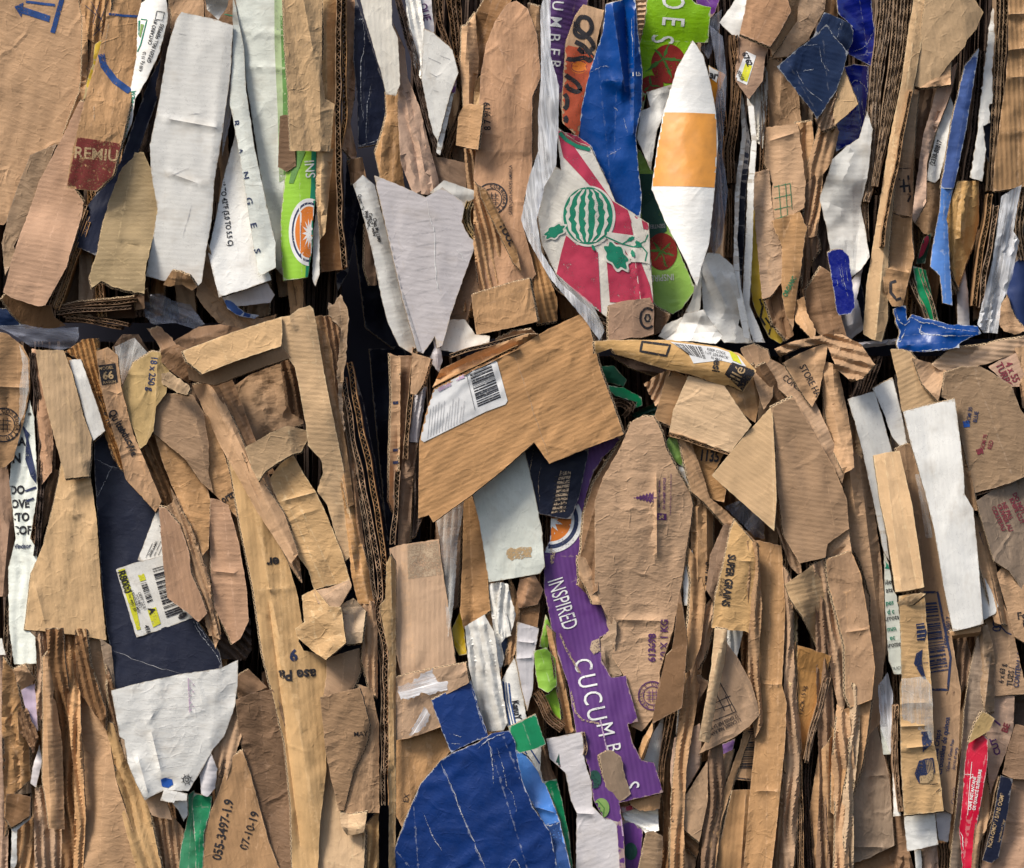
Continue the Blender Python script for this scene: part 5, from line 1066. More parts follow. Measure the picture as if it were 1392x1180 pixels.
P('D2', 'c', 'bent kraft ridge above the crumpled lump', 'k', 50, [345,207, 430,190, 522,150, 532,172, 482,262, 462,292, 402,282, 365,260], c=2.5, cr=3, cs=.35)
P('D2', 'c', 'crushed kraft knob right of the crumpled lump', 'kl', 43, [470,292, 515,265, 542,250, 602,312, 585,470, 512,478, 490,400], c=4, cr=4, cs=.3)
P('D2', 'f', 'folded tan flap under the crumpled lump', 'k', 40, [405,562, 500,530, 572,508, 578,620, 557,682, 530,722, 450,742, 390,757, 398,690, 405,650], cr=0, c=1, folds=[(500,530,480,740,-.25),(565,510,540,720,-.4)])
s = P('E2', 'f', 'pinkish kraft flap stamped MAY with a folded pleat', 'k', 44, [375,258, 470,235, 577,208, 600,290, 627,400, 612,500, 570,590, 540,650, 492,852, 470,852, 430,690, 402,540], cr=0, c=.9, fl=15, folds=[(600,430,490,840,-.5)]); text(s, 'MAY', 583, 452, 26, 2, 'black', bold=.01)
P('E2', 's', 'pleated strip right of the flap stamped MAY', 'k', 37, [578,200, 632,220, 667,400, 672,862, 490,867, 496,820, 560,640, 622,470, 627,400], cr=0, c=1, folds=[(600,520,590,860,-.45),(625,470,620,860,.4),(640,400,648,860,-.3)])
P('E2', 'c', 'small torn tab below the pleated strip', 'kl', 40, [478,872, 530,885, 612,865, 597,960, 515,982, 485,932], cr=0, folds=[(525,880,515,980,.5)])
P('E2', 'p', 'smooth light kraft sheet at the bottom left of the gap', 'kl', 32, [402,560, 470,852, 490,952, 515,984, 602,965, 592,1230, 340,1230, 372,900], cr=1, c=1, fl=85)
P('E2', 's', 'golden strip beside the edges at the bottom left of the gap', 'kg', 30, [602,960, 672,870, 668,1230, 598,1230], drape=(3,10))
P('C2', 's', 'tan strip along the right of the light front column', 'k', 40, [440,345, 482,500, 562,850, 622,1100, 648,1232, 575,1232, 545,1100, 530,950, 500,700], cr=1, folds=[(480,500,620,1220,-.4)])
P('D2', 's', 'narrow kraft strip below the tan strip beside the knob', 'k', 38, [572,262, 645,264, 660,400, 668,760, 640,720, 600,580, 602,312], drape=(3,9))
P('B2', 's', 'brown board layers right of the light front column, top', 'k', 40, [345,705, 376,698, 420,880, 445,1100, 500,1400, 540,1680, 520,1690, 470,1440, 425,1190, 380,950], cr=0, folds=[(360,700,520,1680,-.6)])
P('B2', 's', 'shaded board layers beside the frayed olive board at the gap', 'kd', 34, [380,705, 470,690, 485,900, 475,1080, 530,1400, 600,1900, 560,1850, 500,1400, 440,1050, 410,850], drape=(3,8))
P('B2', 's', 'frayed olive board with torn top beside the dark gap', 'ky', 42, [418,632, 440,650, 478,592, 512,680, 498,900, 474,1100, 500,1300, 480,1200, 468,1000, 490,760, 425,690], c=2, torn=2)
E('C2', 'tall corrugated board edge at the left rim of the dark gap, outermost', [518,-30, 560,200, 620,500, 682,850, 714,1160, 692,1240, 692,1290, 726,1420, 737,1700, 737,2300], t=6.5, depth=36, pitch=7.2)
E('C2', 'tall corrugated board edge at the left rim of the dark gap, second', [492,50, 522,250, 572,520, 642,850, 687,1160, 672,1260, 676,1330, 702,1440, 716,1640, 716,2140], t=6, depth=38, pitch=7.2)
E('C2', 'tall corrugated board edge at the left rim of the dark gap, third', [478,100, 540,500, 602,800, 652,1160, 660,1260, 672,1400, 695,1640, 700,2300], t=5, depth=36, pitch=6, mat='ky', n=1)
P('C2', 's', 'board face coloured as gap shade, running into the gap behind the outermost edge', 'nv', -30, [530,0, 575,150, 640,480, 700,830, 738,1200, 715,1200, 660,850, 580,400], tilt=(-.8,0), cr=0)  # near-black navy puts the gap's shade into this face
P('D2', 's', 'straight light board rim standing at the centre of the lower bales', 'kl', 44, [690,285, 722,250, 728,60, 742,20, 757,60, 757,1240, 757,1680, 739,1680, 741,1240, 739,520, 700,330], cr=0, c=.7, bow=2)
# =================================================================== LOWER RIGHT BALE
E('C2', 'torn corrugated board edge at the right rim of the dark gap, front', [868,-110, 842,150, 822,350, 812,480], t=6, depth=30, pitch=7)
E('C2', 'torn corrugated board edge at the right rim of the dark gap, lower', [782,540, 766,700, 752,930], t=6.5, depth=34, pitch=7)
P('C2', 's', 'brown board face at the right rim of the dark gap', 'kd', 14, [780,-60, 845,-60, 818,400, 802,640, 768,660, 778,300], cr=1)
s = P('C2', 's', 'tan strip with black dashes along the right rim of the dark gap', 'k', 20, [738,-70, 780,-50, 778,100, 775,400, 770,620, 755,760, 738,700, 744,400, 752,140], cr=0)
for y in (185, 435, 500, 680): line(s, [748,y,776,y-4], 4, 'navy')
P('C2', 's', 'brown shaded strip behind the pale film strip at the gap', 'kd', 26, [815,400, 872,400, 842,600, 832,905, 780,935, 790,700], cr=1)
P('B2', 'f', 'folded kraft corner at the top of the rim right of the gap', 'k', 36, [855,890, 948,920, 908,1050, 872,1105, 845,1100], folds=[(900,900,865,1100,.3)], cr=0)
P('C2', 's', 'pale blue white film strip between the rim and the barcode board', 'wg', 27, [868,88, 927,100, 905,240, 882,392, 834,388], drape=(2,7), c=2)
P('C2', 's', 'dark film and twisted strap below the pale film strip', 'kx', 22, [840,600, 890,420, 895,780, 860,880, 832,900], drape=(3,9))
s = P('F', 'p', 'large golden kraft board with a barcode label in the centre of the stack', 'kr', 56,
      [591,530, 640,505, 700,477, 745,449, 792,427, 797,432, 815,505, 830,545, 846,590, 800,607, 747,629, 726,600, 680,640, 641,671, 603,698, 590,708, 584,698, 570,703, 572,600, 580,565], fl=-25, cr=0, c=.9,
      folds=[(698,478,748,630,-.14),(785,430,830,600,-.12)], torn=.6)
for q in ([698,478,725,560,748,628],): line(s, q, 1.2, 'crack', name='scuff', taper=True)
poly(s, [588,528, 640,506, 672,490, 676,493, 690,545, 687,550, 660,560, 577,601, 573,598, 575,575], 'label', name='label_sticker', off=.8); s2 = s
barcode(s2, (638,505, 667,493, 681,541, 650,554), 22, 'black', along=False, seed=3, off=1.1)
r_ = random.Random(5)
for k in range(13):
    x0 = 582 + k * 3.9; y0 = 596 - k * 1.9
    line(s2, [x0, y0, x0 + 4 - k * .1, y0 - (48 - k * 1.0) * r_.uniform(.55, 1)], .55, 'grey', off=1.1)
line(s2, [634,508,646,558], .5, 'black', off=1.1)
for q in ([594,526,612,518,614,524,597,533],[618,514,630,509,632,514,620,519]): poly(s2, q, 'lilac', off=1.05)
E('F', 'corrugated board edge along the top of the large golden kraft board', [590,528, 640,504, 705,472], t=5, depth=58, pitch=6.5)
E('F', 'corrugated board edge lying in the joint above the large golden kraft board', [612,484, 650,472, 690,462, 715,456], t=4.5, depth=50, pitch=6, mat='ky')
P('F', 's', 'shaded kraft face between the two edges above the golden board', 'k', 44, [590,525, 600,505, 640,485, 716,457, 728,456, 704,474, 640,500], tilt=(0,-.5), cr=0)
P('F', 'c', 'torn board edge shreds in the joint right of the golden board top', 'kd', 38, [676,462, 700,452, 722,450, 730,458, 712,468, 688,472], c=3, torn=2)
s = P('F', 'x', 'white carton strip with a tan stain below the golden board', 'wn', 38, [642,670, 680,641, 712,610, 724,660, 736,720, 740,770, 734,779, 700,785, 665,791, 660,760, 652,710], cr=0, c=1.2, fl=85)
poly(s, [689,748, 694,744, 701,746, 708,743, 716,744, 722,743, 723,748, 721,753, 723,757, 715,757, 709,760, 701,759, 696,762, 690,758, 688,753], 'tan', name='stain')
s = P('C3', 'x', 'worn navy black carton flap with scraped tan patch', 'nv', 36, [128,430, 185,385, 262,497, 468,420, 442,540, 412,682, 372,792, 320,790, 270,778, 195,762, 160,560], cr=1, c=1.2)
poly(s, [318,540, 372,545, 360,640, 342,755, 268,765, 290,690, 300,600], 'crack', name='scuff')
for k in range(9): poly(s, [285 - k*2, 570 + k*22, 375 - k*3, 560 + k*22, 370 - k*3, 566 + k*22, 288 - k*2, 577 + k*22], 'black', name='scuff', off=.7)
scratches(s, [[175,430,165,490,150,560],[215,500,200,600,205,700],[260,500,440,430]], .9, 'crack')
# purple board
s = P('D3', 'x', 'long purple carton with stepped edge lettered INSPIRED in white', 'pu', 38,
      [470,-550, 645,-625, 622,-568, 542,-500, 485,-410, 442,-270, 432,-60, 416,20, 422,140, 470,200, 492,265, 532,272, 582,422, 522,450, 532,570, 582,662, 657,650, 722,887, 667,902, 692,1000, 740,1092, 806,1105, 852,1258, 660,1303, 622,1312, 642,1430, 658,1720, 632,1720, 610,1415, 540,1388, 490,1300, 470,1140, 400,950, 360,700, 290,500, 232,200, 232,0, 262,-60, 268,-180, 380,-200, 410,-290, 440,-430],
      cr=0, c=.9, fl=80, folds=[(240,20,430,30,.1),(420,140,280,200,.12)], ridges=[(310,430,430,650,-3,22)], lim=6)
for rr, ink in ((172,'white'),(150,'navy'),(128,'white'),(112,'orange')): poly(s, ring(262,-165,rr,40,rr*1.0), ink, name='printed_emblem', off=.6)
poly(s, [v for i in range(20) for v in (262 + (70 if i % 2 else 34) * math.cos(i * math.pi / 10), -165 + (70 if i % 2 else 34) * math.sin(i * math.pi / 10))], 'white', name='printed_emblem', off=.9)
text(s, 'INSPIRED', 325, 275, 88, -72, 'white', sx=.56, bold=-.006)
for ch, x, y, z in (('C',432,595,96),('U',452,680,100),('C',480,765,100),('U',500,850,104),('M',548,930,90),('B',590,1025,80),('S',680,1225,90)): text(s, ch, x, y, z * 1.02, -78, 'white', sx=.75, bold=-.006)
line(s, [312,430,350,520,420,640], 2.6, 'crack', name='tear'); line(s, [360,690,395,840,430,880,520,900], 2.6, 'crack', name='tear'); line(s, [525,880,560,1040], 2.0, 'lilac', name='tear')
poly(s, [480,470, 520,455, 525,520, 490,540, 470,510], 'crack', name='tear'); poly(s, [265,-20, 290,0, 280,60, 262,70], 'crack', name='tear')
poly(s, ring(495,1190,34,20,48), 'veg', name='printed_vegetable'); poly(s, ring(530,1340,42,20,52), 'vegl', name='printed_vegetable')
line(s, [510,1300,545,1340,540,1385], 1.4, 'leaf'); line(s, [500,1330,530,1360], 1.4, 'leaf')
line(s, [622,1312,645,1500,658,1720], 2.0, 'lilac')
P('E3', 'f', 'brown kraft tab stuck on the purple carton', 'ky', 48, [524,562, 550,545, 578,535, 632,570, 645,650, 682,762, 650,790, 610,806, 570,782, 542,662], cr=0, c=1.2, torn=1.3)
P('C3', 's', 'dark kraft side strip left of the tree printed panel', 'kd', 36, [640,392, 662,360, 692,298, 702,320, 632,422, 512,622, 502,1165, 470,1190, 420,1142, 430,1000, 450,760, 500,612], cr=1, folds=[(600,400,470,1100,.2)])
P('D3', 's', 'bent kraft strip along the stepped edge of the purple carton', 'k', 42, [414,28, 442,40, 490,150, 532,240, 530,268, 492,268, 470,200, 420,120], cr=0, folds=[(420,30,520,260,-.4)])
P('D3', 's', 'torn kraft strip between stepped purple edge and numbered panel', 'ky', 36, [535,270, 602,372, 592,560, 632,642, 582,658, 532,562, 530,472, 582,422], cr=1, torn=1.4)
s = P('C3', 'p', 'tall kraft panel with purple tree mark and numbers 613698', 'k', 42,
      [690,288, 742,262, 802,262, 842,340, 862,420, 922,540, 992,660, 1008,722, 988,850, 966,1000, 942,1170, 902,1380, 862,1500, 832,1600, 830,1800, 742,1905, 690,1880, 662,1680, 650,1610, 592,1520, 602,1370, 532,1240, 500,1140, 500,700, 542,580, 632,422],
      cr=0, c=1.0, fl=0, ridges=[(818,560,822,990,4,10),(530,580,800,575,1.5,20),(600,1320,860,1330,3,24)], folds=[(815,560,825,1000,-.06),(560,570,510,640,-.2)], torn=.6)
tree = []
for k in range(6):
    x = 700 + k * 17; tree += [x, 682 - 4 - k * 5.2, x + 9, 682 - k * 3.5]
tree += [803, 648, 803, 712]
for k in range(5, -1, -1):
    x = 700 + k * 17; tree += [x + 9, 682 + k * 3.5, x, 682 + 4 + k * 5.2]
poly(s, tree, 'purple', name='printed_tree', res=3); line(s, [803,682,820,682], 1.2, 'purple')
poly(s, [822,762, 872,766, 872,800, 822,797], 'purple'); text(s, '%', 846, 782, 26, 88, 'tan', off=.9, bold=.02)
text(s, 'RECYCLED MATERIAL', 834, 660, 10, 89, 'purple', bold=.02, sx=1.1); text(s, 'DU MATERIEL RECYCLE', 860, 660, 12, 89, 'purple', bold=.03, sx=.95)
text(s, 'Sustainable Packaging for a Sustainable Future', 893, 665, 9, 89, 'purple', sx=.95)
text(s, '613698', 798, 1470, 38, 89, 'purple', bold=.03, sx=.95); text(s, '10 X 1 KG', 862, 1430, 38, 89, 'purple', bold=.02, sx=.95)
emblem(s, 800, 1722, 74, 'purple', txt='CORRUGATED RECYCLE ')
s = P('D3', 'f', 'brown folded flap on the right of the tree printed panel', 'kd', 50, [940,200, 972,420, 977,482, 948,812, 872,852, 795,897, 815,790, 832,700, 872,542, 902,512, 912,440, 932,262], cr=0, c=1, fl=60, folds=[(915,505,975,480,.1)])
P('D3', 's', 'narrow kraft shard below the brown folded flap', 'k', 40, [718,1085, 760,980, 800,890, 790,935, 742,1085], cr=0)
# ---- left column of the lower right bale
P('C2', 't', 'clear plastic sleeve hanging below the golden board', 'tape', 36, [980,800, 1050,740, 1125,685, 1110,800, 1090,900, 1075,1160, 1060,1300, 1040,1420, 1020,1150, 1000,900], c=2.5, drape=(2,10))
P('C2', 'p', 'brown panel seen through the clear plastic sleeve', 'kd', 24, [975,800, 1120,690, 1100,900, 1085,1250, 1040,1280, 1005,1050, 985,905], cr=1, tilt=(-.2,0))
P('C2', 'p', 'wrinkled brown panel left of the stained white strip', 'kr', 30, [1125,700, 1165,675, 1212,850, 1242,1050, 1248,1180, 1258,1270, 1200,1320, 1126,1370, 1108,1280, 1120,1000], c=2.5, cr=4)
s = P('C2', 'p', 'brown taped box front at the left of the lower right bale', 'k', 38, [736,952, 790,935, 990,903, 1002,1030, 1042,1280, 1078,1562, 940,1592, 800,1622, 772,1500, 752,1100], cr=0, c=1, fl=90, folds=[(790,935,835,1610,.35),(815,935,870,1610,-.3)])
poly(s, [826,930, 1008,905, 1020,1085, 830,1110], 'crack', name='tape_band', off=.3)
P('D2', 'p', 'kraft box band with ripped tape below the taped box front', 'k', 45, [754,665, 830,645, 960,615, 1132,583, 1148,680, 965,777, 985,870, 1003,912, 900,950, 830,972, 756,987], cr=0, c=1.2, folds=[(810,640,800,980,.35),(860,640,860,970,-.4),(900,630,910,950,.3)])
P('D2', 't', 'ripped shiny tape stuck on the kraft box band', 'film', 48.5, [780,702, 850,690, 900,640, 960,612, 1042,680, 1035,715, 960,742, 900,735, 862,762, 790,772], c=2, torn=2.5)
P('D2', 't', 'peeling tape strand below the ripped shiny tape', 'film', 48, [838,955, 880,880, 920,808, 945,850, 925,910, 880,940, 845,962], c=2.5, torn=2)
P('E2', 'p', 'pleated kraft panel left of the big curved blue carton', 'k', 36, [757,490, 850,470, 1005,410, 1058,532, 1000,602, 870,772, 832,850, 800,942, 757,850], cr=0, c=1.2, folds=[(815,480,850,860,-.5),(840,470,880,800,.5),(925,440,940,690,-.35),(945,440,960,680,.4)], lim=14)
text(ALL[-1], 'EX', 822, 790, 28, 80, 'black')
P('D2', 's', 'dark brown strips left of the taped box front', 'kd', 30, [752,440, 790,520, 830,660, 800,660, 756,672], drape=(2,8))
P('D2', 'f', 'yellow carton corner beside the taped box front', 'ye', 30, [1106,308, 1122,420, 1138,538, 1100,545, 1055,462, 1060,410], cr=0, folds=[(1060,440,1135,535,-.3)])
s = P('D2', 'x', 'square blue carton flap above the big curved blue carton', 'db', 50, [955,775, 1060,720, 1162,673, 1197,800, 1252,962, 1150,1000, 1058,1048, 1010,930], cr=0, c=1, fl=25)
scratches(s, [[1165,700,1200,830,1240,950],[1050,950,1110,965],[1060,1000,1110,1005]], 1.0)
s = P('E2', 'x', 'big curved dark blue carton with white cracked creases at the bottom', 'db', 54,
      [738,1230, 765,1050, 818,900, 900,712, 1002,590, 1060,550, 1200,490, 1272,443, 1362,428, 1392,480, 1402,560, 1425,680, 1485,830, 1575,960, 1630,1230], cr=0, c=1.4, fl=20,
      folds=[(1005,600,1260,1220,-.1),(1250,470,1480,1230,-.22),(1330,460,1480,830,.2),(760,1050,900,1220,.1),(860,800,890,1220,.18)], lim=16)
scratches(s, [[1008,610,1060,720,1110,860,1180,1020,1260,1200],[1085,800,1110,860,1130,900],[1250,480,1270,560,1280,700],[1300,520,1340,660,1350,720,1380,760,1400,850],[910,860,960,980,1010,1060],[1350,1160,1392,1100,1430,1180],[1200,520,1260,470,1340,440]], 1.5)
P('E3', 'x', 'bright blue rounded carton side right of the big curved blue carton', 'bb', 46, [80,540, 130,560, 200,652, 242,730, 282,830, 312,910, 332,1000, 362,1130, 378,1230, 278,1230, 230,960, 190,850, 100,702, 85,620], cr=1, c=2, ridges=[(180,830,280,860,5,25)], folds=[(215,930,330,900,-.25)])
poly(ALL[-1], [240,975, 228,930, 330,905, 335,1000, 378,1230, 278,1230], 'blue', off=.4); scratches(ALL[-1], [[228,930,280,925,325,905],[320,930,345,1060]], 1.6)
P('E3', 's', 'torn kraft rim between the two blue cartons', 'k', 50, [68,720, 85,675, 110,760, 170,850, 235,945, 235,975, 160,890, 100,800], cr=0, torn=1.2)
s = P('E3', 'x', 'small bright green carton flap folded in half', 'gr', 57, [45,410, 115,378, 185,345, 215,440, 237,500, 215,512, 105,542, 72,522], cr=0, folds=[(115,378,165,520,-.45)], c=.6)
P('E3', 'x', 'narrow bright green carton strip right of the bright blue side', 'gr', 42, [232,702, 295,690, 322,800, 362,1000, 388,1230, 342,1230, 282,880], cr=0, folds=[(260,700,370,1220,-.4)])
s = P('D3', 'x', 'white carton curl with parallel blue stripes and lettering', 'w', 36, [0,700, 30,635, 72,560, 102,640, 132,850, 150,940, 60,960, 38,910], cr=0, c=1.5, bow=5)
for k in range(3): line(s, [15 + k * 15, 680 + k * 5, 25 + k * 15, 790, 52 + k * 15, 910], 2.2 if k != 1 else 1.2, 'blue')
text(s, 'KanuY', 85, 830, 34, -80, 'black', bold=.04, sx=.8)
P('E3', 's', 'white and blue striped carton sliver below the folded green flap', 'w', 40, [110,545, 215,512, 210,640, 235,745, 200,650, 150,570], cr=0); line(ALL[-1], [130,545,190,630,230,730], 2, 'blue'); line(ALL[-1], [160,535,215,620], 2, 'blue')
P('D2', 'w', 'white crumpled carton sleeve above the square blue flap', 'w', 38, [1130,392, 1180,362, 1232,330, 1282,420, 1312,640, 1352,900, 1330,935, 1250,945, 1220,870, 1182,750, 1150,600], drape=(2.5,14), c=3)
P('D2', 'w', 'white crumpled paper strip hanging below the stained strip, left', 'w', 34, [1248,172, 1312,160, 1342,300, 1372,440, 1340,452, 1318,480, 1335,560, 1312,640, 1282,420], drape=(3,11), c=2)
P('D3', 'w', 'white crumpled paper strip hanging below the stained strip, right', 'w', 36, [0,160, 40,170, 60,260, 82,330, 52,440, 20,452, -5,430, -20,300], drape=(2.5,10), c=2)
P('D3', 's', 'navy carton sliver between the white crumpled strips', 'nb', 26, [-25,480, 20,455, 55,440, 30,560, -10,640, -30,580], cr=1)
P('D3', 'x', 'pale grey ridged carton strip beside the lime crumple', 'wg', 40, [92,370, 150,385, 202,402, 176,552, 170,722, 142,832, 110,700, 85,560], cr=0, c=1, ridges=[(90,470,190,480,2.5,12),(88,560,175,555,2,10)])
P('D3', 'c', 'torn brown flap below the stained white strip', 'kp', 34, [108,152, 180,130, 218,200, 192,272, 100,292, 95,220], c=2.5, folds=[(150,140,130,285,-.35)])
P('D3', 'c', 'shaded brown scrap above the pale grey ridged strip', 'kd', 28, [118,280, 205,280, 192,392, 95,372], c=2)
P('D3', 's', 'thin brown bent strip left of the pale grey ridged strip', 'k', 30, [55,150, 95,250, 90,450, 52,582, 28,592, 70,400], drape=(2,7))
P('D3', 'x', 'lime carton spike left of the purple carton', 'li', 30, [240,333, 268,400, 248,512, 208,500], cr=0, folds=[(245,340,230,500,-.35)])
P('D3', 'x', 'lime carton crumple bulging left of the purple carton', 'li', 36, [178,520, 240,503, 288,560, 298,702, 250,738, 203,712, 188,640], c=3, bow=8, cr=2, cs=.25)
P('D3', 'x', 'lime carton fold below the lime bulge', 'li', 32, [198,728, 228,758, 255,750, 285,708, 308,710, 318,890, 290,925, 268,880, 220,822], cr=0, folds=[(250,750,275,890,.5)])
E('D3', 'ragged board edge curving below the lime carton', [178,745, 210,800, 250,880, 320,940], t=5, depth=40, mat='kd', n=4, step=(9,-6,6,-8), pitch=5)
P('D3', 's', 'brown board strip left of the purple carton', 'k', 34, [244,392, 276,430, 322,640, 372,930, 385,945, 350,948, 302,722], cr=0)
s = P('E3', 'x', 'grey white carton panel printed with a radish at the bottom', 'wg', 46, [242,478, 330,460, 430,438, 442,600, 476,702, 482,830, 540,890, 612,910, 632,1100, 640,1230, 398,1230, 402,862, 372,800, 342,652, 262,582], cr=1, c=1.4, ridges=[(390,865,500,870,3,22)])
poly(s, [285,640, 310,610, 335,640, 362,722, 345,835, 318,802], 'radish', name='printed_vegetable'); poly(s, [290,600, 308,552, 312,600, 322,640, 300,640], 'veg', name='printed_leaf'); poly(s, [360,860,402,862,398,1230,350,1230], 'veg', name='printed_leaf')
E('E3', 'frayed edge of the grey white radish panel', [432,440, 446,520, 440,560], t=4, depth=48, mat='ky', pitch=5)
P('E3', 's', 'brown board sliver left of the radish panel', 'kd', 36, [195,520, 235,500, 250,600, 285,690, 240,700, 215,610], drape=(2,7))
P('E3', 'c', 'torn kraft underside at the lower end of the purple carton', 'k', 40, [668,802, 750,795, 842,775, 832,842, 760,850, 700,832], c=2, torn=2)
P('E3', 'x', 'tiny red carton end under the purple carton', 'rd', 36, [636,842, 692,828, 702,850, 640,868], cr=0)
P('E3', 'w', 'white torn film and paper below the purple carton', 'w', 34, [638,872, 720,838, 830,850, 832,960, 770,985, 742,950, 662,922], drape=(3,9), c=3)
s = P('E3', 'x', 'small purple carton piece at the bottom with a printed cucumber', 'pu', 38, [642,908, 700,925, 748,962, 738,1080, 722,1230, 655,1230, 650,1050], cr=0); poly(s, ring(685,1070,34,20,46), 'veg', name='printed_vegetable')
P('E3', 'f', 'kraft flap with torn top at the bottom right of the purple carton', 'ky', 47, [770,965, 802,962, 852,990, 845,1100, 832,1230, 718,1230, 740,1100], cr=0, torn=1.3, folds=[(830,980,815,1220,-.5)])
P('E3', 's', 'white board strip between the tree panel and the navy strip', 'w', 28, [740,602, 790,480, 862,358, 852,500, 838,640, 830,860, 800,820, 806,605], cr=1, folds=[(830,420,810,800,-.35)])
E('E3', 'board edge right of the white strip near the purple carton', [890,345, 872,450, 846,600, 846,760], t=4.5, depth=34, n=2, step=(24,0,8,0), mat='kd')
P('D3', 'x', 'navy carton sliver right of the brown folded flap', 'nb', 32, [985,620, 1022,640, 965,820, 925,960, 938,800], cr=0, folds=[(1000,630,945,900,-.4)])
P('D3', 's', 'white sliver beside the brown folded flap', 'w', 34, [955,60, 1012,-10, 1015,100, 1002,282, 968,282, 962,160], cr=0, folds=[(985,20,985,270,-.4)])
P('D3', 's', 'bent brown strip right of the white sliver', 'k', 38, [975,-40, 1010,20, 1042,100, 1072,250, 1042,480, 1002,602, 985,622, 978,500, 1002,330, 1012,150], drape=(3,13), c=2)
P('D3', 's', 'creased brown strip beside the triangular kraft flap', 'k', 34, [1072,300, 1112,250, 1110,400, 1060,560, 1010,660, 1000,605, 1050,420], drape=(3,10), c=2)
P('D3', 'p', 'small dark kraft flap left of the triangular kraft flap', 'kd', 37, [1000,645, 1050,660, 1092,692, 1050,762, 982,882, 948,902], cr=1)
P('E3', 'p', 'pinkish kraft curl left of the triangular kraft flap', 'kp', 36, [918,480, 980,440, 1045,400, 1052,480, 1042,622, 962,762, 910,822, 898,700, 900,600], bow=6, cr=1)
P('E3', 'p', 'flute lined kraft wedge pointing left at the bottom', 'kf', 44, [903,902, 952,810, 1086,598, 1084,800, 1042,1012], cr=0, c=.6, fl=62)
P('E3', 's', 'torn underside edge of the flute lined wedge', 'kd', 38, [905,915, 1042,1014, 1030,1095, 960,1022, 910,962], drape=(3,9), torn=1.5)
P('E3', 's', 'brown strip at the bottom below the flute lined wedge', 'k', 32, [895,960, 960,1030, 1022,1100, 1012,1230, 895,1230], drape=(2,12))
P('E3', 's', 'pinkish dark strips right of the torn kraft underside', 'kd', 28, [850,650, 892,580, 912,820, 900,1230, 850,1230, 872,900], drape=(4,10))
E('E3', 'dark board edge right of the flute lined wedge', [1105,540, 1115,700, 1085,900, 1050,1230], t=5, depth=34, mat='kx', n=3, step=(15,0,10,0))
s = P('D3', 'p', 'triangular kraft flap printed with a box grid and upside down lettering', 'k', 48, [1150,470, 1170,455, 1242,560, 1312,690, 1345,800, 1352,852, 1300,910, 1230,962, 1130,1010, 1045,1052, 1095,960, 1120,760], cr=0, c=1, fl=62, folds=[(1170,470,1340,830,-.1),(1270,620,1345,830,-.2)])
for q in ([1145,672,1235,835],[1130,740,1175,830],[1125,790,1205,752],[1100,890,1235,835],[1115,830,1215,795],[1150,690,1140,700],[1180,750,1215,835]): line(s, q, 1.1, 'black')
for k, t_ in enumerate(('17 CASES PER LAYER','17 CAISSES PAR RANG')): text(s, t_, 1165 + k * 8, 893 + k * 24, 19, 206, 'black', bold=.02, sx=.75)
P('D3', 's', 'straight light strip lying across the triangular kraft flap', 'kl', 57, [1128,402, 1178,410, 1165,560, 1122,760, 1086,987, 1044,976, 1090,740, 1112,600], cr=0, c=.5)
s = P('C3', 'f', 'golden brown flap lettered SUPER GRAINS', 'kg', 47, [1205,870, 1228,802, 1310,900, 1346,960, 1352,1290, 1302,1385, 1280,1378, 1200,1372, 1112,1362, 1130,1200, 1170,1040], cr=1, c=1.6, fl=10, ridges=[(1215,1010,1330,1015,2.5,18)])
text(s, 'SUPER GRAINS', 1195, 1115, 42, -97, 'black', bold=.03, sx=.72); text(s, 'DE SUPER', 1158, 1150, 20, -97, 'black', sx=.8)
s = P('C3', 's', 'dark brown strip left of the SUPER GRAINS flap', 'kd', 40, [1112,985, 1180,822, 1218,850, 1172,1050, 1130,1235, 1090,1162], cr=0)
s = P('C3', 's', 'tan wrinkled strip with partial lettering right of the tree panel', 'k', 34, [1015,742, 1052,720, 1112,762, 1108,985, 1085,1100, 1072,1182, 1035,1120, 1010,1000], cr=2, c=2.2); text(s, 'SUPER', 1095, 1080, 38, -92, 'black', bold=.03, sx=.8)
s = P('E4', 'p', 'long upright kraft panel in the middle of the lower right bale', 'k', 40, [-12,-560, 60,-545, 112,-530, 132,-200, 112,190, 137,290, 127,500, 97,800, 50,1230, -90,1230, -40,700, 0,300], cr=0, c=1.2, fl=88, folds=[(60,-540,30,1200,.08)], ridges=[(0,190,120,195,2.5,16),(-20,750,100,750,3,18)])
s = P('E3', 'p', 'kraft strip covered in black barcode lines', 'k', 34, [1290,442, 1345,420, 1335,700, 1235,692, 1262,560], cr=0, c=1, folds=[(1310,430,1290,690,-.3)])
barcode(s, (1278,430, 1340,425, 1330,640, 1242,640), 24, 'black', along=False, seed=9); line(s, [1232,685,1330,695,1335,600], 1.6, 'black')
P('D3', 's', 'white bent strip under the SUPER GRAINS flap', 'w', 30, [1178,400, 1280,410, 1245,560, 1222,560, 1198,490], cr=0, drape=(2,8))
P('E3', 's', 'narrow kraft strip slanting below the triangular kraft flap', 'k', 38, [1050,1230, 1092,1030, 1202,700, 1292,440, 1304,460, 1212,720, 1152,902, 1112,1230], cr=0, folds=[(1290,450,1080,1230,-.2)])
P('E3', 'c', 'small purple and blue carton shreds below the triangular flap', 'pl', 32, [1148,520, 1236,485, 1220,540, 1150,570], c=2)
P('E3', 's', 'torn kraft shards below the purple and blue shreds', 'k', 36, [1150,585, 1222,540, 1200,640, 1172,705, 1145,690], drape=(2,8), torn=1.5)
P('E3', 'p', 'smooth kraft panel at the bottom under the upright panel', 'k', 36, [1108,1230, 1222,752, 1392,745, 1392,1230], cr=0, c=1.5, ridges=[(1290,760,1260,1220,4,22)])
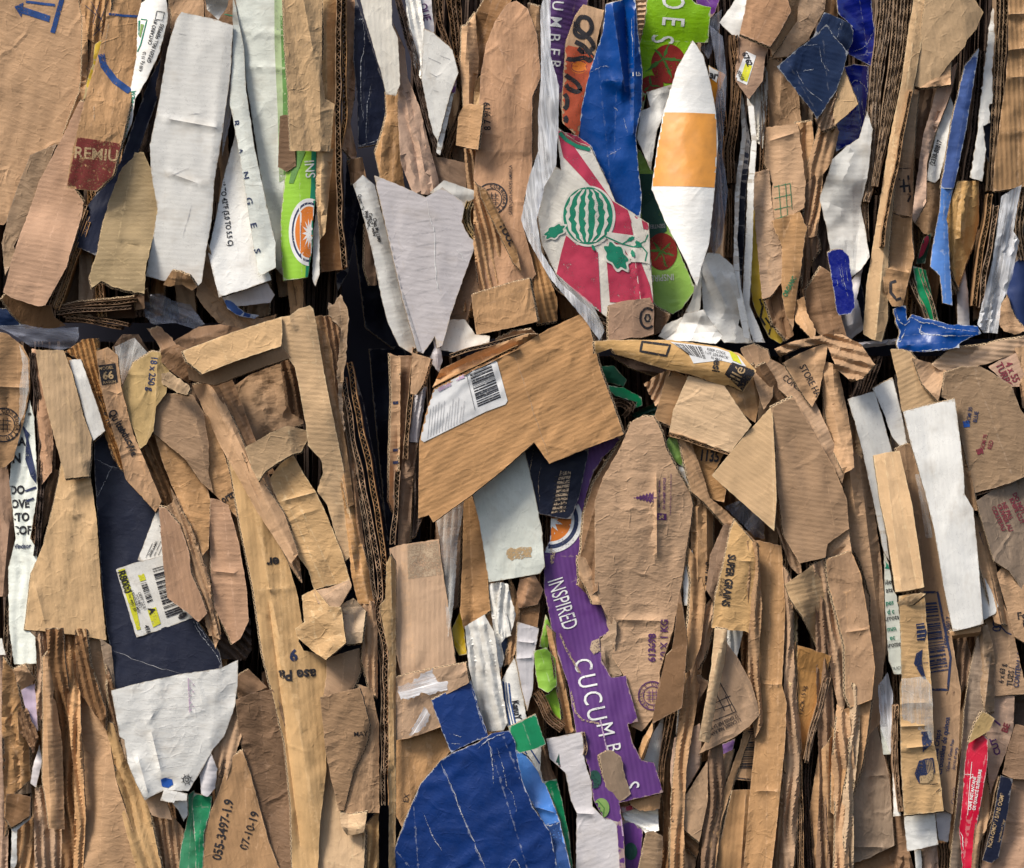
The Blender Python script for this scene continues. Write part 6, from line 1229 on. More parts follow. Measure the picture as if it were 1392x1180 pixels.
# ---- top of the lower right bale
s = P('B3', 'p', 'rolled kraft strip with white sticker and dark square in the bale joint', 'kg', 52, [498,832, 600,828, 740,828, 900,828, 1130,860, 1252,900, 1335,985, 1272,1088, 1190,1052, 1168,1060, 1000,1000, 860,970, 602,892, 582,862, 500,892], cr=0, c=1, bow=9, fl=0)
line(s, [742,832,888,850,868,906,732,882], 3.2, 'black', closed=True)
poly(s, [888,832, 1130,862, 1245,905, 1285,962, 1150,930, 1010,946, 982,892], 'label', name='sticker'); barcode(s, (905,840, 1060,860, 1080,925, 980,900), 16, 'black', along=True, seed=8)
poly(s, [1190,868, 1240,905, 1262,950, 1215,930], 'yellow', name='sticker', off=1.2)
for k in range(3): text(s, ('KEEP COOL','LOT 220 PACK','N 4411')[k], 1130, 882 + k * 20, 14, -14, 'black', off=1.2)
poly(s, [1172,1002, 1210,938, 1338,985, 1268,1090], 'black'); text(s, 'illé', 1240, 1005, 60, 62, 'tan', off=.95); text(s, 'esi', 1130, 960, 44, -100, 'black', bold=.02)
P('B3', 's', 'dark green rolled carton edge deep in the joint', 'dg', 14, [518,958, 600,955, 668,1030, 650,1062, 550,1035], bow=5, cr=0)
P('C3', 's', 'bright green rolled carton edge deep in the joint', 'gr', 16, [555,88, 650,105, 745,155, 748,195, 702,218, 722,180, 600,142], bow=4, cr=0)
E('C3', 'curled board edge below the bright green rolled edge', [590,150, 650,155, 700,190, 690,230], t=4.5, depth=18, mat='kd', n=3, step=(4,22,-20,14), pitch=5)
P('C3', 'c', 'dark green shredded board in the joint', 'dg', 6, [690,250, 760,210, 830,180, 830,260, 740,268], drape=(3,7))
P('B3', 'c', 'fan of kraft layers left of the light kraft flap', 'k', 38, [762,1052, 842,1002, 885,980, 872,1062, 820,1165, 800,1120], drape=(4,8), torn=1.5)
P('B3', 's', 'dark shaded board under the rolled kraft strip', 'kx', 20, [590,900, 860,975, 880,985, 840,1005, 700,960], cr=1)
P('C3', 'f', 'narrow tan flap hanging under the rolled kraft strip', 'k', 44, [808,266, 850,130, 882,0, 900,15, 988,52, 930,190, 890,302], cr=0, c=.8, torn=.6)
s = P('C3', 'f', 'light kraft flap with double lower edge under the rolled strip', 'kl', 50, [986,46, 1060,60, 1172,100, 1252,222, 1312,300, 1202,442, 1050,388, 888,340, 910,220], cr=0, c=1, fl=20, folds=[(1172,100,1310,300,-.2)])
E('C3', 'double board edge along the bottom of the light kraft flap', [885,348, 1050,396, 1198,446], t=5, depth=49, pitch=6)
P('C3', 's', 'rumpled kraft folds right of the light kraft flap', 'k', 42, [1172,95, 1260,40, 1330,-10, 1362,120, 1335,280, 1292,245], c=3.5, cr=4, cs=.25, lim=12)
P('B3', 'c', 'rumpled brown kraft at the right end of the rolled strip', 'k', 40, [1270,870, 1330,850, 1400,880, 1430,1000, 1420,1120, 1380,1180, 1330,1000, 1300,940], c=4, cr=4, cs=.25, lim=12)
s = P('C3', 'p', 'kraft panel stamped 1135 below the light kraft flap', 'k', 38, [1000,402, 1080,405, 1175,442, 1112,562, 1182,642, 1172,702, 1090,682, 1050,562], cr=1, c=1.5); text(s, '1135', 1098, 466, 58, -6, 'black', bold=.03, sx=.65)
P('C3', 'x', 'lime carton tip right of the tree panel top', 'li', 36, [863,400, 900,352, 942,390, 962,522, 930,500, 870,442], cr=2, c=2.5)
P('C3', 's', 'white carton sliver below the lime tip', 'w', 35, [930,515, 960,520, 992,600, 1015,702, 1008,740, 985,640], cr=0)
P('C3', 's', 'kraft strip edge running under the 1135 panel', 'k', 42, [945,382, 992,392, 1052,560, 1092,690, 1182,762, 1352,930, 1332,955, 1200,832, 1080,702, 1010,642], cr=0, folds=[(970,390,1090,690,-.4)], drape=(1.5,9))
P('C3', 'c', 'dark film pocket below the diamond flap', 'filmd', 24, [1180,730, 1260,700, 1392,780, 1392,900, 1345,890], c=3)
s = P('F', 'f', 'diamond shaped light kraft flap standing on its corner', 'kl', 52, [967,646, 1005,600, 1048,552, 1051,620, 1053,680, 1050,720, 1030,702], cr=0, c=1, folds=[(1048,555,1050,718,.15)], fl=35, torn=.5)
P('C4', 'p', 'smooth pinkish tan panel with angled top right of the diamond flap', 'k', 46, [60,212, 172,158, 252,300, 382,520, 452,690, 463,842, 350,922, 340,992, 210,1022, 130,882, 92,600, 88,420], cr=0, c=1.2, fl=8, folds=[(345,560,395,870,-.15),(100,430,200,360,.1)])
P('C4', 'c', 'folded kraft corner below the smooth pinkish tan panel', 'k', 40, [348,922, 462,848, 475,962, 360,1008], cr=1)
P('C4', 's', 'kraft strip between diamond flap and smooth panel', 'k', 34, [62,700, 92,600, 130,882, 205,1030, 225,1100, 170,1040, 100,840], drape=(2,9))
s = P('B4', 'c', 'rumpled brown kraft heap at the bale joint, upper folds', 'k', 50, [78,872, 160,840, 250,820, 350,798, 430,800, 522,850, 592,952, 525,1020, 470,1032, 400,960, 380,900, 350,832, 200,852, 100,900], c=4, cr=5, cs=.3, lim=14, drape=(4,12))
s = P('B4', 'c', 'rumpled kraft fold lettered STORE in the heap', 'k', 46, [130,942, 230,890, 352,840, 332,950, 302,1100, 272,1165, 240,1120, 200,1052], c=2, cr=2, folds=[(340,850,270,1160,-.2)]); text(s, 'STORE HA', 262, 1035, 38, -62, 'black', bold=.0, sx=.75)
s = P('C4', 'c', 'long rumpled kraft fold lettered CONSERVER running down the heap', 'k', 42, [30,0, 60,-40, 130,0, 240,95, 292,200, 352,330, 442,530, 432,602, 350,442, 250,285, 170,165, 90,90], c=2, cr=2, folds=[(60,-10,430,560,-.2)]); text(s, 'CONSERVER', 205, 105, 34, -36, 'black', bold=.0, sx=.75)
P('C4', 's', 'bulging kraft fold on the right of the rumpled heap', 'k', 42, [330,-30, 400,-5, 442,190, 472,380, 482,520, 440,545, 380,402, 350,205], bow=8, c=2.5, cr=2)
P('C4', 'c', 'crumpled kraft scraps left of the rumpled heap', 'kd', 40, [-30,10, 30,-20, 95,90, 160,150, 60,205, 0,100], c=5, cr=3, cs=.3)
E('B4', 'dark board edge fanned right of the rumpled heap', [560,960, 530,1060, 490,1160], t=4, depth=18, mat='kx', n=5, step=(22,-14,16,0), pitch=5)
P('C4', 's', 'kraft strip right of the smooth pinkish panel', 'k', 30, [455,545, 487,435, 552,500, 592,700, 622,900, 662,1160, 672,1500, 622,1620, 600,1400, 598,1200, 540,1005, 470,905, 465,700], cr=2, c=1.8)
P('C4', 'x', 'white carton strip with slanted top, left of the pair', 'w', 40, [463,166, 530,145, 602,124, 642,250, 697,442, 605,462, 622,640, 667,900, 682,1012, 655,965, 600,702, 540,430, 500,280], cr=0, c=.8, folds=[(510,160,600,460,-.15)])
P('C4', 'x', 'white carton strip behind, right of the pair, with shaded face', 'w', 34, [598,110, 650,80, 702,54, 745,230, 778,402, 740,412, 700,362, 650,222], cr=0, c=.8, folds=[(620,110,720,400,-.15)])
P('C4', 's', 'straight light tan strip with cut ends below the white pair', 'kl', 51, [604,466, 660,455, 722,444, 782,720, 815,940, 846,1142, 780,1155, 714,1167, 682,900, 640,702], cr=0, c=.6, fl=80, torn=.5)
s = P('C4', 'p', 'long kraft strip with blue framed barcode and quinoa lettering', 'k', 38, [724,425, 790,398, 842,580, 912,840, 967,1130, 1002,1400, 1052,1709, 1040,2000, 1012,2340, 960,2310, 930,2150, 905,2000, 900,1700, 872,1250, 842,1150, 780,760], cr=0, c=1.2, fl=85, folds=[(760,430,880,1300,.15)])
line(s, [862,1180, 935,1178, 1002,1520, 988,1690, 905,1690], 3.2, 'navy'); line(s, [880,1190,862,1190], 3, 'navy')
barcode(s, (868,1235, 930,1230, 990,1590, 890,1610), 26, 'navy', along=False, seed=12); text(s, '14000 18060 7', 985, 1390, 25, 84, 'navy', bold=.01, sx=.8)
text(s, 'Croustilles de quinoa', 966, 1985, 27, 82, 'navy', bold=.02, sx=.95); text(s, 'Quinoa Crisps', 930, 2000, 26, 84, 'navy', bold=.02, sx=.95)
text(s, 'Yellow & Green Peas', 1000, 2035, 17, 82, 'navy', bold=.01, sx=.85); text(s, 'jaunes et verts', 1024, 2050, 17, 82, 'navy', bold=.01, sx=.85); text(s, 'Canada', 1020, 2245, 22, 84, 'navy')
P('C4', 't', 'strip of shiny tape on the long kraft strip under the white sheet', 'tape', 42, [815,560, 842,560, 900,830, 910,890, 875,895, 850,740], c=.8)
s = P('C4', 'x', 'long glossy white carton sheet with a lengthwise fold', 'w', 51, [749,232, 850,205, 1016,164, 1046,400, 1062,560, 1066,662, 1112,742, 1137,980, 1167,1340, 1090,1362, 1010,1380, 960,1140, 912,852, 860,640, 790,402], cr=0, c=.8, fl=85, folds=[(855,205,1000,1380,.16),(1060,560,960,900,-.12)], torn=.4)
P('D4', 'x', 'pointed white carton corner right of the long glossy white sheet', 'w', 42, [1142,70, 1200,175, 1252,282, 1236,322, 1163,362], cr=0, c=.6)
P('D4', 's', 'kraft band under the lower end of the long glossy white sheet', 'k', 44, [1000,422, 1080,410, 1152,398, 1147,432, 1020,447], cr=0)
P('C4', 's', 'kraft edge strip right of the glossy white sheet, upper', 'k', 44, [1058,410, 1095,540, 1132,742, 1110,742, 1064,652], cr=0)
s = P('C4', 's', 'kraft edge strip with blue print right of the glossy white sheet, lower', 'k', 40, [1112,772, 1152,800, 1212,980, 1262,1240, 1290,1350, 1240,1330, 1190,1180, 1140,1002], cr=1, folds=[(1130,790,1260,1300,-.3)]); line(s, [1160,860,1185,930], 4, 'navy')
s = P('C4', 'p', 'brown corrugated panel with colour test squares BLUE and RED', 'ky', 46, [972,28, 1060,0, 1162,0, 1312,90, 1362,220, 1430,320, 1430,545, 1332,592, 1230,625, 1130,652, 1100,540, 1052,330, 1030,182, 958,152], cr=0, c=1.0, fl=8, folds=[(970,150,1150,0,.12)], torn=.6)
poly(s, [1063,282, 1098,276, 1100,310, 1068,314], 'brightblue'); text(s, 'GCMI 30', 1098, 250, 21, 80, 'navy', bold=.02, sx=.8); text(s, 'BLUE', 1132, 258, 22, 80, 'navy', bold=.02, sx=.85)
poly(s, [1130,430, 1165,420, 1172,450, 1140,457], 'maroon'); text(s, 'GCMI 75', 1174, 390, 20, 76, 'maroon', bold=.02, sx=.8); text(s, 'RED', 1208, 404, 22, 76, 'maroon', bold=.02, sx=.85)
P('B4', 'f', 'golden kraft flap standing under the blue crumple', 'kg', 40, [688,872, 740,875, 792,888, 832,942, 880,1060, 945,1145, 850,1170, 750,1192, 722,1000], cr=0, c=1, folds=[(790,890,840,1170,-.2)])
P('B4', 'c', 'folded light kraft crumple beside the golden flap', 'k', 42, [808,922, 900,950, 977,988, 950,1040, 932,1135, 860,1050], c=3, cr=3, cs=.3)
P('B4', 'p', 'rippled kraft panel along the bale joint at the right', 'kf', 38, [905,952, 1000,872, 1190,850, 1240,832, 1430,806, 1430,850, 1302,902, 1192,942, 978,992], cr=3, c=2.5, fl=5)
s = P('B4', 'p', 'pinkish kraft panel lettered 4 x 55 and TURBO', 'kp', 40, [1205,962, 1290,915, 1362,878, 1400,1000, 1365,1062, 1312,1062], cr=1, c=1.5)
text(s, '4 x 55', 1325, 990, 40, -66, 'maroon', bold=.02, sx=.8); text(s, 'TURBO', 1282, 1010, 40, -66, 'maroon', bold=.02, sx=.8)
P('B4', 's', 'bent kraft strip at the right edge beside the TURBO panel', 'k', 44, [1345,870, 1430,850, 1430,1200, 1385,1170, 1370,1060, 1395,1000], drape=(3,11))
s = P('C4', 'p', 'kraft panel lettered DO NOT KNIFE CUT in red at the right edge', 'ky', 42, [1138,700, 1230,645, 1332,600, 1440,556, 1440,1260, 1392,1180, 1312,1062, 1232,1012, 1172,822], cr=0, c=1.2, fl=75, folds=[(1240,1010,1440,1170,-.1)])
for t_, x, y in (('DO NOT',1362,712),('KNIFE CUT',1350,752),('NE PAS',1298,750),('OUVRIR AU',1286,788),('COUTEAU',1252,792)): text(s, t_, x, y, 24, -65, 'maroon', bold=.03, sx=.9)
E('C4', 'torn board edge between the two panels at the right edge', [1125,668, 1200,640, 1290,610, 1330,598], t=4, depth=42, mat='kp', pitch=5)
s = P('D4', 'p', 'creased kraft panel with small lettering at the right edge', 'k', 40, [1248,112, 1300,62, 1340,120, 1440,210, 1440,500, 1342,442, 1292,262], cr=1, c=1.6); text(s, 'Fo', 1378, 335, 38, 8, 'black', bold=.02); text(s, 'i', 1385, 375, 38, 8, 'black', bold=.03)
s = P('D4', 'p', 'kraft panel with blue bow drawing and TUBS lettering', 'k', 34, [1150,130, 1215,60, 1282,280, 1322,370, 1352,520, 1405,745, 1320,745, 1240,757, 1235,600, 1200,392], cr=1, c=1.2)
line(s, [1275,265,1258,300,1260,360,1275,400], 1.8, 'navy'); line(s, ring(1248,375,16,14,24), 2, 'navy', closed=True); line(s, ring(1250,405,20,14,12), 2, 'navy', closed=True); line(s, [1268,390,1300,425,1325,435], 1.8, 'navy')
text(s, '6 x 63 g', 1278, 640, 28, 83, 'black', bold=.02, sx=.8); text(s, 'TUBS /', 1322, 655, 30, 83, 'black', bold=.02, sx=.85); text(s, 'CONTENANTS', 1362, 610, 28, 83, 'navy', bold=.02, sx=.8)
s = P('E4', 'p', 'pinkish kraft panel with violet letters at the lower right', 'kp', 30, [1232,255, 1340,258, 1335,430, 1292,560, 1220,770, 1198,540, 1202,350], cr=2, c=2); text(s, 'CUT', 1245, 522, 34, 110, 'purple', bold=.03); text(s, 'BE', 1300, 425, 34, 70, 'maroon', bold=.03); line(s, [1225,375,1270,410], 2.4, 'purple')
P('D4', 's', 'grey olive folded strip above the olive flap', 'ky', 38, [1150,400, 1190,390, 1212,480, 1228,560, 1228,830, 1190,842, 1165,700], bow=4, cr=1)
P('E4', 's', 'long grey olive kraft strip twisting down left of the red carton', 'ky', 37, [998,1230, 1038,900, 1058,700, 1088,300, 1120,100, 1148,-60, 1165,100, 1195,330, 1160,352, 1102,482, 1077,700, 1062,950, 1078,1230], cr=1, c=1.6, folds=[(1140,0,1040,1200,-.15)])
P('D4', 'c', 'torn crumpled kraft knot below the kraft band', 'kd', 34, [1028,450, 1082,450, 1122,600, 1082,705, 1030,752, 988,752, 1008,560], drape=(4,9), c=4, torn=2)
P('E4', 'f', 'small olive flap above the red carton', 'ko', 45, [1163,338, 1195,350, 1227,372, 1202,432, 1098,496, 1130,400], cr=0, c=.8)
s = P('E4', 'x', 'red coffee carton strip with white lettering at the lower right', 'rd', 40, [1160,448, 1197,480, 1192,620, 1162,800, 1132,960, 1112,1230, 1072,1230, 1050,960, 1072,750, 1080,600, 1098,500], cr=1, c=1, folds=[(1100,500,1075,1200,.2)])
text(s, 'CAFÉ INSTANTANÉ', 1116, 765, 15.5, 81, 'white', bold=.02, sx=.95); text(s, 'DE QUALITÉ SUPÉRIEURE', 1142, 745, 15.5, 81, 'white', bold=.02, sx=.9); line(s, [1115,600,1105,700,1092,880], .7, 'white'); scratches(s, [[1075,665,1120,670,1100,690],[1050,965,1065,990,1070,1080]], 1.3, 'white')
P('E4', 'p', 'bottom right corner kraft panel beside the dark printed strip', 'kp', 34, [1328,690, 1440,690, 1440,1230, 1155,1230, 1180,1090, 1250,760], cr=1, c=1.3, fl=0)
s = P('E4', 's', 'dark strip with slanted foot lettered NON-GMO', 'nv', 42, [1265,672, 1328,690, 1300,860, 1252,1100, 1215,1128, 1168,1112, 1180,1080, 1225,900], cr=0, c=.6)
text(s, 'NON-GMO* / SANS OGM*', 1240, 905, 22, 76, 'tan', bold=.02, sx=.82, off=.95); text(s, 'Ingredients / ingr', 1268, 960, 13, 77, 'tan', off=.95)
P('E4', 'f', 'brown folded flap at the right edge above the dark printed strip', 'kd', 42, [1343,403, 1440,420, 1440,692, 1330,685, 1278,662, 1300,545], cr=1, c=1.5, folds=[(1350,410,1300,670,.3)])
P('E4', 's', 'brown strip between the red carton and the dark printed strip', 'k', 34, [1195,440, 1210,540, 1222,780, 1182,942, 1150,1010, 1130,1230, 1110,1230, 1135,960, 1165,800, 1192,620], drape=(2,9))
P('E4', 's', 'thin white sliver at the bottom right of the red carton', 'w', 36, [1130,1000, 1160,988, 1142,1230, 1118,1230], cr=0)
E('E4', 'board edge bordering the dark printed strip', [1265,680, 1215,900, 1172,960, 1160,1100, 1150,1230], t=4.5, depth=38, mat='ky', pitch=5)
P('D4', 'c', 'dark crushed board at the right edge below the TUBS panel', 'kx', 22, [1340,770, 1440,750, 1440,930, 1345,905], c=4)
# ---- taped strip and neighbours
s = P('D4', 'p', 'shiny taped kraft strip with blue arrow and box drawing', 'kl', 51, [728,232, 800,222, 857,215, 877,520, 892,700, 907,1000, 922,1080, 940,1200, 957,1352, 850,1362, 755,1372, 740,1100, 735,702, 745,640, 738,400], cr=0, c=1, fl=5, ridges=[(735,790,900,785,3,20),(735,910,905,905,3,18),(738,1025,910,1010,3.5,22)])
poly(s, [803,582, 815,530, 850,508, 845,560, 850,600, 868,665, 850,660], 'navy'); line(s, [850,580,880,578], 1, 'navy'); poly(s, [815,375, 858,370, 862,400, 818,402], 'navy'); poly(s, [818,410, 868,402, 872,420, 862,462, 820,462], 'navy')
for k in range(4): line(s, [820, 385 + k * 22, 862, 380 + k * 22], 1.2, 'tan', off=.9)
poly(s, [842,940, 892,935, 898,1000, 850,1048], 'navy'); poly(s, [805,1160, 830,1090, 872,1078, 905,1075, 915,1150, 880,1200, 850,1190, 830,1210], 'navy')
poly(s, [832,1170, 870,1165, 905,1130, 905,1180, 880,1208, 835,1208], 'tan', off=.9)
for k in range(5): line(s, [865 + k * 8, 1085, 875 + k * 8, 1155], 1.0, 'tan', off=.95)
line(s, [890,1215,930,1212,942,1190], 1.2, 'black'); line(s, [920,1255,942,1238], 1.2, 'black')
P('D4', 't', 'clear tape stretched over the taped kraft strip', 'tape', 52.5, [738,660, 860,650, 895,700, 905,1000, 915,1090, 740,1100], c=1.6)
P('D4', 'c', 'torn top edge of the shiny taped strip', 'kl', 54, [722,265, 760,240, 812,222, 855,218, 812,252, 740,292], c=2, torn=1.5)
s = P('D4', 's', 'narrow white carton strip lettered in green and black beside the taped strip', 'wn', 34, [658,0, 680,60, 702,200, 722,232, 747,402, 748,642, 708,642, 680,560, 664,300], cr=0, c=1)
poly(s, [655,40, 680,70, 685,90, 660,88], 'teal')
for t_, x, y, i_ in (('lée',678,160,'black'),('ats',684,202,'black'),('pes',686,268,'teal'),('d c',692,315,'teal'),('arrots',696,348,'black'),('mm',696,405,'teal'),('ec',700,452,'teal'),('arotte',706,488,'black')): text(s, t_, x, y, 27, 8, i_, bold=.01, sx=.85)
text(s, 'DUCE', 722, 612, 16, 5, 'black')
P('E4', 't', 'shiny plastic strip below the green and black lettered strip', 'film', 34, [628,205, 680,135, 705,250, 692,420, 690,560, 640,430], c=2.5)
P('E4', 's', 'white carton stub below the shiny plastic strip', 'wn', 32, [638,420, 690,420, 692,562, 655,565], cr=0)
P('E4', 'x', 'white carton stub below the taped strip', 'w', 42, [755,878, 840,868, 917,858, 936,1030, 860,1050, 775,1066], cr=0, c=.8)
P('E4', 'x', 'smaller shaded white carton stub right of the one below the taped strip', 'wg', 34, [928,872, 1010,858, 1002,960, 992,1024, 945,1012], cr=0)
P('E4', 's', 'thin white board sheets left of the taped strip', 'w', 36, [703,602, 720,680, 742,882, 705,887], cr=0)
E('E4', 'layered board edge left of the taped strip', [722,300, 715,500, 725,700, 745,860], t=4.5, depth=42, n=2, step=(-14,0,-8,0), mat='k')
P('E4', 's', 'white strip at the bottom below the white stub', 'w', 32, [818,1065, 852,1068, 862,1230, 830,1230], cr=0)
P('E4', 's', 'pinkish kraft strip at the bottom below the white stubs', 'kp', 32, [868,1060, 932,1038, 942,1230, 878,1230], cr=0)
E('E4', 'board edge at the bottom below the shaded white stub', [945,1030, 955,1100, 950,1230], t=4.5, depth=30, mat='kd', n=3, step=(17,0,14,0))
P('E4', 's', 'brown board face left of the white strip at the bottom', 'kd', 28, [705,890, 750,885, 780,1070, 830,1230, 700,1230], cr=1)
P('D4', 'c', 'crumpled light kraft fold with torn left edge in the lower right bale', 'kl', 40, [138,172, 200,130, 272,78, 312,140, 352,212, 352,402, 372,542, 330,532, 230,332, 198,292, 160,230], c=3, cr=4, cs=.22, folds=[(272,85,360,530,-.2)])
s = P('D4', 'p', 'large brown creased kraft panel with rounded right side', 'kr', 43, [352,42, 410,25, 476,-2, 522,110, 562,330, 597,600, 582,770, 530,790, 480,812, 455,752, 452,500, 402,300, 362,152], cr=0, c=2, fl=85, folds=[(455,230,470,790,.22),(440,210,500,200,.1)], ridges=[(460,420,560,405,3,12)])
P('D4', 's', 'brown fold behind the crumpled light kraft fold', 'k', 36, [270,78, 352,40, 365,160, 402,300, 452,500, 452,760, 430,860, 400,700, 372,540, 352,400, 352,212], drape=(4,12), c=2.5)
P('E4', 'p', 'golden brown kraft sheet below the large creased panel', 'kr', 39, [428,332, 500,310, 582,278, 560,450, 532,622, 472,802, 462,962, 442,700, 455,432], cr=1, c=1.6, folds=[(530,300,480,800,.2)])
P('E4', 'p', 'dark olive kraft panel left of the shiny plastic strip', 'ky', 31, [555,460, 622,425, 682,680, 708,1042, 582,1102, 462,1142, 470,900, 540,602], cr=1, c=1.4, ridges=[(550,680,690,672,2.5,14),(470,1045,700,1055,3,20)])
P('E4', 'p', 'brown kraft face at the bottom under the dark olive panel', 'kd', 25, [460,1135, 582,1100, 708,1040, 720,1230, 460,1230], cr=1)
P('D4', 'p', 'tall tan face behind the dark olive panel', 'k', 27, [560,200, 640,0, 655,200, 665,500, 640,720, 640,900, 560,980, 580,780, 598,600], cr=1)
s = P('D4', 'f', 'brown tapered kraft flap with faint print under the light fold', 'kr', 36, [198,490, 280,515, 372,547, 352,640, 312,782, 272,930, 232,1082, 210,1000, 205,700], cr=0, c=1.2, folds=[(205,620,350,640,.15)]); text(s, 'PACK 15 kg', 230, 780, 22, 84, 'black')
E('D4', 'board edge along the right of the tapered kraft flap', [345,660, 310,800, 270,940, 240,1090], t=4, depth=40, mat='k', n=3, step=(12,0,4,10), pitch=5)
P('E4', 's', 'upright kraft fold below the tapered flap, wide one', 'k', 34, [278,862, 300,700, 322,560, 382,470, 392,800, 388,1230, 298,1230], c=2, cr=2, folds=[(370,480,350,1220,-.35)])
P('E4', 's', 'bulging kraft fold right of the wide upright fold', 'k', 38, [368,400, 405,470, 448,612, 405,880, 385,862, 388,650], folds=[(380,420,395,870,.3)], c=2)
P('E4', 's', 'upright kraft fold at the bottom left of the dark olive panel', 'k', 32, [380,882, 432,795, 458,960, 460,1230, 398,1230], drape=(3,11))
P('E4', 's', 'kraft cone fold at the bottom left of the board edges', 'k', 32, [128,700, 165,850, 200,1000, 205,1230, 50,1230, 95,900], folds=[(130,720,160,1230,-.3)], cr=1)
P('E4', 's', 'small twisted kraft strip above the cone fold', 'k', 36, [128,470, 165,500, 192,560, 206,652, 170,682, 138,640], drape=(3,9))
P('E4', 's', 'white sliver left of the twisted kraft strip', 'w', 33, [128,480, 140,500, 135,620, 112,700, 110,640], cr=0)
E('E4', 'upright board edge beside the long upright panel', [150,-30, 160,160, 165,330, 195,480, 215,1230], t=5, depth=38, mat='k', n=2, step=(30,0,10,0), pitch=6)
E('E4', 'dark upright board edge under the tapered flap', [262,420, 245,600, 240,800, 255,1230], t=4.5, depth=30, mat='kx', n=3, step=(16,-40,12,0), pitch=5)
P('D4', 'c', 'torn kraft shreds left of the tapered kraft flap', 'ko', 34, [130,300, 165,280, 190,330, 195,640, 160,700, 150,500], drape=(4,8), torn=2)

# folded boards and cut edges seen only in the gaps between the front pieces
fr = random.Random(21)
for nm, x0, x1, y0, y1, k_ in (('upper left', 110, 400, 20, 300, 8), ('upper right', 600, 1380, 20, 330, 18), ('lower left', 10, 400, 480, 1000, 14), ('lower right', 600, 1380, 500, 1000, 26)):
    for q in range(k_):
        x = x0 + (x1 - x0) * (q + fr.random()) / k_; y = fr.uniform(y0, y1); w = fr.uniform(16, 36); L = fr.uniform(180, 420); sl = fr.uniform(-.12, .12)
        L = min(L, (425 if y0 < 100 else 1230) - y)
        P('F', 's', 'brown folded board deep in the gaps between the front pieces of the %s bale' % nm, fr.choice(('kd', 'k', 'kd', 'ky')), fr.uniform(-8, 8),
          [x, y, x + w * .5, y - 6, x + w, y + 4, x + w + sl * L * .5, y + L * .5, x + w * .9 + sl * L, y + L, x + w * .1 + sl * L, y + L + 5, x + sl * L * .5 - 3, y + L * .5],
          drape=(fr.uniform(2, 5), fr.uniform(11, 16)), group='folded boards deep in the %s bale' % nm)
    for q in range(k_):
        x = x0 + (x1 - x0) * (q + fr.random()) / k_; y = fr.uniform(y0 - 30, y1); L = min(fr.uniform(150, 380), (430 if y0 < 100 else 1230) - y); sl = fr.uniform(-.12, .12)
        E('F', 'cut board edge standing in the gaps between the front pieces of the %s bale' % nm, [x, y, x + sl * L * .5 + fr.uniform(-6, 6), y + L * .5, x + sl * L, y + L], t=fr.uniform(4, 5.5), depth=fr.uniform(4, 14), deep=30,
          mat=fr.choice(('kd', 'k', 'ky', 'kx')), n=2, step=(fr.uniform(6, 9), 0, fr.uniform(5, 8), 0), group='cut board edges in the gaps of the %s bale' % nm)
# dim scraps down in the gap between the bales
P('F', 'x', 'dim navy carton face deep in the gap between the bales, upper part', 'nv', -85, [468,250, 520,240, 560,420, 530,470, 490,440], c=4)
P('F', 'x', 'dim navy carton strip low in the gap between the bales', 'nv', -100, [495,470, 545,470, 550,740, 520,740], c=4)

# long pressed folds running to the bottom of the lower right bale
for lab, m_, d_, pl in (
    ('long pressed kraft fold just right of the long upright panel', 'k', 37, [1064,770, 1074,790, 1076,900, 1084,1010, 1080,1120, 1074,1200, 1060,1200, 1066,1060, 1068,930]),
    ('long pressed brown fold left of the large brown creased panel', 'kd', 35, [1108,800, 1122,826, 1128,930, 1136,1030, 1128,1120, 1130,1200, 1110,1200, 1116,1060, 1112,930]),
    ('pressed tan fold below the large brown creased panel', 'k', 41, [1140,960, 1152,975, 1158,1040, 1148,1110, 1152,1200, 1134,1200, 1138,1100, 1134,1030]),
    ('thin pressed tan ridge left of the dark olive panel', 'kl', 42, [1160,930, 1168,940, 1164,1010, 1156,1080, 1158,1200, 1147,1200, 1150,1080, 1158,1000]),
    ('long pressed brown fold left of the triangular kraft flap', 'k', 38, [938,800, 952,780, 956,880, 944,960, 930,1040, 926,1120, 930,1200, 912,1200, 914,1090, 924,990, 934,900]),
    ('pressed dark fold right of the flute lined wedge', 'kd', 40, [966,1010, 978,1000, 984,1060, 974,1130, 968,1200, 952,1200, 958,1120]),
    ('pressed tan fold hanging beside the SUPER GRAINS flap', 'k', 44, [1012,735, 1028,740, 1032,820, 1028,900, 1034,980, 1026,1000, 1018,930, 1020,840])):
    P('F', 's', lab, m_, d_, pl, drape=(4.5, 12), c=2, bow=4)
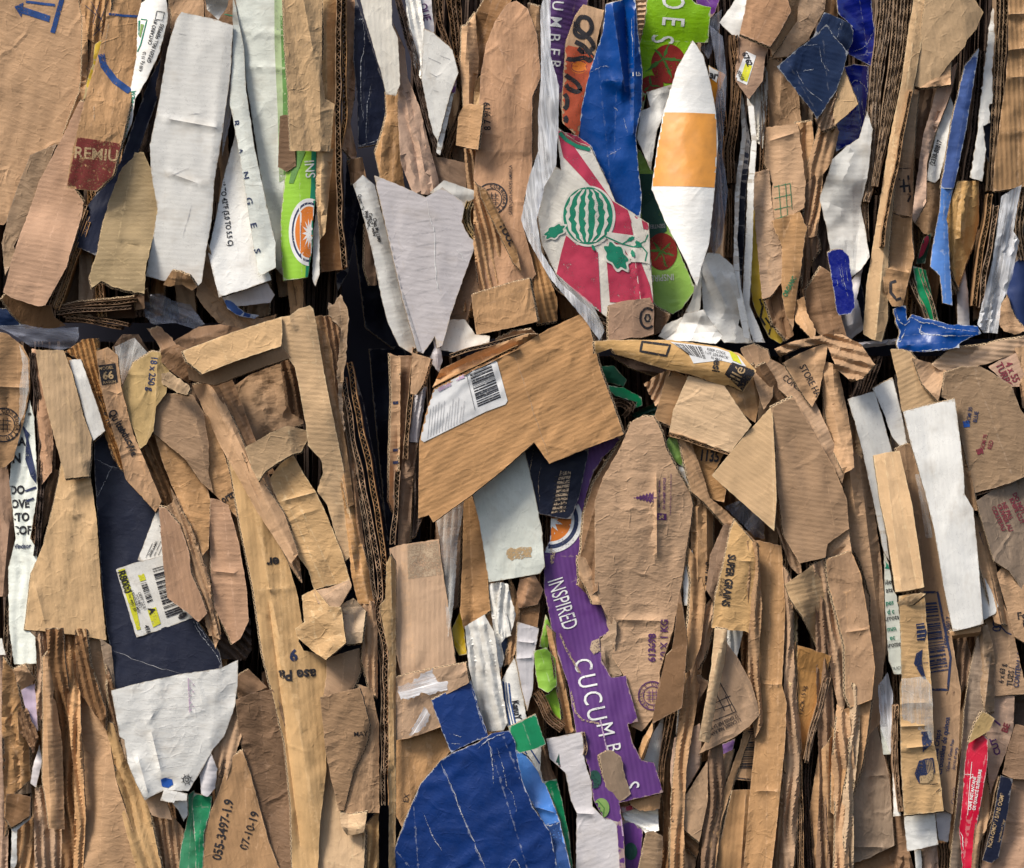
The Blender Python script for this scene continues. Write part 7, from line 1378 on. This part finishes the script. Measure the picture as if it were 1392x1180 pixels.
# =================================================================== SETTING, LIGHT, CAMERA
def block(name, label, x0, x1, y0, y1, d0, seed, mat):
    """compressed mass of boards at the heart of a bale: close set laminae running back, ragged front"""
    r = random.Random(seed); verts = []; faces = []; uv = []
    x = x0; cx, cy = (x0 + x1) / 2, (y0 + y1) / 2; c = W(cx, cy, d0)
    cols = []
    while x < x1:
        w = r.uniform(2.5, 7); cols.append((x, d0 - r.uniform(0, 26))); cols.append((x + w * .72, d0 - r.uniform(0, 26))); cols.append((x + w * .8, d0 - 40)); cols.append((x + w * .97, d0 - 40)); x += w
    ny = 24
    for j in range(ny + 1):
        y = y0 + (y1 - y0) * j / ny
        for i, (q, d) in enumerate(cols):
            xx = q + 3.5 * math.sin(y / 70 + i * .03 + seed) + r.uniform(-.6, .6)
            p = W(xx, y, d + r.uniform(-2, 2)); verts.append((p[0] - c[0], p[1] - c[1], p[2] - c[2]))
    n = len(cols)
    for j in range(ny):
        for i in range(n - 1):
            faces.append((j * n + i, (j + 1) * n + i, (j + 1) * n + i + 1, j * n + i + 1))
            uv += [(verts[k][0], verts[k][2]) for k in faces[-1]]
    o = mesh_obj(name, verts, faces, [M[mat]], None, uv, None, c, sharp=30)
    o['kind'] = 'stuff'; o['label'] = label; o['category'] = 'packed cardboard'
block('packed_cardboard', 'dense brown cardboard packed inside the upper left bale', -150, 458, -120, 436, -34, 1, 'kx')  # core colour is darkened kraft that carries the shade of the gaps
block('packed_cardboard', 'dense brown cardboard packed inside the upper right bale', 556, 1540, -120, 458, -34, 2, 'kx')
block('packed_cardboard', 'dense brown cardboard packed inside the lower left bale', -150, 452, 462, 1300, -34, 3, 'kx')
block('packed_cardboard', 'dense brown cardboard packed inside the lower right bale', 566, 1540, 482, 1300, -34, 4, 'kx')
m, nt, ns, lk = new_mat('gap_shade_navy')
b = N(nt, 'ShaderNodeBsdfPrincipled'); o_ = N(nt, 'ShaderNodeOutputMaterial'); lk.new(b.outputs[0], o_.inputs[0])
b.inputs['Base Color'].default_value = (.030, .030, .052, 1); b.inputs['Roughness'].default_value = .8  # navy shade of the gap put into the added backing's colour
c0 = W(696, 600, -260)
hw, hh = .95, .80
shade_backing = mesh_obj('shade_backing', [(-hw, 0, -hh), (hw, 0, -hh), (hw, 0, hh), (-hw, 0, hh), (-hw, .1, -hh), (hw, .1, -hh), (hw, .1, hh), (-hw, .1, hh)],
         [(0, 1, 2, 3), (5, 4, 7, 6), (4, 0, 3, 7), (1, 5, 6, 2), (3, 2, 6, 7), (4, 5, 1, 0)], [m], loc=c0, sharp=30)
shade_backing['kind'] = 'structure'; shade_backing['label'] = 'added backing with navy shade in its colour, deep in the gap between bales'; shade_backing['category'] = 'shade_backing'

w = bpy.data.worlds.new('World'); SC.world = w; w.use_nodes = True
wn = w.node_tree; bg = wn.nodes['Background']
sky = wn.nodes.new('ShaderNodeTexSky'); sky.sky_type = 'NISHITA'; sky.sun_disc = False
SUN_EL, SUN_AZ = 50, -50                # azimuth measured from straight in front of the bales, negative = left
sky.sun_elevation = math.radians(SUN_EL); sky.sun_rotation = math.radians(180 + SUN_AZ * -1)
sky.air_density = 1.0; sky.dust_density = 2.5
wn.links.new(sky.outputs[0], bg.inputs[0]); bg.inputs[1].default_value = .05
sl = bpy.data.lights.new('sun', 'SUN'); sl.energy = 1.5; sl.angle = math.radians(16); sl.color = (1, .94, .84)
so = bpy.data.objects.new('sun', sl); COL.objects.link(so)
el, az = math.radians(SUN_EL), math.radians(SUN_AZ)
dvec = Vector((math.sin(az) * math.cos(el), -math.cos(az) * math.cos(el), math.sin(el)))   # towards the sun
so.rotation_euler = dvec.to_track_quat('Z', 'Y').to_euler(); so.location = dvec * 5

cd = bpy.data.cameras.new('camera'); cam = bpy.data.objects.new('camera', cd); COL.objects.link(cam)
DIST = 6.0
cam.location = (0, -.060 - DIST, .590); cam.rotation_euler = (math.radians(90), 0, 0)
cd.sensor_width = 36; cd.lens = 36 * DIST / 1.392; cd.clip_end = 50; cd.clip_start = .1
SC.camera = cam
SC.cycles.max_bounces = 5; SC.cycles.diffuse_bounces = 3; SC.cycles.transparent_max_bounces = 6
vs = SC.view_settings; vs.view_transform = 'Standard'; vs.look = 'None'; vs.gamma = 1; vs.use_curve_mapping = False; vs.exposure = 1.58
